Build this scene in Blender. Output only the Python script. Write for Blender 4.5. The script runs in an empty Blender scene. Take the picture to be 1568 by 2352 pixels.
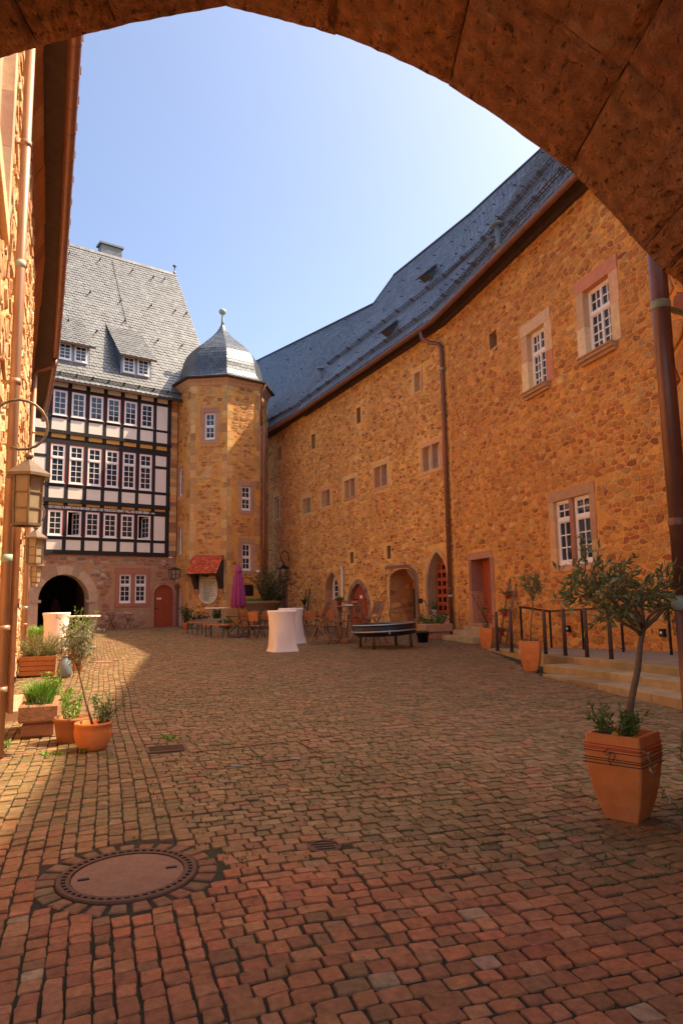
import bpy, math, random
import numpy as np
from mathutils import Vector, Matrix
rad = math.radians
scene = bpy.context.scene
COL = scene.collection

# ------------------------------------------------------------------ camera
FPX, PITCH, ROLL, EYE, SLOPE = 1590.0, math.atan(212 / 1590), 0.0176, 1.53, 0.0147
_d = Vector((0, math.cos(PITCH), math.sin(PITCH)))
_u0 = Vector((0, -math.sin(PITCH), math.cos(PITCH)))
_r0 = Vector((1, 0, 0))
CR = _r0 * math.cos(ROLL) - _u0 * math.sin(ROLL)
CU = _u0 * math.cos(ROLL) + _r0 * math.sin(ROLL)
CAM = Vector((0, 0, EYE))
cam_data = bpy.data.cameras.new('camera')
cam = bpy.data.objects.new('camera', cam_data)
COL.objects.link(cam)
cam_data.sensor_fit = 'VERTICAL'
cam_data.sensor_height = 36
cam_data.lens = FPX / 2352 * 36
cam_data.clip_start = 0.05
cam_data.clip_end = 3000
m3 = Matrix((CR, CU, -_d)).transposed()
cam.matrix_world = Matrix.Translation(CAM) @ m3.to_4x4()
scene.camera = cam

# ------------------------------------------------------------------ sky, sun, exposure
SUN_AZ, SUN_EL = rad(72), rad(52.7)          # azimuth clockwise from the view direction (+Y)
world = bpy.data.worlds.new('World')
scene.world = world
world.use_nodes = True
wn = world.node_tree
bg = wn.nodes['Background']
sky = wn.nodes.new('ShaderNodeTexSky')
sky.sky_type = 'NISHITA'
sky.sun_disc = False
sky.sun_elevation = SUN_EL
sky.sun_rotation = SUN_AZ
sky.air_density = 0.74
sky.dust_density = 3.4
sky.ozone_density = 0.35
sky.altitude = 300
wn.links.new(sky.outputs[0], bg.inputs[0])
bg.inputs[1].default_value = 0.15
sun_d = bpy.data.lights.new('sun', 'SUN')
sun_d.energy = 4.3
sun_d.angle = rad(0.6)
sun_d.color = (1.0, 0.85, 0.62)
sun = bpy.data.objects.new('sun', sun_d)
COL.objects.link(sun)
S_DIR = Vector((math.sin(SUN_AZ) * math.cos(SUN_EL), math.cos(SUN_AZ) * math.cos(SUN_EL), math.sin(SUN_EL)))
sun.rotation_euler = S_DIR.to_track_quat('Z', 'Y').to_euler()
vs = scene.view_settings
vs.view_transform = 'Standard'
vs.look = 'None'
vs.gamma = 1.0
vs.use_curve_mapping = False
vs.exposure = 1.16
scene.cycles.max_bounces = 8
scene.cycles.diffuse_bounces = 5

# ------------------------------------------------------------------ pixel helpers (photo at 1568 px width)
def ray(x, y):
    return _d + CR * ((x - 784) / FPX) + CU * ((1176 - y) / FPX)
def gz(x, y):
    return SLOPE * max(-6.0, min(y, 60.0))
def gnd(x, y, dz=0.0):
    v = ray(x, y)
    t = (dz - EYE) / (v.z - SLOPE * v.y)
    return CAM + v * t
def at_depth(x, y, Y):
    v = ray(x, y)
    return CAM + v * (Y / v.y)
def proj(p):
    w = Vector(p) - CAM
    z = w.dot(_d)
    if z < 0.05:
        return None
    return 784 + FPX * w.dot(CR) / z, 1176 - FPX * w.dot(CU) / z
def conv(ox, oy, sc):
    return lambda x, y: ((ox + x * sc) * .57413, (oy + y * sc) * .57413)
zA = conv(0, 900, .7015)        # zoomed views the measurements were read from
zB = conv(0, 1900, .4464)
zC = conv(1000, 900, .6378)
zD = conv(1000, 2100, .574)
zE = conv(1700, 1900, .6575)
zF = conv(600, 2000, .3827)
zG = conv(0, 2400, .4464)
zH = conv(1800, 700, .5938)
zI = conv(1450, 2200, .3189)
zJ = conv(1000, 2350, .3189)
zK = conv(700, 2400, .2679)

# ------------------------------------------------------------------ mesh helpers
def tagp(o, label=None, cat=None, group=None, kind=None):
    if label: o['label'] = label
    if cat: o['category'] = cat
    if group: o['group'] = group
    if kind: o['kind'] = kind
    return o
WORLD = {}                                   # things whose parts are modelled in place
def site(name, loc, label, cat, group=None):
    o = empty(name, loc, 0.0, label, cat, group)
    WORLD[o.name] = Matrix.Translation(-Vector(loc))
    return o
def empty(name, loc=(0, 0, 0), rz=0.0, label=None, cat=None, group=None):
    o = bpy.data.objects.new(name, None)
    o.empty_display_size = .1
    o.location = loc
    o.rotation_euler = (0, 0, rz)
    COL.objects.link(o)
    return tagp(o, label, cat, group)
def link(name, me, parent=None):
    o = bpy.data.objects.new(name, me)
    COL.objects.link(o)
    if parent is not None:
        o.parent = parent
        if parent.name in WORLD: o.matrix_parent_inverse = WORLD[parent.name]
    return o

class MB:
    def __init__(s):
        s.v = []; s.f = []; s.t = []; s.sm = []
    def add(s, verts, faces, tint=None, smooth=False):
        b = len(s.v)
        s.v.extend([tuple(p) for p in verts])
        for f in faces:
            s.f.append([i + b for i in f]); s.t.append(tint); s.sm.append(smooth)
        return s
    def quad(s, a, b, c, d, tint=None):
        return s.add([a, b, c, d], [(0, 1, 2, 3)], tint)
    def hexa(s, P, tint=None):
        """8 corners: bottom ring 0-3, top ring 4-7"""
        return s.add(P, [(3, 2, 1, 0), (4, 5, 6, 7), (0, 1, 5, 4), (1, 2, 6, 5), (2, 3, 7, 6), (3, 0, 4, 7)], tint)
    def box(s, x0, x1, y0, y1, z0, z1, M=None, tint=None, bevel=0.0):
        if bevel > 0:
            b = min(bevel, (x1 - x0) * .3, (y1 - y0) * .3, (z1 - z0) * .3)
            V = []
            def rg(i, z): return [(x0 + i, y0 + i, z), (x1 - i, y0 + i, z), (x1 - i, y1 - i, z), (x0 + i, y1 - i, z)]
            V = rg(b, z0) + rg(0, z0 + b) + rg(0, z1 - b) + rg(b, z1)
            F = [(3, 2, 1, 0), (12, 13, 14, 15)]
            for r in range(3):
                for k in range(4):
                    F.append((r * 4 + k, r * 4 + (k + 1) % 4, r * 4 + 4 + (k + 1) % 4, r * 4 + 4 + k))
            if M is not None: V = [M @ Vector(p) for p in V]
            return s.add(V, F, tint)
        P = [(x0, y0, z0), (x1, y0, z0), (x1, y1, z0), (x0, y1, z0), (x0, y0, z1), (x1, y0, z1), (x1, y1, z1), (x0, y1, z1)]
        if M is not None: P = [M @ Vector(p) for p in P]
        return s.hexa(P, tint)
    def bar(s, a, b, w, h=None, up=(0, 0, 1), tint=None):
        a, b = Vector(a), Vector(b)
        h = w if h is None else h
        t = (b - a).normalized()
        upv = Vector(up)
        if abs(t.dot(upv)) > .98: upv = Vector((0, 1, 0)) if abs(t.y) < .9 else Vector((1, 0, 0))
        sd = t.cross(upv).normalized() * (w / 2)
        uu = sd.cross(t).normalized() * (h / 2)
        P = [a - sd - uu, a + sd - uu, a + sd + uu, a - sd + uu]
        Q = [p + (b - a) for p in P]
        return s.add(P + Q, [(0, 1, 2, 3)[::-1], (4, 5, 6, 7), (0, 1, 5, 4), (1, 2, 6, 5), (2, 3, 7, 6), (3, 0, 4, 7)], tint)
    def tube(s, pts, r, n=8, caps=True, tint=None, smooth=True):
        pts = [Vector(p) for p in pts]
        rs = r if isinstance(r, (list, tuple)) else [r] * len(pts)
        V = []; F = []
        prev = None
        for i, p in enumerate(pts):
            t = (pts[min(i + 1, len(pts) - 1)] - pts[max(i - 1, 0)]).normalized()
            if prev is None:
                ref = Vector((0, 0, 1)) if abs(t.z) < .9 else Vector((1, 0, 0))
                sd = t.cross(ref).normalized()
            else:
                sd = (prev - t * prev.dot(t)).normalized()
            prev = sd
            up = sd.cross(t)
            for k in range(n):
                a = 2 * math.pi * k / n
                V.append(p + (sd * math.cos(a) + up * math.sin(a)) * rs[i])
        for i in range(len(pts) - 1):
            for k in range(n):
                F.append((i * n + k, i * n + (k + 1) % n, (i + 1) * n + (k + 1) % n, (i + 1) * n + k))
        if caps:
            F.append(tuple(range(n))[::-1]); F.append(tuple((len(pts) - 1) * n + k for k in range(n)))
        return s.add(V, F, tint, smooth)
    def lathe(s, prof, n=16, c=(0, 0, 0), tint=None, smooth=True, rot=0.0, cap=True, sx=1.0, sy=1.0):
        V = []; F = []
        for (r, z) in prof:
            for k in range(n):
                a = rot + 2 * math.pi * k / n
                V.append((c[0] + r * math.cos(a) * sx, c[1] + r * math.sin(a) * sy, c[2] + z))
        for i in range(len(prof) - 1):
            for k in range(n):
                F.append((i * n + k, i * n + (k + 1) % n, (i + 1) * n + (k + 1) % n, (i + 1) * n + k))
        if cap:
            F.append(tuple(range(n))[::-1]); F.append(tuple((len(prof) - 1) * n + k for k in range(n)))
        return s.add(V, F, tint, smooth)
    def prism(s, poly, off, tint=None):
        """poly: list of 3D points, extruded by vector off"""
        off = Vector(off); n = len(poly)
        P = [Vector(p) for p in poly]
        V = P + [p + off for p in P]
        F = [tuple(range(n))[::-1], tuple(range(n, 2 * n))] + [(k, (k + 1) % n, n + (k + 1) % n, n + k) for k in range(n)]
        return s.add(V, F, tint)
    def mesh(s, name, mat, tint_default=(1, 1, 1)):
        me = bpy.data.meshes.new(name)
        me.from_pydata(s.v, [], s.f)
        me.materials.append(mat)
        if any(s.sm):
            me.polygons.foreach_set('use_smooth', s.sm)
        if any(t is not None for t in s.t):
            at = me.attributes.new('tint', 'FLOAT_COLOR', 'FACE')
            arr = np.ones((len(s.f), 4), np.float32)
            for i, t in enumerate(s.t): arr[i, :3] = t if t is not None else tint_default
            at.data.foreach_set('color', arr.ravel())
        me.update()
        return me
    def build(s, name, mat, parent=None):
        return link(name, s.mesh(name, mat), parent)

# ------------------------------------------------------------------ materials
def base_mat(name, rough=.85, metal=0.0, spec=.3):
    m = bpy.data.materials.new(name)
    m.use_nodes = True
    nt = m.node_tree
    b = nt.nodes['Principled BSDF']
    b.inputs['Roughness'].default_value = rough
    b.inputs['Metallic'].default_value = metal
    b.inputs['Specular IOR Level'].default_value = spec
    return m, nt, b
def mat(name, col, rough=.85, metal=0.0, spec=.3, vary=.25, scale=6.0, bump=.0, bscale=40.0, tint=False, col2=None,
        c2scale=3.0, c2amt=.5, coords='pos', stretch=(1, 1, 1), bdist=.01, trans=0.0, sheen=0.0):
    m, nt, b = base_mat(name, rough, metal, spec)
    N, L = nt.nodes, nt.links
    if coords == 'pos':
        co = N.new('ShaderNodeNewGeometry').outputs['Position']
    else:
        co = N.new('ShaderNodeTexCoord').outputs['Object']
    if stretch != (1, 1, 1):
        mp = N.new('ShaderNodeMapping'); mp.inputs['Scale'].default_value = stretch
        L.new(co, mp.inputs['Vector']); co = mp.outputs[0]
    if tint:
        a = N.new('ShaderNodeAttribute'); a.attribute_name = 'tint'; c = a.outputs['Color']
    else:
        rgb = N.new('ShaderNodeRGB'); rgb.outputs[0].default_value = (*col, 1); c = rgb.outputs[0]
    if col2 is not None:
        n2 = N.new('ShaderNodeTexNoise'); n2.inputs['Scale'].default_value = c2scale; n2.inputs['Detail'].default_value = 6
        n2.inputs['Roughness'].default_value = .65
        L.new(co, n2.inputs['Vector'])
        r2 = N.new('ShaderNodeMapRange'); r2.inputs[1].default_value = .5 - .13; r2.inputs[2].default_value = .5 + .2
        r2.inputs[3].default_value = 0; r2.inputs[4].default_value = c2amt
        L.new(n2.outputs['Fac'], r2.inputs[0])
        mx = N.new('ShaderNodeMix'); mx.data_type = 'RGBA'
        mx.inputs[7].default_value = (*col2, 1)
        L.new(r2.outputs[0], mx.inputs[0]); L.new(c, mx.inputs[6]); c = mx.outputs[2]
    if vary > 0:
        n1 = N.new('ShaderNodeTexNoise'); n1.inputs['Scale'].default_value = scale; n1.inputs['Detail'].default_value = 8
        n1.inputs['Roughness'].default_value = .7
        L.new(co, n1.inputs['Vector'])
        r1 = N.new('ShaderNodeMapRange'); r1.inputs[1].default_value = .25; r1.inputs[2].default_value = .75
        r1.inputs[3].default_value = 1 - vary; r1.inputs[4].default_value = 1 + vary
        L.new(n1.outputs['Fac'], r1.inputs[0])
        vm = N.new('ShaderNodeVectorMath'); vm.operation = 'SCALE'
        L.new(c, vm.inputs[0]); L.new(r1.outputs[0], vm.inputs['Scale']); c = vm.outputs[0]
    L.new(c, b.inputs['Base Color'])
    if bump > 0:
        n3 = N.new('ShaderNodeTexNoise'); n3.inputs['Scale'].default_value = bscale; n3.inputs['Detail'].default_value = 7
        n3.inputs['Roughness'].default_value = .65
        L.new(co, n3.inputs['Vector'])
        bp = N.new('ShaderNodeBump'); bp.inputs['Strength'].default_value = bump; bp.inputs['Distance'].default_value = bdist
        L.new(n3.outputs['Fac'], bp.inputs['Height']); L.new(bp.outputs[0], b.inputs['Normal'])
    if trans > 0:      # thin leaf: part of the light passes through
        tr = N.new('ShaderNodeBsdfTranslucent'); L.new(c, tr.inputs['Color'])
        ms = N.new('ShaderNodeMixShader'); ms.inputs[0].default_value = trans
        L.new(b.outputs[0], ms.inputs[1]); L.new(tr.outputs[0], ms.inputs[2])
        L.new(ms.outputs[0], N['Material Output'].inputs['Surface'])
    return m
M = {}
M['stone'] = mat('rubble_stone', (.5, .3, .15), tint=True, vary=.36, scale=15, col2=(.46, .185, .055), c2scale=.5, c2amt=.42, bump=1.0, bscale=34, bdist=.03)
M['mortar'] = mat('ochre_mortar', (.84, .375, .08), vary=.25, scale=9, col2=(.50, .20, .055), c2scale=.5, c2amt=.5, bump=.8, bscale=22, bdist=.03)
M['mortar_w1'] = mat('tan_mortar', (.92, .485, .125), vary=.24, scale=9, col2=(.52, .22, .06), c2scale=.5, c2amt=.45, bump=.8, bscale=22, bdist=.03)
M['mortar_pale'] = mat('pale_mortar', (.86, .53, .24), vary=.2, scale=5, col2=(.62, .32, .12), c2scale=1.1, c2amt=.6, bump=.8, bscale=22, bdist=.03)
M['mortar_red'] = mat('brown_mortar', (.50, .26, .13), vary=.2, scale=5, bump=.7, bscale=22, bdist=.03)
M['ashlar'] = mat('dressed_sandstone', (.62, .33, .16), tint=True, vary=.2, scale=7, bump=.45, bscale=50, bdist=.008)
M['arch'] = mat('gate_sandstone', (.45, .2, .09), tint=True, vary=.55, scale=22, col2=(.09, .032, .014), c2scale=11, c2amt=.7, bump=1.0, bscale=30, bdist=.10)  # dark second colour paints in the shade of small pits
def pitted(m):
    """pits with their shade painted into the colour, and pale scars on the gate stones"""
    nt = m.node_tree; N, L = nt.nodes, nt.links
    b = N['Principled BSDF']; src = b.inputs['Base Color'].links[0].from_socket
    co = N.new('ShaderNodeNewGeometry').outputs['Position']
    mp = N.new('ShaderNodeMapping'); mp.inputs['Scale'].default_value = (1.0, .55, 1.0); L.new(co, mp.inputs['Vector'])
    v = N.new('ShaderNodeTexNoise'); v.inputs['Scale'].default_value = 26; v.inputs['Detail'].default_value = 3; L.new(mp.outputs[0], v.inputs['Vector'])
    r = N.new('ShaderNodeMapRange'); r.inputs[1].default_value = .29; r.inputs[2].default_value = .40; r.inputs[3].default_value = .35; r.inputs[4].default_value = 1.0; L.new(v.outputs['Fac'], r.inputs[0])  # darkens the pits: their shade is put into the colour
    w = N.new('ShaderNodeTexNoise'); w.inputs['Scale'].default_value = 5; w.inputs['Detail'].default_value = 6; L.new(co, w.inputs['Vector'])
    r2 = N.new('ShaderNodeMapRange'); r2.inputs[1].default_value = .60; r2.inputs[2].default_value = .70; r2.inputs[3].default_value = 0; r2.inputs[4].default_value = .55; L.new(w.outputs['Fac'], r2.inputs[0])
    mx = N.new('ShaderNodeMix'); mx.data_type = 'RGBA'; mx.inputs[7].default_value = (.62, .34, .17, 1); L.new(r2.outputs[0], mx.inputs[0]); L.new(src, mx.inputs[6])
    sc = N.new('ShaderNodeVectorMath'); sc.operation = 'SCALE'; L.new(mx.outputs[2], sc.inputs[0]); L.new(r.outputs[0], sc.inputs['Scale']); L.new(sc.outputs[0], b.inputs['Base Color'])
    bp = N.new('ShaderNodeBump'); bp.inputs['Strength'].default_value = 1.0; bp.inputs['Distance'].default_value = .04
    L.new(r.outputs[0], bp.inputs['Height'])
    old = b.inputs['Normal'].links[0].from_socket; L.new(old, bp.inputs['Normal']); L.new(bp.outputs[0], b.inputs['Normal'])
pitted(M['arch'])
M['slate'] = mat('roof_slate', (.12, .14, .17), tint=True, rough=.36, spec=.6, vary=.2, scale=6, bump=.2, bscale=60, bdist=.004)
M['slate_bed'] = mat('roof_bed', (.06, .065, .075), rough=.9, vary=.1)
M['paving'] = mat('paving_stone', (.3, .16, .1), tint=True, rough=.8, spec=.35, vary=.42, scale=22, col2=(.15, .125, .035), c2scale=.55, c2amt=.45, bump=.8, bscale=38, bdist=.012)
M['joint'] = mat('joint_grit', (.065, .042, .026), rough=.95, vary=.5, scale=60, col2=(.06, .08, .02), c2scale=1.2, c2amt=.5, bump=1.0, bscale=120, bdist=.012)
M['timber'] = mat('black_timber', (.028, .02, .018), rough=.75, vary=.35, scale=12, stretch=(1, 1, 1), bump=.4, bscale=30)
M['plaster'] = mat('pale_plaster', (.92, .76, .60), rough=.9, vary=.04, scale=3, bump=.15, bscale=60, bdist=.004)
M['ochre_board'] = mat('ochre_board', (.72, .34, .06), rough=.7, vary=.2, scale=10)
M['red_line'] = mat('red_paint', (.50, .07, .05), rough=.6, vary=.1)
M['white'] = mat('white_paint', (.93, .83, .74), rough=.5, vary=.05, scale=8)
M['glass'] = mat('window_glass', (.03, .033, .04), rough=.04, spec=.6, vary=0)
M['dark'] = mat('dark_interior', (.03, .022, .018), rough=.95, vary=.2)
M['copper'] = mat('brown_copper', (.26, .11, .065), rough=.42, metal=.35, spec=.5, vary=.22, scale=5, col2=(.17, .075, .05), c2scale=2, c2amt=.5)
M['copper_pale'] = mat('worn_copper', (.40, .22, .125), rough=.45, metal=.25, spec=.5, vary=.15, scale=4, stretch=(1, 1, .3))
M['verdigris'] = mat('verdigris', (.35, .42, .32), rough=.6, vary=.3, scale=20)
M['soffit'] = mat('soffit_board', (.075, .04, .028), rough=.85, vary=.3, scale=6, bump=.3, bscale=30)
M['iron'] = mat('dark_iron', (.035, .028, .025), rough=.5, metal=.4, vary=.3, scale=20)
M['snow'] = mat('snow_guard_iron', (.10, .085, .08), rough=.6, metal=.3, vary=.3, scale=20)
M['rust'] = mat('rusty_iron', (.16, .075, .04), rough=.7, metal=.3, vary=.3, scale=30)
M['steel'] = mat('brown_steel', (.10, .06, .045), rough=.5, metal=.2, vary=.12, scale=8)
M['red_door'] = mat('red_wood', (.42, .085, .03), rough=.55, vary=.22, scale=8, stretch=(3, 3, .5), bump=.25, bscale=30)
M['brown_door'] = mat('brown_wood', (.30, .14, .07), rough=.6, vary=.25, scale=8, stretch=(3, 3, .5), bump=.3, bscale=30)
M['orange_wood'] = mat('orange_wood', (.46, .15, .04), rough=.45, vary=.2, scale=8, stretch=(1, 1, 1), bump=.1, bscale=40)
M['old_wood'] = mat('weathered_wood', (.30, .16, .09), rough=.75, vary=.3, scale=9, bump=.35, bscale=40)
M['terracotta'] = mat('terracotta', (.70, .20, .04), rough=.75, vary=.16, scale=7, col2=(.72, .32, .14), c2scale=4, c2amt=.35, bump=.2, bscale=50, coords='obj')
M['terracotta_dark'] = mat('brown_pot', (.40, .145, .05), rough=.75, vary=.16, scale=7, bump=.2, bscale=50, coords='obj')
M['red_tile'] = mat('red_roof_tile', (.52, .085, .035), tint=True, rough=.75, vary=.2, scale=12, bump=.2, bscale=60)
M['cloth'] = mat('white_stretch_cloth', (.95, .80, .69), rough=.85, vary=.03, scale=3, coords='obj')
M['purple'] = mat('purple_canvas', (.30, .045, .16), rough=.85, vary=.1, scale=8, coords='obj')
M['concrete'] = mat('step_sandstone', (.52, .37, .19), rough=.85, tint=True, vary=.22, scale=4, col2=(.24, .17, .08), c2scale=2.5, c2amt=.5, bump=.3, bscale=70, bdist=.005)
M['cover'] = mat('cover_concrete', (.27, .125, .07), rough=.85, vary=.18, scale=9, bump=.4, bscale=150, bdist=.003, col2=(.36, .20, .12), c2scale=30, c2amt=.5)
M['soil'] = mat('soil', (.07, .04, .025), rough=1, vary=.4, scale=30, bump=1, bscale=60, bdist=.02)
M['bark'] = mat('bark', (.22, .13, .07), rough=.9, vary=.35, scale=20, bump=.6, bscale=50, coords='obj')
def leaf(name, c, tr=.25): return mat(name, c, rough=.5, spec=.35, vary=.35, scale=30, tint=True, trans=tr, coords='obj')
M['leaf'] = leaf('leaf', (.06, .10, .03))
M['grey_lead'] = mat('lead_grey', (.2, .22, .22), rough=.5, metal=.3, vary=.2)
M['black_plastic'] = mat('black_plastic', (.02, .02, .02), rough=.4, vary=.05)
M['cream'] = mat('cream_board', (.80, .66, .45), rough=.6, vary=.04)
M['ink'] = mat('dark_ink', (.05, .04, .04), rough=.7, vary=0)
M['red_ink'] = mat('red_ink', (.55, .06, .03), rough=.7, vary=0)
M['white_ink'] = mat('white_ink', (.80, .72, .62), rough=.7, vary=0)
M['green_steel'] = mat('green_steel', (.02, .06, .045), rough=.45, vary=.1)
M['frosted'] = mat('lantern_glass', (.62, .48, .30), rough=.35, spec=.4, vary=.12, scale=12, trans=.5)
M['zinc'] = mat('zinc', (.50, .48, .45), rough=.35, metal=.6, vary=.1)
M['red_plastic'] = mat('red_plastic', (.45, .04, .03), rough=.4, vary=.05)
M['plaster_red'] = mat('red_window_stone', (.46, .17, .10), rough=.85, vary=.12, scale=6, bump=.25, bscale=50, bdist=.005)

# ------------------------------------------------------------------ wall planes
class Wall:
    """vertical plane; u runs along it, out points into the courtyard"""
    def __init__(s, p, q, side=(-4, 22)):
        s.p = Vector((p[0], p[1], 0)); e = Vector((q[0] - p[0], q[1] - p[1], 0)); s.L = e.length; s.e = e.normalized()
        s.n = Vector((s.e.y, -s.e.x, 0))
        if (Vector((side[0], side[1], 0)) - s.p).dot(s.n) < 0: s.n = -s.n
    def at(s, x, y, out=0.0):
        v = ray(x, y); p = s.p + s.n * out
        t = (p - CAM).dot(s.n) / v.dot(s.n)
        P = CAM + v * t
        return (P - s.p).dot(s.e), P.z
    def pt(s, u, z, o=0.0):
        return s.p + s.e * u + s.n * o + Vector((0, 0, z))
    def base(s, u):
        P = s.p + s.e * u
        return gz(P.x, P.y)
def wbox(mb, W, u0, u1, z0, z1, o0, o1, tint=None):
    P = [W.pt(u, z, o) for z in (z0, z1) for (u, o) in ((u0, o0), (u1, o0), (u1, o1), (u0, o1))]
    return mb.hexa(P, tint)
def wpoly(mb, W, pts, o0, o1, tint=None):
    return mb.prism([W.pt(u, z, o0) for u, z in pts], W.n * (o1 - o0), tint)

def poly_px(pts3):
    q = []
    for p in pts3:
        w = proj(p)
        if w is None: return 0.0
        q.append(w)
    a = 0
    for i in range(len(q)):
        x0, y0 = q[i]; x1, y1 = q[(i + 1) % len(q)]
        a += x0 * y1 - x1 * y0
    cx = sum(p[0] for p in q) / len(q); cy = sum(p[1] for p in q) / len(q)
    if cx < -30 or cx > 1600 or cy < -30 or cy > 2380: return 0.0
    return abs(a) / 2
def pieces(name, stuff_name, parent, items, material, n=300, exclude=None):
    """items: (verts, faces, tint, size). The n that show largest become objects of their own."""
    order = sorted(range(len(items)), key=lambda i: -items[i][3])
    rest = MB()
    for k, i in enumerate(order):
        v, f, t, a = items[i]
        if k < n and a > 0:
            mb = MB(); mb.add(v, f, t); mb.build(name, material, parent)
        else:
            rest.add(v, f, t)
    if rest.v:
        o = rest.build(stuff_name, material, parent); o['kind'] = 'stuff'

# rubble layout: irregular cells from seeds in wavering courses
def clip(poly, a, b, c):
    """keep a*x+b*y<=c"""
    out = []
    n = len(poly)
    for i in range(n):
        x0, y0 = poly[i]; x1, y1 = poly[(i + 1) % n]
        d0 = a * x0 + b * y0 - c; d1 = a * x1 + b * y1 - c
        if d0 <= 0: out.append((x0, y0))
        if (d0 < 0 < d1) or (d1 < 0 < d0):
            t = d0 / (d0 - d1); out.append((x0 + (x1 - x0) * t, y0 + (y1 - y0) * t))
    return out
def rubble_cells(u0, u1, z0, z1, w, h, rng, drop=.12):
    k = w / h
    rows = []
    z = z0 - h
    while z < z1 + h:
        hh = h * rng.uniform(.75, 1.35)
        r = []
        u = u0 - w + rng.uniform(0, w)
        while u < u1 + w:
            if rng.random() > drop:
                r.append((u, (z + hh * rng.uniform(-.20, .20)) * k))
            u += w * (rng.uniform(.28, .7) if rng.random() < .35 else rng.uniform(.8, 1.9))
        rows.append(r); z += hh
    cells = []
    for i, r in enumerate(rows):
        near = [p for j in range(max(0, i - 2), min(len(rows), i + 3)) for p in rows[j]]
        near.sort()
        xs = [p[0] for p in near]
        import bisect
        for (x, y) in r:
            a = bisect.bisect_left(xs, x - 2.6 * w); b = bisect.bisect_right(xs, x + 2.6 * w)
            poly = [(x - 1.5 * w, y - 1.5 * w), (x + 1.5 * w, y - 1.5 * w), (x + 1.5 * w, y + 1.5 * w), (x - 1.5 * w, y + 1.5 * w)]
            for q in near[a:b]:
                dx, dy = q[0] - x, q[1] - y
                if dx == 0 and dy == 0: continue
                if abs(dy) > 2.6 * w: continue
                poly = clip(poly, dx, dy, dx * (x + q[0]) / 2 + dy * (y + q[1]) / 2)
                if len(poly) < 3: break
            if len(poly) >= 3:
                cells.append([(px, py / k) for px, py in poly])
    return cells
def stone_item(W, poly, gap, proud, rng, tint):
    cx = sum(p[0] for p in poly) / len(poly); cz = sum(p[1] for p in poly) / len(poly)
    P = []
    for (u, z) in poly:
        du, dz = u - cx, z - cz
        L = math.hypot(du, dz) + 1e-6
        s = max(.35, 1 - gap / L) * rng.uniform(.84, 1.08)
        P.append((du * s, dz * s))
    # broken, irregular edges
    Q = []
    n = len(P)
    for i in range(n):
        b, c = P[i], P[(i + 1) % n]
        k = rng.uniform(.88, 1.02)
        Q.append((b[0] * k, b[1] * k))
        f = rng.uniform(.35, .65); m = rng.uniform(.90, 1.10)
        if math.hypot(c[0] - b[0], c[1] - b[1]) > .03:
            Q.append(((b[0] * (1 - f) + c[0] * f) * m, (b[1] * (1 - f) + c[1] * f) * m))
    tu, tz = rng.uniform(-.06, .06), rng.uniform(-.06, .06)
    n = len(Q)
    V = [W.pt(cx + u, cz + z, -.012) for u, z in Q]
    V += [W.pt(cx + u * .97, cz + z * .97, max(.002, proud * .7 + u * tu + z * tz + rng.uniform(-.003, .003))) for u, z in Q]
    V += [W.pt(cx + u * .86, cz + z * .86, max(.004, proud + u * tu + z * tz)) for u, z in Q]
    F = [(k, (k + 1) % n, n + (k + 1) % n, n + k) for k in range(n)] + [(n + k, n + (k + 1) % n, 2 * n + (k + 1) % n, 2 * n + k) for k in range(n)] + [tuple(range(2 * n, 3 * n))]
    # orient outward
    a = (V[1] - V[0]).cross(V[n] - V[0])
    if (V[2 * n + 1] - V[2 * n]).cross(V[2 * n + 2] - V[2 * n]).dot(W.n) < 0:
        F = [f[::-1] for f in F]
    return (V, F, tint, poly_px([W.pt(cx + u, cz + z, 0) for u, z in Q]))
def in_rects(poly, rects):
    us = [p[0] for p in poly]; zs = [p[1] for p in poly]
    a, b, c, d = min(us), max(us), min(zs), max(zs)
    for r in rects:
        if b > r[0] and a < r[1] and d > r[2] and c < r[3]:
            ar = (min(b, r[1]) - max(a, r[0])) * (min(d, r[3]) - max(c, r[2]))
            if ar > .06 * (b - a) * (d - c): return True
    return False
def pick(rng, table, j=.18):
    r = rng.random() * sum(t[0] for t in table)
    for wgt, c in table:
        r -= wgt
        if r <= 0: break
    k = rng.uniform(1 - j, 1 + j)
    return tuple(min(.9, max(.01, ch * k * rng.uniform(1 - j / 3, 1 + j / 3))) for ch in c)
ST_OCHRE = [(40, (.72, .335, .085)), (30, (.66, .285, .07)), (24, (.58, .23, .06)), (10, (.47, .165, .052)), (3, (.32, .12, .048)), (9, (.60, .33, .12)), (6, (.55, .16, .06)), (7, (.80, .45, .15))]
ST_W1 = [(40, (.80, .405, .115)), (30, (.74, .345, .095)), (20, (.64, .29, .085)), (10, (.52, .20, .065)), (4, (.36, .14, .055)), (12, (.66, .40, .17)), (6, (.58, .20, .075)), (9, (.86, .53, .20))]
ST_PALE = [(40, (.80, .47, .22)), (20, (.70, .37, .16)), (10, (.55, .26, .12)), (10, (.82, .58, .34))]
ST_TOWER = [(32, (.76, .40, .14)), (24, (.66, .32, .11)), (20, (.54, .23, .085)), (14, (.40, .165, .07)), (8, (.62, .40, .19))]
ST_BASE = [(30, (.50, .29, .18)), (20, (.46, .19, .12)), (14, (.36, .15, .10)), (16, (.52, .34, .23)), (6, (.30, .19, .15))]
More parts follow.
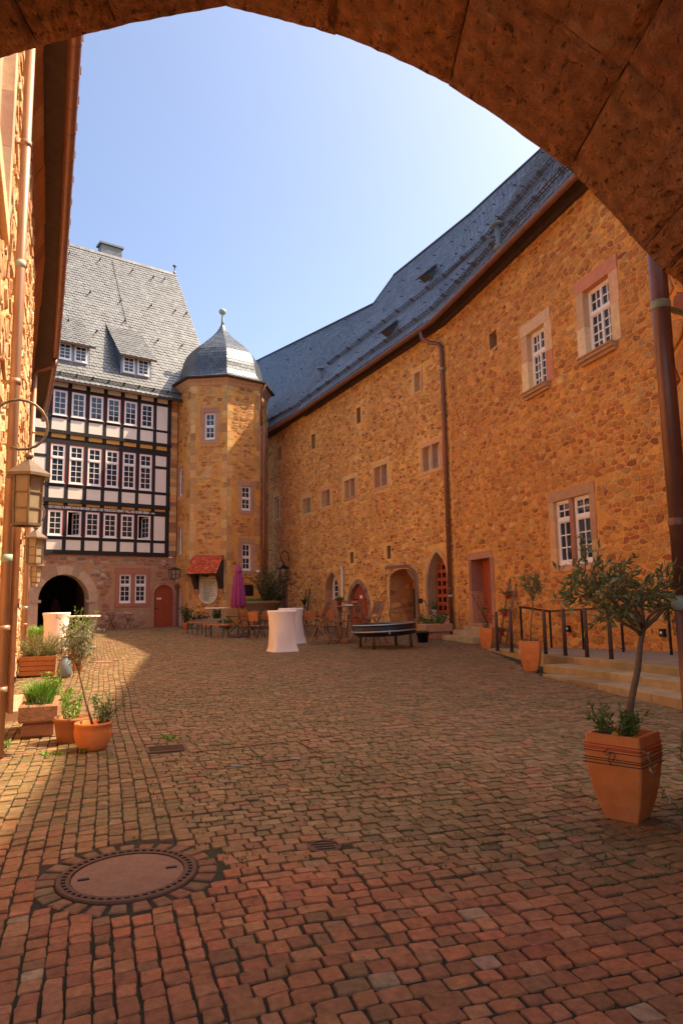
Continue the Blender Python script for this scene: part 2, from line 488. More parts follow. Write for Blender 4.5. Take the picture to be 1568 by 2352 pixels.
def wall_sheet(W, u0, u1, zbot, ztop, holes, material, parent, name='wall', o=0.0, step=1.0):
    """mortar face with real openings; ztop(u) is the eaves height. holes = (u0,u1,z0,z1)"""
    us = sorted(set([u0, u1] + [min(max(x, u0), u1) for h in holes for x in h[:2]] + [u0 + (u1 - u0) * k / max(1, int((u1 - u0) / step)) for k in range(int((u1 - u0) / step) + 1)]))
    zs = sorted(set([zbot] + [x for h in holes for x in h[2:4]]))
    mb = MB()
    for i in range(len(us) - 1):
        a, b = us[i], us[i + 1]
        if b - a < 1e-4: continue
        zz = zs + [None]
        for j in range(len(zz) - 1):
            c = zz[j]; d = zz[j + 1]
            if d is not None and d - c < 1e-4: continue
            mu = (a + b) / 2; mz = (c + (d if d is not None else c + .1)) / 2
            if any(h[0] - 1e-5 < mu < h[1] + 1e-5 and h[2] - 1e-5 < mz < h[3] + 1e-5 for h in holes): continue
            if d is None:
                mb.quad(W.pt(a, c, o), W.pt(b, c, o), W.pt(b, ztop(b), o), W.pt(a, ztop(a), o))
            else:
                mb.quad(W.pt(a, c, o), W.pt(b, c, o), W.pt(b, d, o), W.pt(a, d, o))
    return mb.build(name, material, parent)
def rubble(W, u0, u1, z0, ztop, rects, parent, rng, w=.30, h=.15, gap=.022, proud=(.008, .03), table=ST_OCHRE, n=300, bare=.06, far=None):
    cells = rubble_cells(u0, u1, z0, max(ztop(u0), ztop(u1)), w, h, rng)
    items = []
    for c in cells:
        cu = sum(p[0] for p in c) / len(c); cz = sum(p[1] for p in c) / len(c)
        if cu < u0 or cu > u1 or cz < z0 or cz > ztop(cu) - .04 or rng.random() < bare: continue
        c = [(min(max(u, u0 + .003), u1 - .003), min(z, ztop(cu))) for u, z in c]
        if in_rects(c, rects): continue
        items.append(stone_item(W, c, gap * rng.uniform(.7, 1.6), rng.uniform(*proud), rng, pick(rng, table)))
    pieces('stone', 'stonework', parent, items, M['stone'], n)

# arched openings: points of a pointed or round arch (u from -w/2..w/2)
def arch_pts(uc, w, z0, zs, zt, pointed=True, n=8):
    """outline: from (left,z0) up and over to (right,z0)"""
    L = [(uc - w / 2, z0)]
    hh = zt - zs
    if pointed:
        # circle segments through spring and apex, centre on the spring line
        r = (w * w / 4 + hh * hh) / w
        cx = uc - w / 2 + r
        a1 = math.asin(min(1, hh / r))
        for k in range(n + 1):
            a = a1 * k / n
            L.append((cx - r * math.cos(a), zs + r * math.sin(a)))
        Rr = [(2 * uc - u, z) for (u, z) in L[1:-1]][::-1]
    else:
        for k in range(n + 1):
            a = math.pi / 2 * k / n
            L.append((uc - w / 2 * math.cos(a), zs + hh * math.sin(a)))
        Rr = [(2 * uc - u, z) for (u, z) in L[1:-1]][::-1]
    return L + Rr + [(uc + w / 2, z0)]
def arch_frame(W, inner, outer, o0, o1, parent, material, rng, table, name='arch_stone', split=1):
    """ring of stones between two outlines with the same number of points"""
    n = len(inner)
    for k in range(0, n - 1, split):
        mb = MB()
        t = pick(rng, table)
        k2 = min(k + split, n - 1)
        fo = o1 + rng.uniform(-.006, .006)
        for j in range(k, k2):
            a, b, c, d = inner[j], inner[j + 1], outer[j + 1], outer[j]
            P = [W.pt(*a, o0), W.pt(*b, o0), W.pt(*c, o0), W.pt(*d, o0), W.pt(*a, fo), W.pt(*b, fo), W.pt(*c, fo), W.pt(*d, fo)]
            mb.hexa(P, t)
        mb.build(name, material, parent)
def spandrel(W, outer, rect, o, parent, material):
    """fill between an arch outline and the rectangle hole cut round it"""
    u0, u1, z0, z1 = rect
    mb = MB()
    mid = len(outer) // 2
    left = outer[:mid + 1]; right = outer[mid:]
    for seq, uu in ((left, u0), (right, u1)):
        for j in range(len(seq) - 1):
            a, b = seq[j], seq[j + 1]
            mb.quad(W.pt(uu, a[1], o), W.pt(*a, o), W.pt(*b, o), W.pt(uu, b[1], o))
    top = outer[mid]
    if z1 > top[1] + 1e-3:
        mb.quad(W.pt(u0, top[1], o), W.pt(u1, top[1], o), W.pt(u1, z1, o), W.pt(u0, z1, o))
    return mb.build('wall_infill', material, parent)

# window: frame with glazing bars, panes as sub-parts
_pane_cache = {}
def window(W, u0, u1, z0, z1, o, parent, cols=2, rows=4, transom=None, fr=.055, bar=.026, depth=.06, label=None, leaves=1, sill=True, red=False, mats='white', rows_top=2, cut=None):
    """o = plane of the glass; transom = height of a cross bar (rows_top rows above, rows below)"""
    mb = MB()
    mt = M[mats]
    d0, d1 = o - depth / 2, o + depth / 2
    wbox(mb, W, u0, u0 + fr, z0, z1, d0, d1); wbox(mb, W, u1 - fr, u1, z0, z1, d0, d1)
    wbox(mb, W, u0 + fr, u1 - fr, z0, z0 + fr * 1.15, d0, d1 + .002); wbox(mb, W, u0 + fr, u1 - fr, z1 - fr, z1, d0, d1 + .002)
    if sill: wbox(mb, W, u0 - .03, u1 + .03, z0 - .035, z0 - .001, d0 + .01, d1 + .05)
    secs = [(z0 + fr * 1.15, z1 - fr, rows)]
    if transom:
        wbox(mb, W, u0 + fr, u1 - fr, transom - .045, transom + .045, d0, d1 + .02)
        secs = [(z0 + fr * 1.15, transom - .045, rows), (transom + .045, z1 - fr, rows_top)]
    bounds = []
    lw = (u1 - u0 - 2 * fr) / leaves
    for l in range(leaves):
        bounds.append((u0 + fr + l * lw, u0 + fr + (l + 1) * lw))
        if l: wbox(mb, W, u0 + fr + l * lw - .035, u0 + fr + l * lw + .035, z0 + fr * 1.15, z1 - fr, d0 + .004, d1 + .012)
    cells = []
    for (a, b) in bounds:
        for (c, d, r) in secs:
            st = .03
            a2, b2, c2, d2 = a + st, b - st, c + st, d - st
            # sash frame
            wbox(mb, W, a + .002, a2, c + .001, d - .001, d0 + .012, d1 - .006); wbox(mb, W, b2, b - .002, c + .001, d - .001, d0 + .012, d1 - .006)
            wbox(mb, W, a2, b2, c + .002, c2, d0 + .013, d1 - .007); wbox(mb, W, a2, b2, d2, d - .002, d0 + .013, d1 - .007)
            for k in range(1, cols):
                x = a2 + (b2 - a2) * k / cols
                wbox(mb, W, x - bar / 2, x + bar / 2, c2, d2, d0 + .015, d1 - .012)
            for k in range(1, r):
                z = c2 + (d2 - c2) * k / r
                wbox(mb, W, a2, b2, z - bar / 2, z + bar / 2, d0 + .016, d1 - .014)
            for i in range(cols):
                for j in range(r):
                    cells.append((a2 + (b2 - a2) * i / cols, a2 + (b2 - a2) * (i + 1) / cols, c2 + (d2 - c2) * j / r, c2 + (d2 - c2) * (j + 1) / r))
    wo = mb.build('window', mt, parent)
    if label: wo['label'] = label
    for (a, b, c, d) in cells:
        key = (round(b - a, 3), round(d - c, 3), id(W))
        me = _pane_cache.get(key)
        if me is None:
            pm = MB()
            h = W.pt(0, 0, 0)
            P = [W.pt(u, z, oo) - h for z in (0, d - c) for (u, oo) in ((0, -.003), (b - a, -.003), (b - a, .003), (0, .003))]
            pm.hexa(P)
            me = pm.mesh('pane', M['glass']); _pane_cache[key] = me
        po = link('pane', me, wo)
        t = random.Random(hash((a, c)))
        po.location = W.pt(a, c, o - .008)
    return wo
def surround(W, u0, u1, z0, z1, parent, rng, jw=.16, lh=.2, sh=.12, proud=.03, depth=.28, table=None, split=True, sill_proud=None, jambs=2):
    """dressed stone frame round an opening: lintel, sill, jamb blocks reaching back into the wall"""
    table = table or [(3, (.72, .43, .18)), (2, (.66, .36, .16)), (1, (.60, .29, .14))]
    wbx = lambda a, b, c, d, o1: wbox(MB(), W, a, b, c, d, -depth, o1, pick(rng, table)).build('dressed_stone', M['ashlar'], parent)
    wbx(u0 - jw - rng.uniform(0, .06), u1 + jw + rng.uniform(0, .06), z1, z1 + lh, proud)
    wbx(u0 - jw * .8, u1 + jw * .8, z0 - sh, z0, (proud if sill_proud is None else sill_proud) + .004)
    for (a, b, s) in ((u0 - jw, u0, -1), (u1, u1 + jw, 1)):
        n = jambs
        zz = z0
        for k in range(n):
            z2 = z0 + (z1 - z0) * (k + 1) / n + (rng.uniform(-.08, .08) if k < n - 1 else 0)
            ex = rng.uniform(0, .07)
            wbx(a - (ex if s < 0 else 0), b + (ex if s > 0 else 0), zz + .002, z2 - .002, proud - rng.uniform(0, .012))
            zz = z2
# ================================================================== SETTING
b15 = rad(15.5)
W1 = Wall((-4.7, 42.1), (3.9, 24.0))
W2 = Wall((3.9, 24.0), (3.9 + 20.5 * math.sin(b15), 24.0 - 20.5 * math.cos(b15)))
a53 = rad(53)
FR = Vector((-9.0, 36.9)); FL = FR - 11 * Vector((math.sin(a53), math.cos(a53)))
WF = Wall(FL, FR)
SHL = Vector((-.20 * .921, -.20 * .389))
_l0 = Vector((-3.27 + 3.0 * .389, 6.83 - 3.0 * .921)) + SHL; _l1 = Vector((-3.27 - 8.65 * .389, 6.83 + 8.65 * .921)) + SHL; _l2 = _l1 + Vector((-5.5, 11.6))
WL = Wall(_l0, _l1)
WL2 = Wall(_l1, _l2)
def prect(W, cv, x0, y0, x1, y1, o=0.0):
    a = W.at(*cv(x0, (y0 + y1) / 2), o)[0]; b = W.at(*cv(x1, (y0 + y1) / 2), o)[0]
    t = W.at(*cv((x0 + x1) / 2, y0), o)[1]; d = W.at(*cv((x0 + x1) / 2, y1), o)[1]
    return min(a, b), max(a, b), min(t, d), max(t, d)

# ---------------------------------------------------------------- ground
mb = MB()
xs = [-150, -60, -20, -10, -5, 0, 5, 10, 20, 60, 150]; ys = [-60, -6, 0, 5, 10, 20, 30, 45, 60, 120, 300]
V = [(x, y, gz(x, y) - .010) for y in ys for x in xs]
F = [(j * 11 + i, j * 11 + i + 1, j * 11 + i + 12, j * 11 + i + 11) for j in range(10) for i in range(10)]
mb.add(V, F)
ground = mb.build('courtyard_ground', M['joint'])
tagp(ground, 'brown stone paved courtyard floor rising gently towards the far houses', 'ground', kind='structure')

MH = gnd(295, 2007)            # manhole, drains: places the paving leaves free
MH2 = gnd(237, 1519)
VALVE = gnd(745, 1943)
GRATE = gnd(383, 1719)
PAVAX = rad(19.0)
ea = Vector((-math.sin(PAVAX), math.cos(PAVAX))); eb = Vector((math.cos(PAVAX), math.sin(PAVAX)))
def wdist(W, x, y): return (Vector((x, y, 0)) - W.p).dot(W.n)
STEP_IN = None
def pave():
    rng = random.Random(11)
    near = []; rest = MB()
    pitch = .097
    # courses run away from the gate beside the left house, and across the yard elsewhere
    def P(ss, vv):
        wob = .030 * math.sin(ss * .42 + vv * .3) + .018 * math.sin(ss * 1.1 + 1.7 * vv)
        ss2 = ss + .035 * math.sin(vv * .9 + ss * .2) + .02 * math.sin(vv * 2.3)
        return ea * ss2 + eb * (vv + wob)
    spots = []
    vcur = -17.0
    while vcur < .40:
        wd = pitch * rng.uniform(.86, 1.14); s = .6 + rng.uniform(0, .15)
        while s < 46:
            L = rng.uniform(.072, .125) if rng.random() > .1 else rng.uniform(.125, .155)
            spots.append((s, s + L, vcur, vcur + wd)); s += L
        vcur += wd
    v_edge = vcur; s = .5
    while s < 46:
        wd = pitch * rng.uniform(.86, 1.14); v = v_edge
        while v < 22:
            L = rng.uniform(.085, .14) if rng.random() > .12 else rng.uniform(.14, .17)
            spots.append((s, s + wd, v, v + L)); v += L
        s += wd
    for (s0, s, v0, vcur) in spots:
        if True:
            L = s - s0; wd = vcur - v0
            sc, vc = (s0 + s) / 2, (v0 + vcur) / 2
            c = P(sc, vc)
            if c.y < .7 or c.y > 41: continue
            if wdist(WL2 if c.y > 14.8 else WL, *c) < .03 or wdist(W1, *c) < .05 or wdist(W2, *c) < .05 or wdist(WF, *c) < .05: continue
            pc = proj((c.x, c.y, gz(*c)))
            if pc is None or pc[0] < -330 or pc[0] > 1900: continue
            if (c - MH.xy).length < .525 or (c - VALVE.xy).length < .115: continue
            if (c - MH2.xy).length < .40: continue
            if in_ramp(c.x, c.y): continue
            g = c - GRATE.xy
            if abs(g.dot(eb)) < .21 and abs(g.dot(ea)) < .17: continue
            far = c.y > 10
            gap = rng.uniform(.0025, .006)
            cs = [P(s - L + gap, v0 + gap), P(s - L + gap, vcur - gap), P(s - gap, vcur - gap), P(s - gap, v0 + gap)]
            j = .006
            cs = [q + Vector((rng.uniform(-j, j), rng.uniform(-j, j))) for q in cs]
            hz = rng.uniform(-.006, .006); ta, tb = rng.uniform(-.03, .03), rng.uniform(-.03, .03)
            def Z(q): return gz(*q) + hz + (q - c).dot(ea) * ta + (q - c).dot(eb) * tb
            # colour: redder sandstone by the gate, greyer brown beyond
            n = math.sin(c.x * 1.7 + 2) * .5 + math.sin(c.y * .9 + c.x * .6) * .5
            red = max(0, min(1, (4.7 + .5 * n + .35 * c.x * (-1 if c.x < 0 else .3) - c.y) / 1.3))
            r = rng.random()
            A = pick(rng, [(30, (.28, .148, .062)), (20, (.25, .14, .056)), (14, (.32, .18, .08)), (9, (.21, .112, .046)), (5, (.31, .125, .056)), (5, (.20, .13, .05))])
            B = pick(rng, [(30, (.50, .15, .055)), (20, (.42, .125, .048)), (14, (.54, .185, .075)), (6, (.34, .13, .052)), (1, (.54, .28, .14))])
            t = tuple(A[k] * (1 - red) + B[k] * red for k in range(3))
            if far:
                V = [(q.x, q.y, Z(q) - .03) for q in cs] + [(q.x + (c.x - q.x) * .07, q.y + (c.y - q.y) * .07, Z(q)) for q in cs]
                F = [(4, 7, 6, 5)] + [(k, 4 + k, 4 + (k + 1) % 4, (k + 1) % 4) for k in range(4)]
                rest.add(V, F, t)
            else:
                # eight-cornered top with a worn shoulder
                ring = []
                for k in range(4):
                    a, b2, d = cs[k - 1], cs[k], cs[(k + 1) % 4]
                    e1, e2 = rng.uniform(.03, .14), rng.uniform(.03, .14)
                    ring.append(b2 + (a - b2) * e1); ring.append(b2 + (d - b2) * e2)
                V = [(q.x, q.y, Z(q) - .03) for q in ring]
                V += [(q.x + (c.x - q.x) * .03, q.y + (c.y - q.y) * .03, Z(q) - .0035) for q in ring]
                V += [(q.x + (c.x - q.x) * .08, q.y + (c.y - q.y) * .08, Z(q) + rng.uniform(-.002, .002)) for q in ring]
                F = [(k, 8 + k, 8 + (k + 1) % 8, (k + 1) % 8) for k in range(8)] + [(8 + k, 16 + k, 16 + (k + 1) % 8, 8 + (k + 1) % 8) for k in range(8)] + [tuple(range(23, 15, -1))]
                sz = poly_px([(q.x, q.y, gz(*q)) for q in cs])
                near.append((V, F, t, sz))
    near += wedge_ring(rng)
    pieces('paving_stone', 'paving_stones', ground, near, M['paving'], 300)
    o = rest.build('far_paving_stones', M['paving'], ground); o['kind'] = 'stuff'
def wedge_ring(rng):
    """paving cut as wedges round the manhole"""
    out = []
    n = 25
    for k in range(n):
        a0, a1 = 2 * math.pi * k / n + .03, 2 * math.pi * (k + 1) / n - .03
        r0, r1 = .385, rng.uniform(.475, .505)
        cs = [Vector((MH.x + r * math.cos(a), MH.y + r * math.sin(a))) for r, a in ((r0, a0), (r1, a0), (r1, a1), (r0, a1))]
        c = sum(cs, Vector((0, 0))) / 4
        hz = rng.uniform(-.006, .004)
        t = pick(rng, [(30, (.30, .11, .052)), (20, (.25, .10, .046)), (14, (.27, .13, .058))])
        V = [(q.x, q.y, gz(*q) + hz - .03) for q in cs] + [(q.x + (c.x - q.x) * .04, q.y + (c.y - q.y) * .04, gz(*q) + hz - .006) for q in cs] + [(q.x + (c.x - q.x) * .2, q.y + (c.y - q.y) * .2, gz(*q) + hz) for q in cs]
        F = [(k2, (k2 + 1) % 4, 4 + (k2 + 1) % 4, 4 + k2) for k2 in range(4)] + [(4 + k2, 4 + (k2 + 1) % 4, 8 + (k2 + 1) % 4, 8 + k2) for k2 in range(4)] + [(8, 9, 10, 11)]
        out.append((V, F, t, poly_px([(q.x, q.y, gz(*q)) for q in cs])))
    return out
# ramp outline (used by the paving too): front edges of the three steps
RAMP = []
def in_ramp(x, y):
    return RAMP and point_in(RAMP, x, y)
def point_in(poly, x, y):
    c = False; n = len(poly)
    for i in range(n):
        x0, y0 = poly[i]; x1, y1 = poly[(i + 1) % n]
        if (y0 > y) != (y1 > y) and x < (x1 - x0) * (y - y0) / (y1 - y0) + x0: c = not c
    return c

# ---------------------------------------------------------------- slates
def slates(parent, A, B, C, D, rows, cols, rng, tints, n=150, lift=.026, gapf=.025, wave=0.0):
    """A,B along the eaves, C above B, D above A; D-A runs up the slope"""
    A, B, C, D = map(Vector, (A, B, C, D))
    def S(s, t): return (A * (1 - s) + B * s) * (1 - t) + (D * (1 - s) + C * s) * t
    nm = (B - A).cross(D - A).normalized()
    if nm.z < 0: nm = -nm
    mb = MB()
    k = 8
    for i in range(k):
        for j in range(k):
            mb.quad(S(i / k, j / k) - nm * .02, S((i + 1) / k, j / k) - nm * .02, S((i + 1) / k, (j + 1) / k) - nm * .02, S(i / k, (j + 1) / k) - nm * .02)
    bed = mb.build('roof_slope', M['slate_bed'], parent)
    items = []
    for r in range(rows):
        t0, t1 = r / rows, min(1, (r + 1.25) / rows)
        off = .5 if r % 2 else 0
        for c in range(-1, cols + 1):
            s0, s1 = max(0, (c + off + gapf) / cols), min(1, (c + 1 + off - gapf) / cols)
            if s1 - s0 < .2 / cols: continue
            dt = rng.uniform(-.06, .06) / rows
            l = lift * rng.uniform(.7, 1.4)
            sm = (s1 - s0) * .22
            tm = (t1 - t0) * .18
            P = [S(s0, t0 + tm + dt), S(s0 + sm, max(0, t0 + dt)), S(s1 - sm, max(0, t0 + dt)), S(s1, t0 + tm + dt), S(s1, t1), S(s0, t1)]
            V = [p + nm * l for p in P[:4]] + [p - nm * .006 for p in P[4:]] + [p + nm * (l - .012) for p in P[:4]]
            F = [(0, 1, 2, 3, 4, 5), (6, 7, 1, 0), (7, 8, 2, 1), (8, 9, 3, 2)]
            items.append((V, F, pick(rng, tints, .07), poly_px(P)))
    pieces('slate', 'slates', bed, items, M['slate'], n)
    return bed
SL_DARK = [(30, (.235, .285, .35)), (20, (.26, .31, .375)), (10, (.205, .25, .31)), (4, (.30, .35, .40))]
SL_LIGHT = [(30, (.20, .188, .17)), (20, (.21, .197, .178)), (12, (.188, .176, .16)), (4, (.24, .225, .205))]
def snow_guard(parent, a, b, nrm, h=.22, rods=4, n=None, mt='snow'):
    """one lattice section between a and b standing along nrm"""
    a, b = Vector(a), Vector(b); nrm = Vector(nrm)
    mb = MB()
    for k in range(rods):
        q = nrm * (h * (k + .4) / rods)
        mb.bar(a + q, b + q, .026)
    L = (b - a).length
    m = n or max(3, int(L / .16))
    for k in range(m):
        p = a.lerp(b, (k + .5) / m)
        mb.bar(p, p + nrm * h, .020)
    for p in (a, b):
        mb.bar(p, p + nrm * (h + .03), .036)
    return mb.build('snow_guard', M[mt], parent)
def roof_hook(parent, p, up, out, s=1.0):
    mb = MB(); p = Vector(p)
    mb.tube([p, p + out * .06 * s, p + out * .10 * s - up * .08 * s, p + out * .14 * s - up * .02 * s], .016 * s, 5)
    return mb.build('roof_hook', M['iron'], parent)

# ================================================================== RIGHT BUILDING
RB = site('stone_house', W2.pt(6, 0, -4), 'long ochre rubble stone house with dark slate roof along right side', 'house')
rngR = random.Random(5)
def gut_z():
    return W1.at(988, 733, .6)[1], W2.at(1317, 402, .6)[1]
gzA, gzB = gut_z()
EAVE_Z = (gzA + gzB) / 2
W1_TOP = lambda u: EAVE_Z + .28
W1_open = {
    'slit_a': prect(W1, zC, 178, 1395, 200, 1480), 'slit_b': prect(W1, zC, 385, 1312, 408, 1405), 'slit_c': prect(W1, zC, 668, 1145, 692, 1245),
    'slit_d': prect(W1, zC, 1032, 925, 1068, 1045), 'tall': prect(W1, zC, 155, 1705, 182, 1855),
    'pair_a': prect(W1, zC, 330, 1715, 380, 1810), 'pair_b': prect(W1, zC, 450, 1665, 503, 1765), 'pair_c': prect(W1, zC, 595, 1595, 660, 1708),
    'pair_d': prect(W1, zC, 783, 1510, 862, 1640), 'pair_e': prect(W1, zC, 1085, 1378, 1192, 1535),
    'slit_e': prect(W1, zD, 697, 190, 720, 265), 'slit_f': prect(W1, zD, 954, 145, 980, 235)}
def adoor(cv, xl, xr, yt, yb, ym):
    u0 = W1.at(*cv(xl, ym))[0]; u1 = W1.at(*cv(xr, ym))[0]
    zt = W1.at(*cv((xl + xr) / 2, yt))[1]; zb = W1.at(*cv((xl + xr) / 2, yb))[1]
    return u0, u1, zb, zt
D_far = adoor(zD, 197, 258, 318, 585, 480)
D_niche = adoor(zD, 530, 618, 330, 690, 560)
D_red = adoor(zD, 690, 826, 408, 724, 600)
D_alc = adoor(zD, 972, 1172, 305, 690, 560)
D_port = adoor(zD, 1240, 1385, 185, 628, 480)
arch_rects = []
for d in (D_far, D_niche, D_red, D_alc, D_port):
    arch_rects.append((d[0] - .02, d[1] + .02, d[2] - 1.2, d[3] + .02))
holes1 = list(W1_open.values()) + arch_rects
wall1 = wall_sheet(W1, 0, W1.L, -.4, W1_TOP, holes1, M['mortar_w1'], RB)
skip1 = []
for k, r in W1_open.items():
    g = .2 if 'pair' in k or k in ('tall', 'slit_a', 'slit_d') else .06
    skip1.append((r[0] - g * .9, r[1] + g * .9, r[2] - g * .6, r[3] + g * 1.1))
for d, m in ((D_far, .2), (D_niche, .2), (D_red, .24), (D_alc, .04), (D_port, .2)):
    skip1.append((d[0] - m, d[1] + m, d[2] - 1.2, d[3] - (d[3] - d[2]) * .28))
    w = d[1] - d[0]
    skip1.append((d[0] + w * .12 - m, d[1] - w * .12 + m, d[2], d[3] - (d[3] - d[2]) * .1))
    skip1.append((d[0] + w * .3 - m, d[1] - w * .3 + m, d[2], d[3] + m))
rubble(W1, 0, W1.L, -.1, W1_TOP, skip1, wall1, rngR, w=.21, h=.11, n=300, gap=.014, bare=.05, table=ST_W1)
# wall 2
W2_TOP = lambda u: EAVE_Z + .28
W2w = {'up_a': (5.33, 6.27, 7.34, 8.98), 'up_b': (7.99, 8.98, 7.40, 9.08), 'low': (6.24, 7.78, 2.45, 4.18)}
W2w['up_a'] = prect(W2, zH, 522, 1030, 645, 1440)
W2w['up_b'] = prect(W2, zH, 903, 715, 1085, 1190)
W2w['low'] = prect(W2, zE, 792, 135, 1012, 545)
W2w['slit'] = prect(W2, zH, 262, 1055, 312, 1165)
d2l = W2.at(*zE(290, 800))[0]; d2r = W2.at(*zE(408, 800))[0]
DR2 = (d2l, d2r, W2.at(*zE(350, 905))[1], W2.at(*zE(350, 508))[1])
holes2 = list(W2w.values()) + [DR2]
wall2 = wall_sheet(W2, 0, W2.L, -.4, W2_TOP, holes2, M['mortar'], RB)
skip2 = [(r[0] - .24, r[1] + .24, r[2] - .2, r[3] + .3) for k, r in W2w.items() if k != 'slit'] + [W2w['slit']] + [(DR2[0] - .2, DR2[1] + .2, DR2[2] - .2, DR2[3] + .26)]
rubble(W2, 0, 14.0, -.1, W2_TOP, skip2, wall2, rngR, w=.205, h=.11, n=300, proud=(.005, .02), gap=.013, bare=.05)

# --- windows of the right building
def mullion_pair(W, r, parent, rng, glass=True):
    u0, u1, z0, z1 = r
    surround(W, u0, u1, z0, z1, parent, rng, jw=.14, lh=.18, sh=.12, jambs=1, depth=.4)
    um = (u0 + u1) / 2
    wbox(MB(), W, um - .06, um + .06, z0 + .001, z1 - .001, -.3, .015, pick(rng, [(1, (.50, .30, .17))])).build('mullion', M['ashlar'], parent)
    for a, b in ((u0, um - .061), (um + .061, u1)):
        window(W, a + .002, b - .002, z0 + .004, z1 - .004, -.27, parent, cols=1, rows=2, fr=.04, sill=False)
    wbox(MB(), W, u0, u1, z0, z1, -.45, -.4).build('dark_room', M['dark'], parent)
for k in ('pair_a', 'pair_b', 'pair_c', 'pair_d', 'pair_e'): mullion_pair(W1, W1_open[k], RB, rngR)
def slit(W, r, parent, rng, framed=False, glass=False):
    u0, u1, z0, z1 = r
    if framed:
        surround(W, u0, u1, z0, z1, parent, rng, jw=.13, lh=.14, sh=.1, jambs=1, depth=.4)
    else:
        mb = MB()
        for (a, b, c, d) in ((u0 - .05, u0, z0 - .05, z1 + .05), (u1, u1 + .05, z0 - .05, z1 + .05)):
            wbox(mb, W, a, b, c, d, -.4, -.004, (.40, .22, .11))
        wbox(mb, W, u0, u1, z1, z1 + .05, -.4, -.005, (.44, .24, .12)); wbox(mb, W, u0, u1, z0 - .05, z0, -.4, -.005, (.46, .26, .13))
        mb.build('slit_reveal', M['ashlar'], parent)
    if glass: window(W, u0 + .003, u1 - .003, z0 + .003, z1 - .003, -.26, parent, cols=1, rows=2, fr=.04, sill=False)
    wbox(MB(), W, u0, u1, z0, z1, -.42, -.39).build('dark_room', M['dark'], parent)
for k, fr, gl in (('slit_a', 1, 1), ('slit_b', 0, 0), ('slit_c', 0, 0), ('slit_d', 1, 1), ('slit_e', 0, 0), ('slit_f', 0, 0)):
    slit(W1, W1_open[k], RB, rngR, fr, gl)
slit(W2, W2w['slit'], RB, rngR)
r = W1_open['tall']
surround(W1, *r, RB, rngR, jw=.16, lh=.16, sh=.12, jambs=2, depth=.3)
window(W1, r[0] + .003, r[1] - .003, r[2] + .04, r[3] - .003, -.14, RB, cols=1, rows=4)
for k, label in (('up_a', None), ('up_b', None)):
    r = W2w[k]
    surround(W2, *r, RB, rngR, jw=.27, lh=.34, sh=.001, jambs=2, depth=.32,
             table=[(4, (.78, .49, .25)), (2, (.74, .43, .22)), (1, (.58, .22, .11)), (2, (.80, .54, .29))])
    sm = MB()
    for (c, d, o) in ((.20, .12, .10), (.119, .04, .17), (.039, .001, .21)):
        wbox(sm, W2, r[0] - .12 - .25 * o, r[1] + .12 + .25 * o, r[2] - c, r[2] - d, -.2, o, (.50, .28, .14))
    sm.build('window_sill', M['ashlar'], RB)
    window(W2, r[0] + .003, r[1] - .003, r[2] + .006, r[3] - .003, -.17, RB, cols=2, rows=4, transom=r[2] + (r[3] - r[2]) * .63, fr=.07, leaves=2, bar=.03, sill=False)
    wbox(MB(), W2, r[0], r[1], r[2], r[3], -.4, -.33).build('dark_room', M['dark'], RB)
r = W2w['low']
surround(W2, *r, RB, rngR, jw=.2, lh=.26, sh=.16, jambs=3, depth=.32, table=[(3, (.66, .37, .17)), (2, (.60, .32, .15))])
um = r[0] + (r[1] - r[0]) * .47
wbox(MB(), W2, um - .08, um + .08, r[2] + .001, r[3] - .001, -.3, -.01, (.42, .18, .10)).build('mullion', M['ashlar'], RB)
for a, b in ((r[0], um - .081), (um + .081, r[1])):
    window(W2, a + .003, b - .003, r[2] + .045, r[3] - .003, -.10, RB, cols=2, rows=3, transom=r[2] + (r[3] - r[2]) * .70, fr=.06, bar=.03)
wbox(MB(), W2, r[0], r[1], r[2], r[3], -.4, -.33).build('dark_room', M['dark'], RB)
# --- door in wall 2
u0, u1, z0, z1 = DR2
surround(W2, u0, u1, z0, z1, RB, rngR, jw=.17, lh=.22, sh=.06, jambs=2, depth=.45, table=[(3, (.50, .24, .13)), (2, (.46, .18, .11))])
db = MB(); wbox(db, W2, u0, u1, z0, z1, -.46, -.40)
door = db.build('door', M['red_door'], RB); door['label'] = 'red wooden door with chevron boards'
um = (u0 + u1) / 2
for k in range(11):
    zz = z0 - .25 + k * .25
    for s, e in ((u0 + .06, um - .005), (um + .005, u1 - .06)):
        pl = MB()
        q = [(s, zz + (0 if s < um else .0)), (e, zz), (e, zz), (s, zz)]
        lo = lambda u: zz + abs(u - um) * .9
        pts = [(s, min(max(lo(s), z0 + .05), z1 - .08)), (e, min(max(lo(e), z0 + .05), z1 - .08)), (e, min(max(lo(e) + .235, z0 + .05), z1 - .08)), (s, min(max(lo(s) + .235, z0 + .05), z1 - .08))]
        if max(p[1] for p in pts) - min(p[1] for p in pts) < .05 or pts[3][1] - pts[0][1] + pts[2][1] - pts[1][1] < .06: continue
        wpoly(pl, W2, pts, -.40, -.38); pl.build('plank', M['red_door'], door)
hm = MB(); wbox(hm, W2, u1 - .16, u1 - .11, z0 + 1.0, z0 + 1.16, -.379, -.36); hm.tube([W2.pt(u1 - .135, z0 + 1.08, -.37), W2.pt(u1 - .135, z0 + 1.08, -.31), W2.pt(u1 - .25, z0 + 1.08, -.31)], .012, 6)
hm.build('handle', M['iron'], door)
# steps before the door
for k, (ex, hh) in enumerate(((.95, .16), (.60, .32), (.25, .46))):
    gb = W2.base(um) - .02
    sb = MB(); wbox(sb, W2, u0 - .42 + .1 * k, u1 + .5, gb if k == 0 else gb + (.16, .32, .46)[k - 1], gb + hh + (.02 if k < 2 else .0), .05 + .002 * k, ex, (.55, .38, .19))
    sb.build('door_step', M['concrete'], RB)

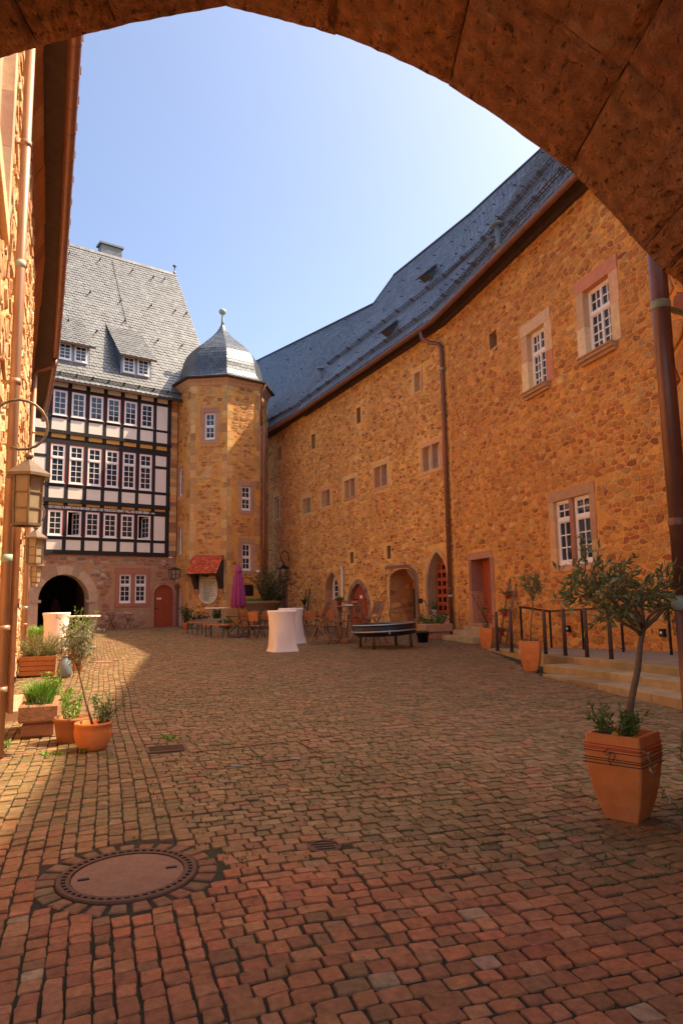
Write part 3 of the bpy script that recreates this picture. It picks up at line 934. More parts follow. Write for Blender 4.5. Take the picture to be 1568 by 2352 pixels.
# --- arched openings in wall 1
def ring_outline(d, m, pointed=True, spring=.45, n=8):
    u0, u1, z0, z1 = d
    zs = z0 + (z1 - z0) * spring
    return arch_pts((u0 + u1) / 2, u1 - u0, z0 - .8, zs, z1, pointed, n), arch_pts((u0 + u1) / 2, u1 - u0 + 2 * m, z0 - .8, zs, z1 + m, pointed, n)
# far doorway beside the tower
inn, out = ring_outline(D_far, .17, True, .62)
spandrel(W1, [(u, z) for u, z in inn], arch_rects[0], -.002, RB, M['mortar'])
arch_frame(W1, inn, out, -.35, .02, RB, M['ashlar'], rngR, [(2, (.56, .28, .15)), (1, (.50, .22, .13))], split=2)
mb = MB(); wpoly(mb, W1, inn, -.34, -.28); dd = mb.build('door', M['brown_door'], RB); dd['label'] = 'grey brown pointed door near the tower'
mb = MB(); wbox(mb, W1, D_far[1] - .2, D_far[1] - .14, D_far[2] + .9, D_far[2] + 1.05, -.28, -.24); mb.build('handle', M['iron'], dd)
# niche with a small white window
inn, out = ring_outline(D_niche, .13, True, .60)
spandrel(W1, inn, arch_rects[1], -.002, RB, M['mortar'])
arch_frame(W1, inn, out, -.4, .015, RB, M['ashlar'], rngR, [(2, (.60, .32, .16)), (1, (.52, .24, .13))], split=2)
zw = W1.at(*zD(590, 510))[1]
mb = MB(); wpoly(mb, W1, inn, -.42, -.36, (.56, .30, .16)); mb.build('niche_back', M['ashlar'], RB)
uw0 = D_niche[0] + (D_niche[1] - D_niche[0]) * .14
wout = arch_pts((uw0 + D_niche[1] - .03) / 2, D_niche[1] - .03 - uw0, zw, zw + (D_niche[3] - zw) * .45, D_niche[3] - .06, True, 6)
mb = MB()
cc = (sum(p[0] for p in wout) / len(wout), sum(p[1] for p in wout) / len(wout))
inw = [(cc[0] + (u - cc[0]) * .80, cc[1] + (z - cc[1]) * .90) for u, z in wout]
n_ = len(wout)
for k in range(n_):
    a, b, c, d = wout[k], wout[(k + 1) % n_], inw[(k + 1) % n_], inw[k]
    mb.hexa([W1.pt(*p, o) for o in (-.355, -.28) for p in (a, b, c, d)])
um = cc[0]
wbox(mb, W1, um - .03, um + .03, zw + .1, D_niche[3] - .14, -.33, -.285)
for k in range(1, 4):
    z = zw + (D_niche[3] - zw) * k / 4
    wbox(mb, W1, uw0 + .06, D_niche[1] - .09, z - .018, z + .018, -.33, -.29)
wbox(mb, W1, uw0 - .05, D_niche[1] - .01, zw - .06, zw - .001, -.355, -.24)
wob = mb.build('window', M['white'], RB)
mb = MB(); wpoly(mb, W1, inw, -.352, -.335); mb.build('pane', M['glass'], wob)
# red double door with rough rubble arch
inn, out = ring_outline(D_red, .2, True, .42, 9)
spandrel(W1, inn, arch_rects[2], -.002, RB, M['mortar'])
arch_frame(W1, inn, out, -.3, .03, RB, M['stone'], rngR, [(2, (.30, .18, .11)), (2, (.36, .22, .13)), (1, (.24, .13, .09))], split=1)
u0, u1, z0, z1 = D_red
mb = MB(); wpoly(mb, W1, inn, -.24, -.18); rd = mb.build('door', M['red_door'], RB); rd['label'] = 'red arched double door with iron strap hinges'
npl = 10
for k in range(npl):
    a = u0 + (u1 - u0) * k / npl; b = u0 + (u1 - u0) * (k + 1) / npl
    def topz(u):
        best = z0
        for j in range(len(inn) - 1):
            (ua, za), (ub, zb) = inn[j], inn[j + 1]
            if min(ua, ub) - 1e-6 <= u <= max(ua, ub) + 1e-6 and abs(ub - ua) > 1e-6:
                best = max(best, za + (zb - za) * (u - ua) / (ub - ua))
        return best
    pts = [(a + .008, z0), (b - .008, z0), (b - .008, topz(b - .008) - .02), ((a + b) / 2, topz((a + b) / 2) - .02), (a + .008, topz(a + .008) - .02)]
    mb = MB(); wpoly(mb, W1, pts, -.18, -.155 - (.01 if k % 2 else 0)); mb.build('plank', M['red_door'], rd)
mb = MB()
for zz in (z0 + .45, z0 + 1.25):
    for s in (-1, 1):
        uu = (u0 + u1) / 2 + s * (u1 - u0) * .28
        wbox(mb, W1, uu - .2, uu + .2, zz, zz + .05, -.155, -.14)
mb.build('strap_hinge', M['iron'], rd)
mb = MB(); wbox(mb, W1, (u0 + u1) / 2 - .1, (u0 + u1) / 2 + .14, z0 + 1.32, z0 + 1.46, -.14, -.13); mb.build('notice', M['white'], rd)
wbox(MB(), W1, u0 - .15, u1 + .15, -.1, z0 - .005, -.3, .12, (.44, .28, .16)).build('threshold', M['ashlar'], RB)
# deep alcove
u0, u1, z0, z1 = D_alc
gb = W1.base((u0 + u1) / 2)
inn = arch_pts((u0 + u1) / 2, u1 - u0, -.4, z1 - .42, z1, False, 7)
spandrel(W1, inn, arch_rects[3], -.002, RB, M['mortar'])
mb = MB()
dp = 1.15
for j in range(len(inn) - 1):
    a, b = inn[j], inn[j + 1]
    mb.quad(W1.pt(*a, 0), W1.pt(*b, 0), W1.pt(*b, -dp), W1.pt(*a, -dp), (.50, .26, .12))
alc = mb.build('alcove_lining', M['ashlar'], RB)
mb = MB(); mb.add([W1.pt(u, z, -dp) for u, z in inn], [tuple(range(len(inn)))], (.6, .33, .15)); alb = mb.build('alcove_back', M['mortar'], RB)
class Off(Wall):
    def __init__(s, W, o): s.__dict__.update(W.__dict__); s.p = W.p + W.n * o
WA = Off(W1, -dp + .01)
da0, da1, dz0, dz1 = prect(W1, zD, 1092, 445, 1160, 655, -dp)
da1 = min(da1, u1 - .05)
rubble(WA, u0 + .02, u1 - .02, 0, lambda u: z1 - .35, [(da0 - .2, da1 + .3, -1, dz1 + .3)], alb, rngR, w=.3, h=.2, n=60, bare=0)
surround(WA, da0, da1, dz0, dz1, RB, rngR, jw=.16, lh=.26, sh=.05, jambs=1, depth=.06, proud=.06, table=[(1, (.58, .28, .14))])
wbox(MB(), WA, da0, da1, dz0, dz1, -.02, .008).build('door', M['soffit'], RB)['label'] = 'dark low door inside the alcove'
# side wall of the alcove, rough blocks (the left side faces the camera)
WS = Wall((W1.pt(u0, 0, 0).x, W1.pt(u0, 0, 0).y), (W1.pt(u0, 0, -dp).x, W1.pt(u0, 0, -dp).y), side=tuple(W1.pt(u0 + 2, 0, -.3).xy))
rubble(WS, .02, dp - .02, 0, lambda u: z1 - .45, [], alb, rngR, w=.36, h=.26, n=40, bare=0, table=ST_TOWER)
# pointed gateway with red lattice
inn, out = ring_outline(D_port, .15, True, .5, 9)
u0, u1, z0, z1 = D_port
inn = [(u, max(z, z0)) for u, z in inn]; out = [(u, max(z, z0 - .0)) for u, z in out]
spandrel(W1, ring_outline(D_port, .15, True, .5, 9)[0], arch_rects[4], -.002, RB, M['mortar'])
arch_frame(W1, inn, out, -.5, .03, RB, M['ashlar'], rngR, [(2, (.66, .38, .18)), (1, (.58, .30, .15))], split=3)
wbox(MB(), W1, u0 - .2, u1 + .2, gz(0, 25) - .3, z0 - .002, -.5, .06, (.58, .30, .16)).build('sill_wall', M['ashlar'], RB)
lat = MB()
# plank with holes: verticals and horizontals of the lattice
ncol, nrow = 4, 7
lu0, lu1 = u0 + .1, u1 - .02
def apex(u):
    best = z0
    for j in range(len(inn) - 1):
        (ua, za), (ub, zb) = inn[j], inn[j + 1]
        if min(ua, ub) - 1e-6 <= u <= max(ua, ub) + 1e-6 and abs(ub - ua) > 1e-6:
            best = max(best, za + (zb - za) * (u - ua) / (ub - ua))
    return best
for k in range(ncol + 1):
    x = lu0 + (lu1 - lu0) * k / ncol
    wbox(lat, W1, x - .055, x + .055, z0 + .02, apex(min(max(x, u0 + .02), u1 - .02)) - .03, -.40, -.34)
for k in range(nrow + 1):
    z = z0 + .1 + (z1 - z0 - .2) * k / nrow
    xa, xb = lu0, lu1
    while xa < (u0 + u1) / 2 and apex(xa) < z + .05: xa += .02
    while xb > (u0 + u1) / 2 and apex(xb) < z + .05: xb -= .02
    if xb - xa > .1: wbox(lat, W1, xa, xb, z - .06, z + .06, -.405, -.335)
gt = lat.build('lattice_gate', M['red_door'], RB); gt['label'] = 'red wooden lattice gate in pointed arch'
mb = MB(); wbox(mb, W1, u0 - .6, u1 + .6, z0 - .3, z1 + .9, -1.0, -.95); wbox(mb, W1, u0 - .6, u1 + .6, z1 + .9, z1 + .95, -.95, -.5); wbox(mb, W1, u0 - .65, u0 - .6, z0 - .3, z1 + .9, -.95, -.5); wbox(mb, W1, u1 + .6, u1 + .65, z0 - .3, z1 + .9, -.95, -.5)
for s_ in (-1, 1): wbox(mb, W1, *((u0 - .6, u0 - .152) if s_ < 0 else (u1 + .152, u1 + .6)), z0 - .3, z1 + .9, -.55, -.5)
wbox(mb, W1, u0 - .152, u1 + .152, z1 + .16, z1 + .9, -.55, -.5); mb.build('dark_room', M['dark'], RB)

# --- eaves, gutter, roof
OH = .6
def eave_pt(W, u, o=OH, dz=0.0): return W.pt(u, EAVE_Z + dz, o)
uV0 = W1.at(680, 960, OH)[0]
bis = (W1.n + W2.n).normalized()
BE = Vector((W1.pt(W1.L, EAVE_Z, 0))) + bis * OH
V0 = eave_pt(W1, uV0)
v_ = ray(603, 993); E0 = CAM + v_ * ((EAVE_Z - EYE) / v_.z)
EN = eave_pt(W2, W2.L)
gut = MB()
path = [E0 - Vector((0, 0, .07)), V0 - Vector((0, 0, .07)), BE - Vector((0, 0, .07)), EN - Vector((0, 0, .07))]
gpts = []
for a, b in zip(path[:-1], path[1:]):
    k = max(2, int((b - a).length / .9))
    for i in range(k): gpts.append(a.lerp(b, i / k) + Vector((0, 0, -.025 * math.sin(i / k * math.pi))))
gpts.append(path[-1])
gut.tube(gpts, .095, 10)
gutter = gut.build('gutter', M['copper'], RB)
for i in range(1, len(gpts) - 1):
    t = (gpts[i + 1] - gpts[i - 1]).normalized()
    MB().tube([gpts[i] - t * .012, gpts[i] + t * .012], .103, 10).build('gutter_joint', M['copper'], gutter)
# soffit
sof = MB()
fl = [E0, V0, BE, EN]
wl = [W1.pt(uV0 - 8, EAVE_Z + .02, 0), W1.pt(uV0, EAVE_Z + .02, 0), W1.pt(W1.L, EAVE_Z + .02, 0), W2.pt(W2.L, EAVE_Z + .02, 0)]
for k in range(3):
    sof.quad(fl[k] + Vector((0, 0, .04)), fl[k + 1] + Vector((0, 0, .04)), wl[k + 1] + Vector((0, 0, -.02)), wl[k] + Vector((0, 0, -.02)))
sof.build('soffit', M['soffit'], RB)
cor = MB()
cor.bar(wl[1] + W1.n * .06 + Vector((0, 0, -.08)), wl[2] + bis * .06 + Vector((0, 0, -.08)), .12, .14); cor.bar(wl[2] + bis * .06 + Vector((0, 0, -.08)), wl[3] + W2.n * .06 + Vector((0, 0, -.08)), .12, .14)
cor.build('eaves_beam', M['soffit'], RB)
# ridge points
E0 = E0 + (E0 - V0) * .8
def roof_pt(W, x, y, pitch):
    v = ray(x, y); t = math.tan(pitch)
    s = (EAVE_Z + (OH - (CAM - W.p).dot(W.n)) * t - EYE) / (v.z + v.dot(W.n) * t)
    return CAM + v * s
HIP = roof_pt(W1, 905, 635, rad(61.5))
RIDGE_Z = HIP.z
def at_z(x, y, z):
    v = ray(x, y); return CAM + v * ((z - EYE) / v.z)
RM = at_z(1080, 495, RIDGE_Z)
RN = at_z(1240, 350, RIDGE_Z)
RE = RN + W2.e * 17 + Vector((0, 0, 1.2))  # unseen near end raised so the roof's shadow covers the foreground
V1 = V0.lerp(HIP, .80)
nl = (V0 - E0).cross(V1 - V0).normalized()
v_ = ray(592, 830); R1 = CAM + v_ * ((E0 - CAM).dot(nl) / v_.dot(nl))
R1 = R1 + (R1 - V1) * .45
roofR = random.Random(3)
cw, rh = .21, .205
def do_slates(A, B, C, D, n, tints=SL_DARK, rh=.205, cw=.21, parent=RB):
    L = ((B - A).length + (C - D).length) / 2; Hh = ((D - A).length + (C - B).length) / 2
    return slates(parent, A, B, C, D, max(3, int(Hh / rh)), max(3, int(L / cw)), roofR, tints, n)
up = Vector((0, 0, .05))
bed1 = do_slates(V0 + up, BE + up, RM + up, HIP + up, 110)
uN = (RN - W2.p).dot(W2.e); EM = eave_pt(W2, max(2.0, uN))
bed2 = do_slates(BE + up, EM + up, RN + up, RM + up, 60)
bed2b = do_slates(EM + up, EN + up, RE + up, RN + up, 60)
bed3 = do_slates(E0 + up, V0 + up, V1 + up, R1 + up, 70)
# ridge caps and the far slope
mb = MB()
for a, b in ((HIP, RM), (RM, RN), (RN, RE), (R1, V1)): mb.tube([a + up * 1.4, b + up * 1.4], .07, 6)
mb.tube([V1 + up * 1.3, HIP + up * 1.4], .05, 6)
mb.build('ridge_cap', M['slate_bed'], RB)
mb = MB()
back = Vector((5.5, 2.5, -8))
mb.quad(HIP, RM, RM + back, HIP + back); mb.quad(RM, RN, RN + back, RM + back); mb.quad(RN, RE, RE + back, RN + back); mb.quad(R1, V1, V1 + back, R1 + back); mb.add([V1, HIP, HIP + back, V1 + back], [(0, 1, 2, 3)])
mb.quad(EN + up, RE + up, RE + Vector((0, -.1, -8)), EN + Vector((1, 0, -3)))
mb.build('roof_back', M['slate_bed'], RB)
def on(A, B, C, D, s, t): return (A * (1 - s) + B * s) * (1 - t) + (D * (1 - s) + C * s) * t
for (A, B, C, D, ts) in ((V0, BE, RM, HIP, (.07, .36)), (BE, EM, RN, RM, (.07, .36)), (EM, EN, RE, RN, (.07, .36)), (E0, V0, V1, R1, (.07,))):
    nr = (B - A).cross(D - A).normalized()
    if nr.z < 0: nr = -nr
    for t in ts:
        L = (on(A, B, C, D, 1, t) - on(A, B, C, D, 0, t)).length
        k = max(2, int(L / 1.15))
        for i in range(k):
            a = on(A, B, C, D, (i + .02) / k, t) + up; b = on(A, B, C, D, (i + .98) / k, t) + up
            snow_guard(RB, a, b, nr, .20, 3)
    upv = ((D - A).normalized())
    for t in (.22, .55, .78):
        for i in range(6):
            p = on(A, B, C, D, (i + .5) / 6, t) + up
            roof_hook(RB, p, upv, nr, 1.0)
for i in range(7):
    p = on(E0, V0, V1, R1, (i + .3) / 7, .96) + up
    roof_hook(RB, p, Vector((0, 0, 1)), (V0 - E0).cross(V1 - V0).normalized(), 1.2)
# vent pipes
def vent(px, py, A, B, C, D, h, r):
    nr = (B - A).cross(D - A).normalized()
    v = ray(px, py); t = (A - CAM).dot(nr) / v.dot(nr); p = CAM + v * t
    mb = MB()
    mb.tube([p - Vector((0, 0, .15)), p + Vector((0, 0, h))], r, 10)
    mb.lathe([(r * 1.25, h), (r * 2.3, h + .02), (r * 2.3, h + .05), (r * 1.5, h + .10), (.01, h + .11)], 12, p)
    mb.lathe([(r * 1.9, -.02), (r * 1.5, .10)], 10, p)
    mb.build('vent_pipe', M['grey_lead'], RB)
vent(1145, 572, BE, EM, RN, RM, .72, .085)
vent(736, 875, E0, V0, V1, R1, .62, .085)
# roof hatches
def hatch(cv, x0, y0, x1, y1, A, B, C, D, w):
    nr = (B - A).cross(D - A).normalized()
    if nr.z < 0: nr = -nr
    def on_r(x, y):
        v = ray(*cv(x, y)); return CAM + v * ((A - CAM).dot(nr) / v.dot(nr))
    a, b = on_r(x0, y0), on_r(x1, y1)
    al = (B - A).normalized(); upv = nr.cross(al)
    if upv.z < 0: upv = -upv
    mb = MB(); c = (a + b) / 2
    P = [c - al * w / 2 - upv * .25, c + al * w / 2 - upv * .25, c + al * w / 2 + upv * .35, c - al * w / 2 + upv * .35]
    Q = [P[0] + nr * .34, P[1] + nr * .34, P[2] + nr * .06, P[3] + nr * .06]
    mb.hexa([p + up for p in P] + [q + up for q in Q]); hb = mb.build('roof_hatch', M['snow'], RB)
    lid = MB(); e = .09
    lid.hexa([Q[0] - al * e - upv * .1 + up * 1.2, Q[1] + al * e - upv * .1 + up * 1.2, Q[2] + al * e + up * 1.2, Q[3] - al * e + up * 1.2, Q[0] - al * e - upv * .1 + nr * .04 + up * 1.2, Q[1] + al * e - upv * .1 + nr * .04 + up * 1.2, Q[2] + al * e + nr * .04 + up * 1.2, Q[3] - al * e + nr * .04 + up * 1.2])
    lid.build('hatch_lid', M['slate_bed'], hb)
hatch(zC, 1075, 375, 1190, 275, V0, BE, RM, HIP, .55)
hatch(zC, 855, 700, 925, 640, V0, BE, RM, HIP, .5)
# downpipes
def downpipe(W, u, ztop, zbot, o, r, parent, gut_o=None, joints=(), mt='copper', shoe=False, verd=()):
    mb = MB()
    P = []
    if gut_o is not None:
        P += [W.pt(u - .55, ztop + .55, gut_o), W.pt(u - .52, ztop + .30, gut_o), W.pt(u - .40, ztop + .12, (gut_o + o) / 2), W.pt(u - .12, ztop, o + .04), W.pt(u - .02, ztop - .15, o)]
    P += [W.pt(u, ztop - .3, o), W.pt(u, zbot, o)]
    mb.tube(P, r, 12)
    dp_ = mb.build('downpipe', M[mt], parent)
    for z in joints:
        j = MB(); j.tube([W.pt(u, z - .03, o), W.pt(u, z + .03, o)], r * 1.18, 12); j.bar(W.pt(u, z, o - .01), W.pt(u, z, 0), .02); j.build('pipe_clip', M[mt], dp_)
    for z in verd:
        j = MB(); j.tube([W.pt(u, z - .04, o), W.pt(u, z + .04, o)], r * 1.04, 12); j.build('pipe_joint', M['verdigris'], dp_)
    return dp_
up_ = W1.at(*zD(1392, 400), .12)[0]
downpipe(W1, up_, EAVE_Z - .75, W1.base(up_) - .02, .12, .075, RB, OH, (2.0, 4.2, 6.4, 8.4), verd=(1.75, 9.9))
ud = W1.at(*zF(1187, 400), .12)[0]
downpipe(W1, ud, EAVE_Z - .6, .5, .12, .065, RB, OH, (3, 5.2, 7.4, 9.4))
# rain standpipe stub between the niche window and the red door
us = W1.at(*zD(643, 400), .08)[0]
mb = MB(); mb.tube([W1.pt(us, .5, .08), W1.pt(us, W1.at(*zD(643, 295))[1], .08)], .055, 10); mb.tube([W1.pt(us, 2.2, .08), W1.pt(us, 2.28, .08)], .068, 10)
mb.tube([W1.pt(us, W1.at(*zD(643, 295))[1], .08), W1.pt(us, W1.at(*zD(643, 295))[1] + .05, .08)], .075, 10); mb.build('standpipe', M['cream'], RB)
# ================================================================== TIMBER-FRAMED HOUSE
TH = site('timber_framed_house', WF.pt(7, .4, -3), 'tall timber framed house on stone ground floor with grey slate roof', 'house')
rngF = random.Random(21)
# ground storey
ARC = (4.29, 6.65, .40, 3.2)
FD = (9.98, 11.04, .55, 2.70)
SW = (8.14, 8.74, 1.77, 3.25), (8.94, 9.54, 1.77, 3.25)
BASE_TOP = 4.17
rARC = (ARC[0] - .01, ARC[1] + .01, -.4, ARC[3] + .01); rFD = (FD[0] - .01, FD[1] + .01, -.4, FD[3] + .01)
wallF = wall_sheet(WF, 1.0, 11.12, -.4, lambda u: BASE_TOP, [rARC, rFD] + list(SW), M['mortar_red'], TH)
skipF = [(ARC[0] - .42, ARC[1] + .42, -.5, 2.2), (ARC[0] - .30, ARC[1] + .30, 2.1, 2.9), (ARC[0] + .1, ARC[1] - .1, 2.8, 3.60), (7.90, 9.78, 1.58, 3.58), (FD[0] - .14, FD[1] + .2, -.5, FD[3] - .3), (FD[0] + .05, FD[1], 2.2, FD[3] + .14)]
rubble(WF, 1.0, 11.12, -.1, lambda u: BASE_TOP - .02, skipF, wallF, rngF, w=.33, h=.17, table=ST_BASE, n=200, proud=(.006, .02), bare=.03)
# big arch with dressed ring
inn = arch_pts((ARC[0] + ARC[1]) / 2, ARC[1] - ARC[0], .3, 1.97, ARC[3], False, 6)
out = arch_pts((ARC[0] + ARC[1]) / 2, ARC[1] - ARC[0] + .88, .3, 1.97, ARC[3] + .43, False, 6)
spandrel(WF, inn, rARC, -.002, TH, M['mortar_red'])
arch_frame(WF, inn, out, -.7, .02, TH, M['ashlar'], rngF, [(2, (.56, .34, .22)), (1, (.50, .29, .18))], split=1)
for s, u in ((-1, ARC[0]), (1, ARC[1])):
    mb = MB(); wbox(mb, WF, u - .30, u + .12 if s < 0 else u + .30, 1.84, 1.98, -.3, .06, (.58, .35, .22)) if s < 0 else wbox(mb, WF, u - .12, u + .30, 1.84, 1.98, -.3, .06, (.58, .35, .22))
    mb.build('impost', M['ashlar'], TH)
# passage behind the arch
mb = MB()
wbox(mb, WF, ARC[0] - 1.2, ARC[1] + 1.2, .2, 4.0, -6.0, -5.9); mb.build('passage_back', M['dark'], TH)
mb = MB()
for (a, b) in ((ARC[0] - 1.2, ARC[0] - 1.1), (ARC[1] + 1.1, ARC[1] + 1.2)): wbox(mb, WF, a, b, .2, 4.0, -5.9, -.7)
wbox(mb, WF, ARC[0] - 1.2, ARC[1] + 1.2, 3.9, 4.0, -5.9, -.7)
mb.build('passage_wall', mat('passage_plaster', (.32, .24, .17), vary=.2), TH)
mb = MB(); wpoly(mb, WF, [(5.75, .5), (6.45, .5), (6.40, 1.5), (6.15, 2.15), (5.95, 1.9)], -4.5, -3.9); mb.build('leaning_board', M['soffit'], TH)
# window pair in a red stone frame
mb = MB()
wbox(mb, WF, 7.90, 9.77, 3.25, 3.57, -.2, .035); wbox(mb, WF, 7.90, 9.77, 1.60, 1.77, -.2, .036)
for a, b in ((7.92, 8.14), (8.74, 8.94), (9.54, 9.75)): wbox(mb, WF, a, b, 1.771, 3.249, -.2, .03)
mb.build('window_stone', M['plaster_red'], TH)
for r in SW:
    window(WF, r[0] + .003, r[1] - .003, r[2] + .04, r[3] - .003, -.06, TH, cols=2, rows=3, transom=r[2] + .92, fr=.055)
# red arched door
inn = arch_pts((FD[0] + FD[1]) / 2, FD[1] - FD[0], .4, FD[3] - .45, FD[3], False, 7)
out = arch_pts((FD[0] + FD[1]) / 2, FD[1] - FD[0] + .3, .4, FD[3] - .45, FD[3] + .15, False, 7)
spandrel(WF, inn, rFD, -.002, TH, M['mortar_red'])
arch_frame(WF, inn, out, -.25, .02, TH, M['ashlar'], rngF, [(2, (.48, .22, .14))], split=3)
mb = MB(); wpoly(mb, WF, inn, -.16, -.10); fd = mb.build('door', M['red_door'], TH); fd['label'] = 'red brown arched panel door beside the tower'
um = (FD[0] + FD[1]) / 2
for (a, b, c, d) in ((FD[0] + .1, um - .06, .75, 1.35), (um + .06, FD[1] - .1, .75, 1.35), (FD[0] + .1, um - .06, 1.45, 2.2), (um + .06, FD[1] - .1, 1.45, 2.2)):
    mb = MB(); wbox(mb, WF, a, b, c, d, -.10, -.075); mb.build('door_panel', M['red_door'], fd)
mb = MB(); wbox(mb, WF, FD[0] + .17, FD[0] + .42, 1.95, 2.04, -.074, -.066); mb.build('notice', M['white'], fd)
mb = MB(); mb.tube([WF.pt(FD[0] + .06, 1.5, -.1), WF.pt(FD[0] + .06, 1.5, -.03), WF.pt(FD[0] + .2, 1.5, -.03)], .014, 6); mb.build('handle', M['iron'], fd)
# ---- timber storeys
WIN0, WP, WW = 4.57, .885, .69
posts = [(4.37, 4.555)] + [(WIN0 + WP * k + WW + .008, WIN0 + WP * (k + 1) - .008) for k in range(5)] + [(WIN0 + WP * 5 + WW + .008, 9.87), (10.49, 10.70)]
lposts = [(3.47, 3.66), (2.3, 2.5)]
LV = [  # out, sill beam, parapet panel, rail, window bottom, window top, head, (ochre strip above)
    dict(o=.05, beam=(4.17, 4.38), pan=(4.38, 4.88), rail=(4.88, 5.03), win=(5.06, 6.30), head=(6.31, 6.555), och=(6.555, 6.68)),
    dict(o=.11, beam=(6.68, 6.89), pan=(6.89, 7.45), rail=(7.45, 7.60), win=(7.63, 9.55), head=(9.56, 9.87), och=(9.87, 10.085)),
    dict(o=.17, beam=(10.085, 10.25), pan=(10.25, 10.84), rail=(10.84, 10.96), win=(10.98, 12.27), head=(12.28, 12.45), och=None)]
for li, lv in enumerate(LV):
    o = lv['o']
    def beam(a, b, nm, oo=0.0, th=.22):
        mb = MB(); wbox(mb, WF, 1.2, 10.72, a, b, o - th, o + oo); return mb.build(nm, M['timber'], TH)
    beam(*lv['beam'], 'sill_beam', .03)
    mb = MB()
    beam(*lv['rail'], 'rail', .004); hb = beam(*lv['head'], 'head_beam', .012)
    if li == 0:
        HEADB = hb
    top = lv['head'][0]
    for (a, b) in posts + lposts:
        for (c, d) in ((lv['pan'][0], lv['pan'][1]), (lv['rail'][1], top)):
            mb = MB(); wpoly(mb, WF, [(a + rngF.uniform(-.006, .006), c), (b + rngF.uniform(-.006, .006), c), (b + rngF.uniform(-.006, .006), d), (a + rngF.uniform(-.006, .006), d)], o - .18, o + rngF.uniform(-.002, .010)); mb.build('post', M['timber'], TH)
    bays = [(posts[k][1], posts[k + 1][0]) for k in range(len(posts) - 1)] + [(3.66, 4.37), (2.5, 3.47)]
    for k, (a, b) in enumerate(bays):
        mb = MB(); wbox(mb, WF, a, b, lv['pan'][0], lv['pan'][1], o - .12, o - .012); mb.build('plaster_panel', M['plaster'], TH)
        if lv['och']:
            mb = MB(); wbox(mb, WF, a + .01, b - .01, lv['och'][0] + .006, lv['och'][1] - .006, o - .15, o + .03); mb.build('ochre_board', M['ochre_board'], TH)
        else:
            mb = MB(); wbox(mb, WF, a, b, 12.45, 12.69, o - .15, o - .012); mb.build('plaster_panel', M['plaster'], TH)
            mb = MB(); wbox(mb, WF, b, b + .2, 12.45, 12.69, o - .15, o + .01); mb.build('post', M['timber'], TH)
        if lv['och']:
            mb = MB(); wbox(mb, WF, b - .01 + .001, b + .2, lv['och'][0], lv['och'][1], o - .15, o + .035); mb.build('joist_end', M['timber'], TH)
        if k >= 6:
            mids = [(lv['rail'][1], top)]
            if li == 1: mids = [(7.6, 8.85), (9.0, 9.56)]; 
            if li == 1: mb = MB(); wbox(mb, WF, a, b, 8.85, 9.0, o - .18, o + .002); mb.build('rail', M['timber'], TH)
            for (c, d) in mids:
                mb = MB(); wbox(mb, WF, a, b, c, d, o - .12, o - .012); mb.build('plaster_panel', M['plaster'], TH)
    for k in range(6):
        u0 = WIN0 + WP * k; u1 = u0 + WW
        # thin red line round each window
        mb = MB()
        z0, z1 = lv['win']
        for (a, b, c, d) in ((u0 - .012, u0 + .012, z0, z1), (u1 - .012, u1 + .014, z0, z1), (u0 + .012, u1 - .012, z1 - .012, z1 + .012)):
            wbox(mb, WF, a, b, c, d, o - .05, o + .022)
        mb.build('red_trim', M['red_line'], TH)
        if li == 0 and k in (1, 5):      # open casement
            fr = .05
            mb = MB()
            wbox(mb, WF, u0 + .014, u0 + fr, z0, z1 - .014, o - .05, o + .018); wbox(mb, WF, u1 - fr, u1 - .014, z0, z1 - .014, o - .05, o + .018)
            wbox(mb, WF, u0 + fr, u1 - fr, z0, z0 + fr, o - .05, o + .02); wbox(mb, WF, u0 + fr, u1 - fr, z1 - fr, z1 - .014, o - .05, o + .016)
            wbox(mb, WF, u0 - .03, u1 + .03, z0 - .03, z0 - .001, o - .03, o + .06)
            wo = mb.build('window', M['white'], TH); wo['label'] = 'open window with its casement turned inwards'
            hp = WF.pt(u1 - fr, 0, o); dr = (-WF.e * .45 - WF.n * .9).normalized()
            WC = Wall((hp.x, hp.y), (hp.x + dr.x * .55, hp.y + dr.y * .55), side=(-3, 25))
            cs = window(WC, 0, .55, z0 + .06, z1 - .06, 0, wo, cols=2, rows=4, fr=.04, bar=.024, depth=.04, sill=False)
            # panes of the casement belong to the window: keep to three levels
            for ch in list(cs.children): ch.parent = wo
            cs.name = 'casement'
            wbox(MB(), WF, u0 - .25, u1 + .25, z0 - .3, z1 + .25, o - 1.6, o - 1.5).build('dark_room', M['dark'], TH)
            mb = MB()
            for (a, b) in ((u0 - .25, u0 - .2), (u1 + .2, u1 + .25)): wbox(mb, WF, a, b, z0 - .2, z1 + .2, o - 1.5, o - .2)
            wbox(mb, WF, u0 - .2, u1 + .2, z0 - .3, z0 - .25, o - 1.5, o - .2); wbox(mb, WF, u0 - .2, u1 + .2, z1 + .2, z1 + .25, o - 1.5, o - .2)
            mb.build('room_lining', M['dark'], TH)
        else:
            window(WF, u0 + .014, u1 - .016, z0 + .01, z1 - .014, o - .02, TH, cols=2, rows=4, rows_top=2, transom=(z0 + (z1 - z0) * .655 if li == 1 else None), fr=.055, bar=.028)
# strip of masonry between the timber frame and the tower
z = 4.2
while z < 12.6:
    h = rngF.uniform(.16, .3)
    mb = MB(); wbox(mb, WF, 10.725, 11.1, z + .004, z + h - .006, -.3, .08 + rngF.uniform(-.01, .01), pick(rngF, ST_TOWER)); mb.build('corner_stone', M['ashlar'], TH)
    z += h
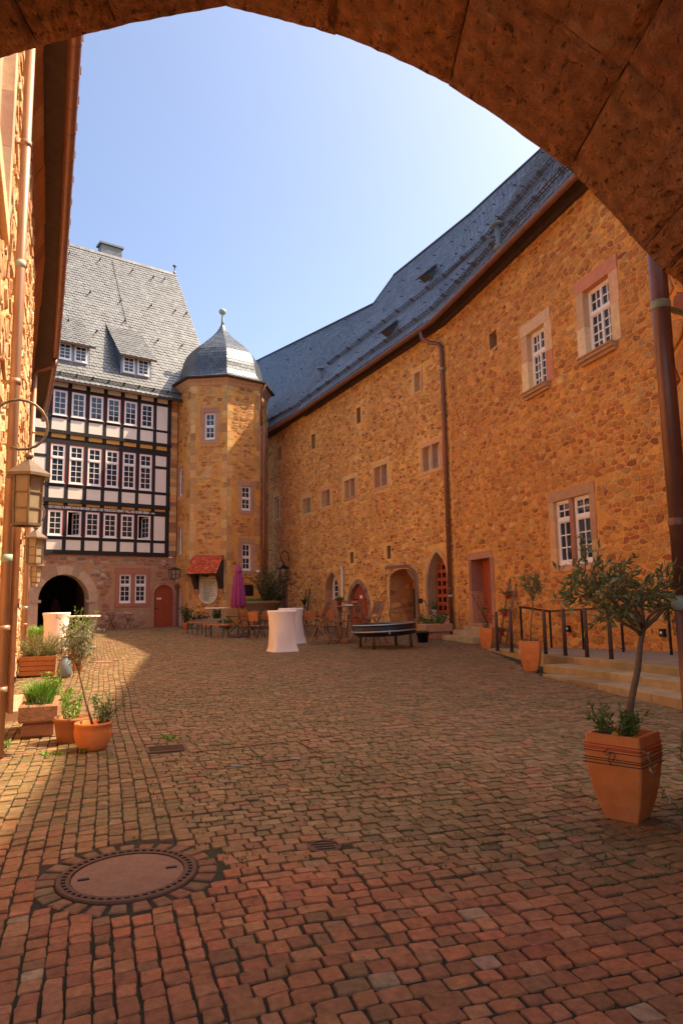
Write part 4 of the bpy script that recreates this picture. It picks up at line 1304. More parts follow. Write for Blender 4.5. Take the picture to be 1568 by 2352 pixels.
# carved inscription on the lowest head beam
def text_mesh(body, size, mt, name, parent, M4, align='LEFT', ext=.004, width=1.0, bold=0.0):
    cu = bpy.data.curves.new(name, 'FONT')
    cu.body = body; cu.size = size; cu.extrude = ext; cu.offset = bold; cu.align_x = align; cu.resolution_u = 2
    tmp = bpy.data.objects.new(name, cu)
    me = bpy.data.meshes.new_from_object(tmp)
    bpy.data.objects.remove(tmp); bpy.data.curves.remove(cu)
    me.name = name
    me.materials.clear(); me.materials.append(mt)
    if width != 1.0:
        me.transform(Matrix.Diagonal((width, 1, 1, 1)))
    me.transform(M4)
    return link(name, me, parent)
def wall_matrix(W, u, z, o):
    e = W.e if W.n.cross(Vector((0, 0, 1))).dot(W.e) < 0 else -W.e   # text reads left to right seen from outside
    x = Vector((0, 0, 1)).cross(W.n)
    m = Matrix((x, Vector((0, 0, 1)), W.n)).transposed().to_4x4()
    return Matrix.Translation(W.pt(u, z, o)) @ m
INS = 'DES HASSES FLAMME NAHM MIR MEIN LEBEN / DIE TREUE ZUR HEIMAT WILL NEU ES MIR GEBEN'
cu = bpy.data.curves.new('t', 'FONT'); cu.body = INS; cu.size = .175
tmp = bpy.data.objects.new('t', cu); mm = bpy.data.meshes.new_from_object(tmp)
wd = max(v.co.x for v in mm.vertices); bpy.data.objects.remove(tmp); bpy.data.curves.remove(cu); bpy.data.meshes.remove(mm)
text_mesh(INS, .175, M['white_ink'], 'inscription', HEADB, wall_matrix(WF, 4.58, 6.40, .05 + .012), width=5.02 / wd, bold=.006)
text_mesh('• 1952 •', .10, M['white_ink'], 'inscription_date', HEADB, wall_matrix(WF, 9.66, 6.41, .05 + .012), width=.85, bold=.004)
text_mesh('•', .12, M['white_ink'], 'inscription_mark', HEADB, wall_matrix(WF, 4.47, 6.41, .05 + .012))
# ---- roof of the timber house
oe, ze = .52, 12.72
pitchF = rad(58)
def froof(x, y, lift=0.0):
    v = ray(x, y); t = math.tan(pitchF)
    s = (ze + (oe - (CAM - WF.p).dot(WF.n)) * t - EYE) / (v.z + v.dot(WF.n) * t)
    P = CAM + v * s
    return P, (P - WF.p).dot(WF.e), (P - WF.p).dot(WF.n)
Pr, ur, orr = froof(400, 628)
Pl, ul, orl = froof(150, 560)
ORD = (orr + orl) / 2; ZR = (Pr.z + Pl.z) / 2
UE = ur + .12; UA = .5
FA, FB, FC, FDp = WF.pt(UA, ze, oe), WF.pt(UE, ze, oe), WF.pt(UE, ZR, ORD), WF.pt(UA, ZR, ORD)
roofR = random.Random(8)
bedF = do_slates(FA, FB, FC, FDp, 200, SL_LIGHT, .24, .26, TH)
nF = (FB - FA).cross(FDp - FA).normalized()
if nF.z < 0: nF = -nF
upF = (FDp - FA).normalized()
mb = MB()
for k in range(44):
    a = FDp.lerp(FC, k / 44); b = FDp.lerp(FC, (k + .96) / 44)
    mb.prism([a + nF * .02 - upF * .22, b + nF * .03 - upF * .22, b + nF * .05 + upF * .03, a + nF * .04 + upF * .03], nF * .02, pick(rngF, SL_LIGHT))
mb.build('ridge_slates', M['slate'], TH)
mb = MB(); mb.quad(FC, FDp, FDp + (-WF.n) * 4.4 + Vector((0, 0, -7)), FC + (-WF.n) * 4.4 + Vector((0, 0, -7))); mb.add([FB, FC, FC + (-WF.n) * 4.4 + Vector((0, 0, -7))], [(0, 1, 2)]); mb.build('roof_back', M['slate_bed'], TH)
# gable wall below the verge, eaves board and gutter edge
mb = MB(); mb.bar(FA - Vector((0, 0, .07)), FB - Vector((0, 0, .07)), .10, .12); mb.build('eaves_board', M['soffit'], TH)
mb = MB(); mb.quad(FA - Vector((0, 0, .03)), FB - Vector((0, 0, .03)), WF.pt(UE, ze, 0), WF.pt(UA, ze, 0)); mb.build('soffit', M['soffit'], TH)
for i in range(11):
    a = WF.pt(3.2 + i * .8, 0, 0); b = WF.pt(3.2 + (i + .97) * .8, 0, 0)
    q = FA + upF * .35
    za, oa = q.z, (q - WF.p).dot(WF.n)
    snow_guard(TH, WF.pt(3.2 + i * .8, za, oa), WF.pt(3.2 + (i + .97) * .8, za, oa), nF, .20, 3, 7)
for (px, py) in ((158, 585), (228, 600), (302, 625), (205, 675), (350, 640), (375, 645), (345, 705), (400, 717), (425, 723), (155, 740), (220, 765), (360, 785), (415, 797), (275, 695), (285, 740)):
    P, _, _ = froof(px, py); roof_hook(TH, P + nF * .02, upF, nF, 2.0)
# lightning rod cables lying on the roof
for seg in (((258, 600), (290, 745)), ((297, 750), (320, 800))):
    mb = MB(); P = [froof(seg[0][0] + (seg[1][0] - seg[0][0]) * t, seg[0][1] + (seg[1][1] - seg[0][1]) * t)[0] + nF * .05 for t in (0, .33, .66, 1)]
    mb.tube(P, .012, 5); mb.build('lightning_cable', M['iron'], TH)
# chimney and ridge finial
cu0 = WF.at(233, 590, ORD)[0]; cu1 = WF.at(288, 598, ORD)[0]
zt = WF.at(258, 566, ORD - .4)[1] + .1
mb = MB(); wbox(mb, WF, cu0 + .1, cu1 - .1, ZR - 1.2, zt - .12, ORD - 1.0, ORD - .35, (.20, .19, .17)); ch = mb.build('chimney', M['slate'], TH)
mb = MB(); wbox(mb, WF, cu0, cu1, zt - .12, zt, ORD - 1.1, ORD - .25, (.24, .22, .19)); mb.build('chimney_cap', M['slate'], ch)
for i in range(9):
    for j in range(6):
        mb = MB(); a = cu0 + .1 + (cu1 - cu0 - .2) * i / 9; b = cu0 + .1 + (cu1 - cu0 - .2) * (i + .94) / 9
        z = ZR - .35 + j * .15
        if z + .14 < zt - .12: wbox(mb, WF, a, b, z, z + .14, ORD - .36, ORD - .335, pick(rngF, SL_LIGHT)); mb.build('slate', M['slate'], ch)
fp = WF.pt(UE - .1, ZR, ORD)
mb = MB(); mb.lathe([(.10, 0), (.10, .1), (.05, .2), (.035, .45), (.10, .52), (.14, .58), (.10, .64), (.02, .68)], 10, fp); mb.build('finial', M['grey_lead'], TH)
# dormers with slate cheeks
def dormer(x0, x1, ytl, ytr, ybl, ybr, rx0, ry0, rx1, ry1):
    """front face corners in the photo, then the line where its roof meets the main slope"""
    Pb, ub, ob = froof((x0 + x1) / 2, (ybl + ybr) / 2)
    of = ob + .02
    u0, zt0 = WF.at(x0, ytl, of); u1, zt1 = WF.at(x1, ytr, of)
    zb = (WF.at(x0, ybl, of)[1] + WF.at(x1, ybr, of)[1]) / 2; zt = (zt0 + zt1) / 2
    mb = MB(); wbox(mb, WF, u0, u1, zb, zt, of - .12, of)
    d = mb.build('dormer', mat('dormer_wood', (.30, .33, .38), rough=.6, vary=.1), TH)
    um = (u0 + u1) / 2
    wins = []
    for (a, b) in ((u0 + .12, um - .08), (um + .08, u1 - .12)):
        w_ = window(WF, a, b, zb + .12, zt - .1, of + .03, d, cols=2, rows=4, fr=.05, bar=.026)
        for chh in list(w_.children): chh.parent = d
    # roof: from front edge up to the main slope
    _, ua, oa = froof(rx0, ry0); Pa = froof(rx0, ry0)[0]
    _, uc, oc = froof(rx1, ry1); Pc = froof(rx1, ry1)[0]
    ob2 = (oa + oc) / 2; zb2 = (Pa.z + Pc.z) / 2
    A = WF.pt(u0 - .16, zt - .10, of + .30); B = WF.pt(u1 + .22, zt - .10, of + .30)
    C = WF.pt(u1 + .22, zb2, ob2); D = WF.pt(u0 - .16, zb2, ob2)
    do_slates(A, B, C, D, 0, SL_LIGHT, .24, .26, d)
    # cheeks
    mb = MB()
    def slope_z(o_): return ze + (oe - o_) * math.tan(pitchF)
    for uu in (u0 - .02, u1 + .02):
        P = [WF.pt(uu, zb - .12, of), WF.pt(uu, zt, of), WF.pt(uu, zb2 - .05, ob2), ]
        mb.add(P, [(0, 1, 2)], (.085, .105, .135))
    mb.build('cheek', M['slate'], d)
    mb = MB(); mb.bar(A - Vector((0, 0, .05)), B - Vector((0, 0, .05)), .08, .1); mb.build('eaves_board', M['soffit'], d)
    return d
dormer(*zA(690, 0)[:1], *zA(862, 0)[:1], zA(0, 735)[1], zA(0, 768)[1], zA(0, 850)[1], zA(0, 880)[1], *zA(585, 552), *zA(840, 622))
dormer(*zA(322, 0)[:1], *zA(512, 0)[:1], zA(0, 655)[1], zA(0, 690)[1], zA(0, 775)[1], zA(0, 805)[1], *zA(250, 490), *zA(490, 545))

# ================================================================== STAIR TOWER
rngT = random.Random(77)
TV = gnd(520, 1437); TV = at_depth(520, 1437, 35.6); TV.z = 0
toc = Vector((-TV.x, -TV.y, 0)).normalized()
TRAD = 2.60
phi0 = math.atan2(toc.y, toc.x) + rad(6.5)
TC = TV - Vector((math.cos(phi0), math.sin(phi0), 0)) * TRAD
tow = site('stair_tower', (TC.x, TC.y, .5), 'octagonal stone stair tower with bell shaped slate dome and finial', 'tower')
def tv(k, r=TRAD): a = phi0 + rad(45) * k; return Vector((TC.x + r * math.cos(a), TC.y + r * math.sin(a)))
ZT = 13.55
facet = {}
for name, (ka, kb) in {'B': (-1, 0), 'C': (0, 1), 'A': (-2, -1), 'D': (1, 2), 'E': (2, 3), 'H': (-3, -2)}.items():
    p, q = tv(ka), tv(kb)
    w = Wall((p.x, p.y), (q.x, q.y), side=(p.x * .5 + q.x * .5 + ((p + q) / 2 - TC.xy).x, p.y * .5 + q.y * .5 + ((p + q) / 2 - TC.xy).y))
    facet[name] = w
# windows measured on the facets
TB, TCf, TA = facet['B'], facet['C'], facet['A']
zT4 = conv(660, 1200, .29337)
win_b = prect(TB, zT4, 541, 1540, 683, 1905)
win_c1 = prect(TCf, zF, 958, -145, 1056, 112)
win_c2 = prect(TCf, zF, 963, 455, 1057, 742)
win_a1 = prect(TA, zF, 303, 285, 335, 568)
win_a2 = prect(TA, conv(0, 900, .7015), 1022, 1390, 1042, 1545)
door_a = prect(TA, zF, 245, 875, 333, 1312)
wb_hole = prect(TCf, zF, 985, 885, 1085, 1005)
holes_t = {'B': [win_b], 'C': [win_c1, win_c2, wb_hole], 'A': [win_a1, win_a2, (door_a[0], door_a[1], -.4, door_a[3])], 'D': [], 'E': [], 'H': []}
for nm in ('B', 'C', 'A', 'D', 'E', 'H'):
    w = facet[nm]
    ws = wall_sheet(w, 0, w.L, -.3, lambda u: ZT, holes_t[nm], M['mortar_red'] if nm == 'D' else M['mortar'], tow, 'wall', step=.7)
    sk = [(r[0] - .26, r[1] + .26, r[2] - .2, r[3] + .24) for r in holes_t[nm]]
    if nm in 'BCAD':
        # quoins at both edges
        z = .35
        while z < ZT - .3:
            h = rngT.uniform(.28, .5)
            for side in (0, 1):
                L = rngT.uniform(.16, .42)
                a, b = (0.0, L) if side == 0 else (w.L - L, w.L)
                r = (a, b, z, z + h - .02)
                if not any(a < s[1] and b > s[0] and z < s[3] and z + h > s[2] for s in sk):
                    mb = MB(); wbox(mb, w, a + (.004 if side == 0 else 0), b - (.004 if side else 0), z, z + h - .02, -.05, .014 + rngT.uniform(0, .006), pick(rngT, [(5, (.72, .40, .14)), (3, (.66, .35, .125)), (2, (.55, .26, .10))]))
                    mb.build('quoin', M['ashlar'], ws); sk.append(r)
            z += h
        rubble(w, .02, w.L - .02, 0, lambda u: ZT - .3, sk, ws, rngT, w=.29, h=.145, table=ST_TOWER if nm != 'A' else ST_OCHRE, n=110 if nm in 'BC' else 40, proud=(.006, .022), bare=.03)
def twin(w, r, jw=.2, lh=.28, tr=True, rows=2, cols=2, rt=2, o=-.1):
    surround(w, *r, tow, rngT, jw=jw, lh=lh, sh=.2, jambs=2, depth=.25, proud=.018, table=[(3, (.60, .33, .17)), (2, (.54, .26, .14))])
    window(w, r[0] + .003, r[1] - .003, r[2] + .04, r[3] - .003, o, tow, cols=cols, rows=rows, rows_top=rt, transom=(r[2] + (r[3] - r[2]) * .5) if tr else None, fr=.055, bar=.03)
twin(TB, win_b); twin(TCf, win_c1); twin(TCf, win_c2)
twin(TA, win_a1, .14, .16, False, 4, 1); twin(TA, win_a2, .14, .16, False, 4, 1)
wbox(MB(), TCf, *wb_hole, -.05, -.02).build('dark_panel', M['black_plastic'], tow)
# pointed doorway on the left facet
inn = arch_pts((door_a[0] + door_a[1]) / 2, door_a[1] - door_a[0], .3, door_a[3] - .55, door_a[3], True, 6)
out = arch_pts((door_a[0] + door_a[1]) / 2, door_a[1] - door_a[0] + .24, .3, door_a[3] - .55, door_a[3] + .12, True, 6)
spandrel(TA, inn, (door_a[0], door_a[1], -.4, door_a[3]), -.002, tow, M['mortar'])
arch_frame(TA, inn, out, -.4, .02, tow, M['ashlar'], rngT, [(2, (.52, .24, .14))], split=3)
mb = MB(); wpoly(mb, TA, inn, -.38, -.30); mb.build('door', M['white'], tow)['label'] = 'pale narrow pointed door in red stone frame'
# cornice
mb = MB()
ring = [(TRAD + .0, ZT - .34), (TRAD + .05, ZT - .30), (TRAD + .10, ZT - .16), (TRAD + .24, ZT - .04), (TRAD + .24, ZT + .02)]
mb.lathe(ring, 8, (TC.x, TC.y, 0), (.62, .32, .15), smooth=False, rot=phi0, cap=False); mb.build('cornice', M['ashlar'], tow)
mb = MB(); mb.lathe([(TRAD + .36, ZT + .02), (TRAD + .42, ZT + .05), (TRAD + .42, ZT + .12), (TRAD + .30, ZT + .15)], 8, (TC.x, TC.y, 0), smooth=False, rot=phi0); mb.build('eaves_gutter', M['soffit'], tow)
# bell dome, facet by facet in slates
prof = [(3.0, .11), (2.64, .20), (2.40, .40), (2.30, .72), (2.24, 1.06), (2.13, 1.40), (1.94, 1.74), (1.60, 2.07), (1.06, 2.46), (.60, 2.82), (.32, 3.10), (.15, 3.34), (.09, 3.48)]
domeS = 1.0; prof = [(r, z * 1.16) for r, z in prof]
mb = MB(); mb.lathe([(r * domeS - .03, ZT + z - .02) for r, z in prof], 8, (TC.x, TC.y, 0), smooth=False, rot=phi0); dome = mb.build('dome', M['slate_bed'], tow)
items = []
prof2 = [(r * domeS, z) for r, z in prof]
# resample by arc length
seg = [0]
for i in range(1, len(prof2)): seg.append(seg[-1] + math.hypot(prof2[i][0] - prof2[i - 1][0], prof2[i][1] - prof2[i - 1][1]))
def pr(s):
    for i in range(1, len(seg)):
        if s <= seg[i]:
            t = (s - seg[i - 1]) / (seg[i] - seg[i - 1]); return prof2[i - 1][0] * (1 - t) + prof2[i][0] * t, prof2[i - 1][1] * (1 - t) + prof2[i][1] * t
    return prof2[-1]
SL_DOME = [(30, (.105, .11, .12)), (20, (.12, .125, .13)), (10, (.09, .095, .105))]
nrow = 26
for k in range(8):
    a0, a1 = phi0 + rad(45) * k, phi0 + rad(45) * (k + 1)
    for j in range(nrow):
        s0, s1 = seg[-1] * j / nrow, min(seg[-1], seg[-1] * (j + 1.25) / nrow)
        (r0, z0), (r1, z1) = pr(s0), pr(s1)
        def PT(r, z, f, l): 
            p = Vector((math.cos(a0), math.sin(a0))) * (1 - f) + Vector((math.cos(a1), math.sin(a1))) * f
            return Vector((TC.x + p.x * (r + l), TC.y + p.y * (r + l), ZT + z))
        nc = max(1, int(r0 * .765 / .21)); off = .5 if j % 2 else 0
        for c in range(-1, nc + 1):
            f0, f1 = max(0, (c + off + .03) / nc), min(1, (c + 1 + off - .03) / nc)
            if f1 - f0 < .2 / nc: continue
            fm = (f1 - f0) * .25
            l = .016 * rngT.uniform(.8, 1.5)
            (rm, zm) = pr(s0 + (s1 - s0) * .2)
            V = [PT(rm, zm, f0, l), PT(r0, z0, f0 + fm, l), PT(r0, z0, f1 - fm, l), PT(rm, zm, f1, l), PT(r1, z1, f1, 0), PT(r1, z1, f0, 0), PT(r0, z0, f0 + fm, l - .014), PT(r0, z0, f1 - fm, l - .014)]
            items.append((V, [(0, 1, 2, 3, 4, 5), (6, 7, 2, 1)], pick(rngT, SL_DOME), poly_px(V[:6]) if (k in (0, 7, 6, 1)) else 0))
pieces('slate', 'slates', dome, items, M['slate'], 150)
mb = MB(); mb.lathe([(.10, 4.0), (.075, 4.3), (.055, 4.62), (.06, 4.66), (.17, 4.73), (.22, 4.84), (.19, 4.94), (.10, 5.01), (.01, 5.04)], 12, (TC.x, TC.y, ZT)); mb.build('finial', M['verdigris'], tow)
# long pipe in the corner beside the tower
pc_ = at_depth(606, 1200, 36.2); mb = MB(); mb.tube([(pc_.x, 36.2, gz(0, 36)), (pc_.x, 36.2, 11.2)], .075, 10); mb.build('downpipe', M['copper'], tow)
# small pipe from the tower gutter
mb = MB(); q = tv(1, TRAD + .1)
mb.tube([(tv(1, TRAD + .4).x, tv(1, TRAD + .4).y, ZT - .02), (q.x, q.y, ZT - .5), (q.x + .02, q.y, ZT - 2.3)], .06, 8); mb.build('downpipe', M['copper'], tow)

# notice board with tiled canopy on facet B
zP = conv(740, 2210, .10204)
nb = site('notice_board', TB.pt(1, .5, 0), 'cream shield shaped notice board under small red tiled canopy on tower', 'sign')
bu0, bz0 = TB.at(*zP(525, 1650), .05); bu1, _ = TB.at(*zP(1275, 1650), .05); _, btop = TB.at(*zP(900, 930), .05); _, bbot = TB.at(*zP(890, 2020), .05)
bu0, bu1 = min(bu0, bu1), max(bu0, bu1)
def shield(m=0.0):
    L = []
    w = bu1 - bu0
    cx = (bu0 + bu1) / 2
    for k in range(9):
        t = k / 8
        z = bz0 - (bz0 - bbot) * (1 - math.cos(t * math.pi / 2)) if False else bz0 - (bz0 - bbot) * math.sin(t * math.pi / 2) ** 1.25
        L.append((cx - w / 2 * math.cos(t * math.pi / 2) ** .9, z))
    Rr = [(2 * cx - u, z) for u, z in L[:-1]][::-1]
    return [(bu0 + w * .04, btop)] + L + Rr + [(bu1 - w * .04, btop)]
mb = MB(); wpoly(mb, TB, shield(), .02, .055); bo = mb.build('board', M['cream'], nb)
flip = TB.e.dot(Vector((0, 0, 1)).cross(TB.n)) < 0
uL = (bu1 if flip else bu0); sgn = -1 if flip else 1
wS = bu1 - bu0
def tx(body, size, mt, fx, z, nm, width=.9): text_mesh(body, size, mt, nm, nb, wall_matrix(TB, uL + sgn * wS * fx, z, .058), ext=.002, width=width)
Ht = btop - bbot
tx('Schloß Spangenberg', .135, M['red_ink'], .17, btop - Ht * .115, 'board_title', .98)
lines = ['Burg und Ort Spangenberg', 'durch die Herren angelegt', 'Verkauf an die Landgrafen', 'von Hessen, Umbau zur', 'landgräflichen Burg', 'Residenz von Landgraf Otto', 'bis zu seinem Tod', 'Ausbau zur Festung', 'der Zeit', 'Landgraf Philipp, Bau der', 'Gräben und Wälle', 'bis 1565', 'unter Landgraf Wilhelm', 'Jagdschloß und', 'nach dem Krieg Festung', 'und Gefängnis', 'auf dem Schloß Forstschule', 'im Schloß Lager für', 'Kriegsgefangene', 'Zerstörung', 'Wiederaufbau durch', 'Land Hessen', 'seit 1982 Hotel']
lines = lines[:23]
for i, l in enumerate(lines):
    tx(l, .062, M['ink'], .25, btop - Ht * (.185 + .0325 * i), 'board_text', .95)
for i, yv in ((0, '1235'), (2, '1350'), (5, '1376'), (7, '1413'), (9, '1527'), (12, '1618'), (14, '1758'), (16, '1866'), (17, '1907'), (19, '1945'), (21, '1952')):
    tx(yv, .058, M['red_ink'], .13, btop - Ht * (.185 + .0325 * i), 'board_year', .85)
# canopy
cu0, cz0 = TB.at(*zP(20, 850), .95); cu1, _ = TB.at(*zP(1240, 850), .95)
_, czt = TB.at(*zP(900, 110), .08)
ct0 = TB.at(*zP(310, 130), .08)[0]; ct1 = TB.at(*zP(1515, 100), .08)[0]
A = TB.pt(cu0, cz0, .95); B = TB.pt(cu1, cz0, .95); Cc = TB.pt(ct1, czt, .08); Dd = TB.pt(ct0, czt, .08)
ncan = (B - A).cross(Dd - A).normalized()
if ncan.z < 0: ncan = -ncan
mb = MB(); mb.prism([A - ncan * .02, B - ncan * .02, Cc - ncan * .02, Dd - ncan * .02], -ncan * .04); can = mb.build('canopy', M['soffit'], nb)
rows, cols = 11, 11
for r in range(rows):
    off = .5 if r % 2 else 0
    for c in range(-1, cols + 1):
        s0, s1 = max(0, (c + off + .02) / cols), min(1, (c + 1 + off - .02) / cols)
        if s1 - s0 < .3 / cols: continue
        t0, t1 = r / rows, min(1, (r + 1.2) / rows)
        def S(s, t): return (A * (1 - s) + B * s) * (1 - t) + (Dd * (1 - s) + Cc * s) * t
        sm = (s1 - s0) * .28; tm = (t1 - t0) * .2
        l = .028
        V = [S(s0, t0 + tm) + ncan * l, S(s0 + sm, t0) + ncan * l, S(s1 - sm, t0) + ncan * l, S(s1, t0 + tm) + ncan * l, S(s1, t1), S(s0, t1), S(s0, t0 + tm) - ncan * .0, S(s0 + sm, t0), S(s1 - sm, t0), S(s1, t0 + tm)]
        mb = MB(); mb.add(V, [(0, 1, 2, 3, 4, 5), (6, 7, 1, 0), (7, 8, 2, 1), (8, 9, 3, 2)], pick(rngT, [(3, (.66, .115, .04)), (2, (.56, .09, .035)), (1, (.74, .16, .06))])); mb.build('roof_tile', M['red_tile'], can)
for uu in (min(ct0, ct1) + .22, max(ct0, ct1) - .12):
    mb = MB()
    mb.prism([TB.pt(uu - .11, czt - .25, 0), TB.pt(uu - .11, cz0 - .08, .72), TB.pt(uu - .11, cz0 - .16, .70), TB.pt(uu - .11, cz0 - .75, .16), TB.pt(uu - .11, cz0 - .75, 0)], TB.e * .22); mb.build('bracket', M['soffit'], nb)
    mb = MB(); wbox(mb, TB, uu - .12, uu + .12, cz0 - .98, cz0 - .752, 0, .2, (.52, .20, .10)); mb.build('corbel', M['ashlar'], nb)
for uu in np.linspace(cu0 * .9 + cu1 * .1, cu0 * .05 + cu1 * .95, 3):
    mb = MB(); wbox(mb, TB, uu - .05, uu + .05, cz0 - .13, cz0 - .05, .1, .88); mb.build('rafter', M['soffit'], nb)

# ================================================================== LEFT BUILDING
LB = site('plastered_house', WL.pt(10, .2, -2), 'sunlit ochre stone house along left edge with copper gutter and downpipes', 'house')
rngL = random.Random(31)
EL = 9.55
wallL2 = wall_sheet(WL2, 0, WL2.L, -.4, lambda u: EL + .15, [], M['mortar_pale'], LB)
rubble(WL2, 0, WL2.L, -.1, lambda u: EL - .2, [], wallL2, rngL, w=.34, h=.19, table=ST_PALE, n=120, proud=(.01, .05), bare=.10)
# openings: a doorway with a red wooden door, a tall window upstream
def uL_at(px, py): return WL.at(px, py)[0]
ud0, ud1 = 5.6, 7.1
zdb = WL.base(ud0)
LD = (ud0, ud1, zdb + .12, zdb + 2.75)
LW = (1.35, 2.6, 5.4, 8.1)
wallL = wall_sheet(WL, 0, WL.L, -.4, lambda u: EL + .15, [LD, LW], M['mortar_pale'], LB)
rubble(WL, 0, WL.L, -.1, lambda u: EL - .2, [(ud0 - .32, ud1 + .32, -1, LD[3] + .4), (LW[0] - .35, LW[1] + .35, LW[2] - .3, LW[3] + .4)], wallL, rngL, w=.34, h=.19, table=ST_PALE, n=200, proud=(.01, .05), bare=.10)
surround(WL, *LD, LB, rngL, jw=.26, lh=.3, sh=.14, jambs=4, depth=.35, proud=.05, table=[(3, (.70, .42, .22)), (2, (.62, .33, .18))], sill_proud=.25)
surround(WL, *LW, LB, rngL, jw=.28, lh=.3, sh=.2, jambs=4, depth=.35, proud=.06, table=[(3, (.74, .48, .27)), (2, (.68, .38, .21))])
window(WL, LW[0] + .003, LW[1] - .003, LW[2] + .04, LW[3] - .003, -.15, LB, cols=2, rows=5, leaves=2, transom=LW[2] + 1.8)
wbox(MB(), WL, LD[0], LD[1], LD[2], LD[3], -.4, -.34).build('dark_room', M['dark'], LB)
# door leaf standing open against the wall
mb = MB()
hp = WL.pt(ud0 + .02, 0, .02); dr = (WL.e * -.97 + WL.n * .24).normalized()
for k in range(4):
    a = hp + dr * (.15 * k + .003); b = hp + dr * (.15 * k + .146)
    mb2 = MB(); mb2.prism([a + Vector((0, 0, LD[2] + .02)), b + Vector((0, 0, LD[2] + .02)), b + Vector((0, 0, LD[3] - .05)), a + Vector((0, 0, LD[3] - .05))], WL.n * .045); mb2.build('door_plank', M['brown_door'], LB)
mb = MB()
for zz in (.4, 1.3, 2.1): mb.prism([hp + Vector((0, 0, LD[2] + zz)) + WL.n * .045, hp + dr * .6 + Vector((0, 0, LD[2] + zz)) + WL.n * .045, hp + dr * .6 + Vector((0, 0, LD[2] + zz + .06)) + WL.n * .045, hp + Vector((0, 0, LD[2] + zz + .06)) + WL.n * .045], WL.n * .015)
mb.build('strap_hinge', M['iron'], LB)
# cornice, soffit, gutter
for WX in (WL, WL2):
  u = 0.0
  while u < WX.L:
    L = rngL.uniform(.7, 1.2)
    b = min(u + L, WX.L)
    c = pick(rngL, [(3, (.50, .21, .10)), (2, (.44, .17, .09)), (1, (.56, .28, .14))])
    m2 = MB()
    o_ = .10 + rngL.uniform(-.012, .012)
    P = [(EL - .42, 0), (EL - .40, o_ * .5), (EL - .22, o_), (EL - .06, o_ + .10), (EL, o_ + .12), (EL, 0)]
    m2.prism([WX.pt(u + .006, z, o) for z, o in P], WX.e * (b - u - .012), c); m2.build('cornice_stone', M['ashlar'], LB)
    u = b
G = [at_z(x, y, EL - .05) for x, y in ((172, 95), (161, 300), (149, 517), (139, 677), (128, 819), (113, 905), (100, 964))]
d0 = (G[0] - G[2]).normalized()
G = [G[0] + d0 * 6] + G
gp = G
pts = []
for a, b in zip(gp[:-1], gp[1:]):
    k = max(1, round((b - a).length / .8))
    for i in range(k): pts.append(a.lerp(b, i / k))
pts.append(gp[-1])
mb = MB(); mb.tube(pts, .10, 12); gl = mb.build('gutter', M['copper'], LB)
for i in range(1, len(pts) - 1):
    t = (pts[i + 1] - pts[i - 1]).normalized()
    mb = MB(); mb.tube([pts[i] - t * .01, pts[i] + t * .01], .106, 12); mb.bar(pts[i] + Vector((.10, .04, .03)), pts[i] + Vector((.10, .04, .16)), .02); mb.build('gutter_joint', M['copper'], gl)
mb = MB()
for i in range(len(gp) - 1):
    a, b = gp[i], gp[i + 1]
    ua = (a - WL.p).dot(WL.e); ub = (b - WL.p).dot(WL.e)
    wa = WL.pt(ua, EL + .02, .05) if ua < WL.L else WL2.pt((a - WL2.p).dot(WL2.e), EL + .02, .05)
    wb = WL.pt(ub, EL + .02, .05) if ub < WL.L else WL2.pt((b - WL2.p).dot(WL2.e), EL + .02, .05)
    mb.quad(a + Vector((0, 0, .02)), b + Vector((0, 0, .02)), wb, wa)
mb.build('soffit', M['soffit'], LB)
mb = MB()
for i in range(len(gp) - 1):
    a, b = gp[i] + Vector((.06, .02, .10)), gp[i + 1] + Vector((.06, .02, .10))
    c, d = b - WL.n * 4.6 + Vector((0, 0, 5.2)), a - WL.n * 4.6 + Vector((0, 0, 5.2))
    mb.quad(a, b, c, d)
mb.build('roof_slope', M['slate_bed'], LB)
# end wall of the left building
WE = Wall((WL2.pt(WL2.L, 0).x, WL2.pt(WL2.L, 0).y), (WL2.pt(WL2.L, 0, -5).x, WL2.pt(WL2.L, 0, -5).y), side=(-12, 36))
wall_sheet(WE, 0, 5, -.3, lambda u: EL + .2, [], M['mortar_pale'], LB)
# downpipes
def vpipe(px0, py0, px1, py1, Y, r, zt, mt, joints, verd):
    p0, p1 = at_depth(px0, py0, Y), at_depth(px1, py1, Y)
    x = (p0.x + p1.x) / 2
    mb = MB(); mb.tube([(x, Y, gz(x, Y) - .02), (x, Y, zt)], r, 14); o = mb.build('downpipe', M[mt], LB)
    for z in joints:
        j = MB(); j.tube([(x, Y, z - .03), (x, Y, z + .03)], r * 1.16, 14); j.bar((x, Y, z), (x - .3, Y - .1, z), .02); j.build('pipe_clip', M[mt], o)
    for z in verd:
        j = MB(); j.tube([(x, Y, z - .04), (x, Y, z + .04)], r * 1.04, 14); j.build('pipe_joint', M['verdigris'], o)
    return o, x
vpipe(61, 118, 8, 1700, 7.0, .052, EL + .2, 'copper_pale', (.75, 1.35, 3.9, 6.6), (2.05, 5.2, 7.9))
dpx, xq = vpipe(82, 690, 61, 1473, 21.0, .075, EL - .62, 'copper_pale', (1.1, 3.0, 5.0, 7.0), (1.6,))
gq = min(pts, key=lambda p: (p.xy - Vector((xq, 21.0))).length)
mb = MB(); mb.tube([gq + Vector((0, 0, -.05)), gq + Vector((0, 0, -.3)), Vector((xq + .25, 21.05, EL - .5)), Vector((xq + .05, 21, EL - .56)), Vector((xq, 21, EL - .75))], .07, 10); mb.build('pipe_swan_neck', M['copper'], dpx)

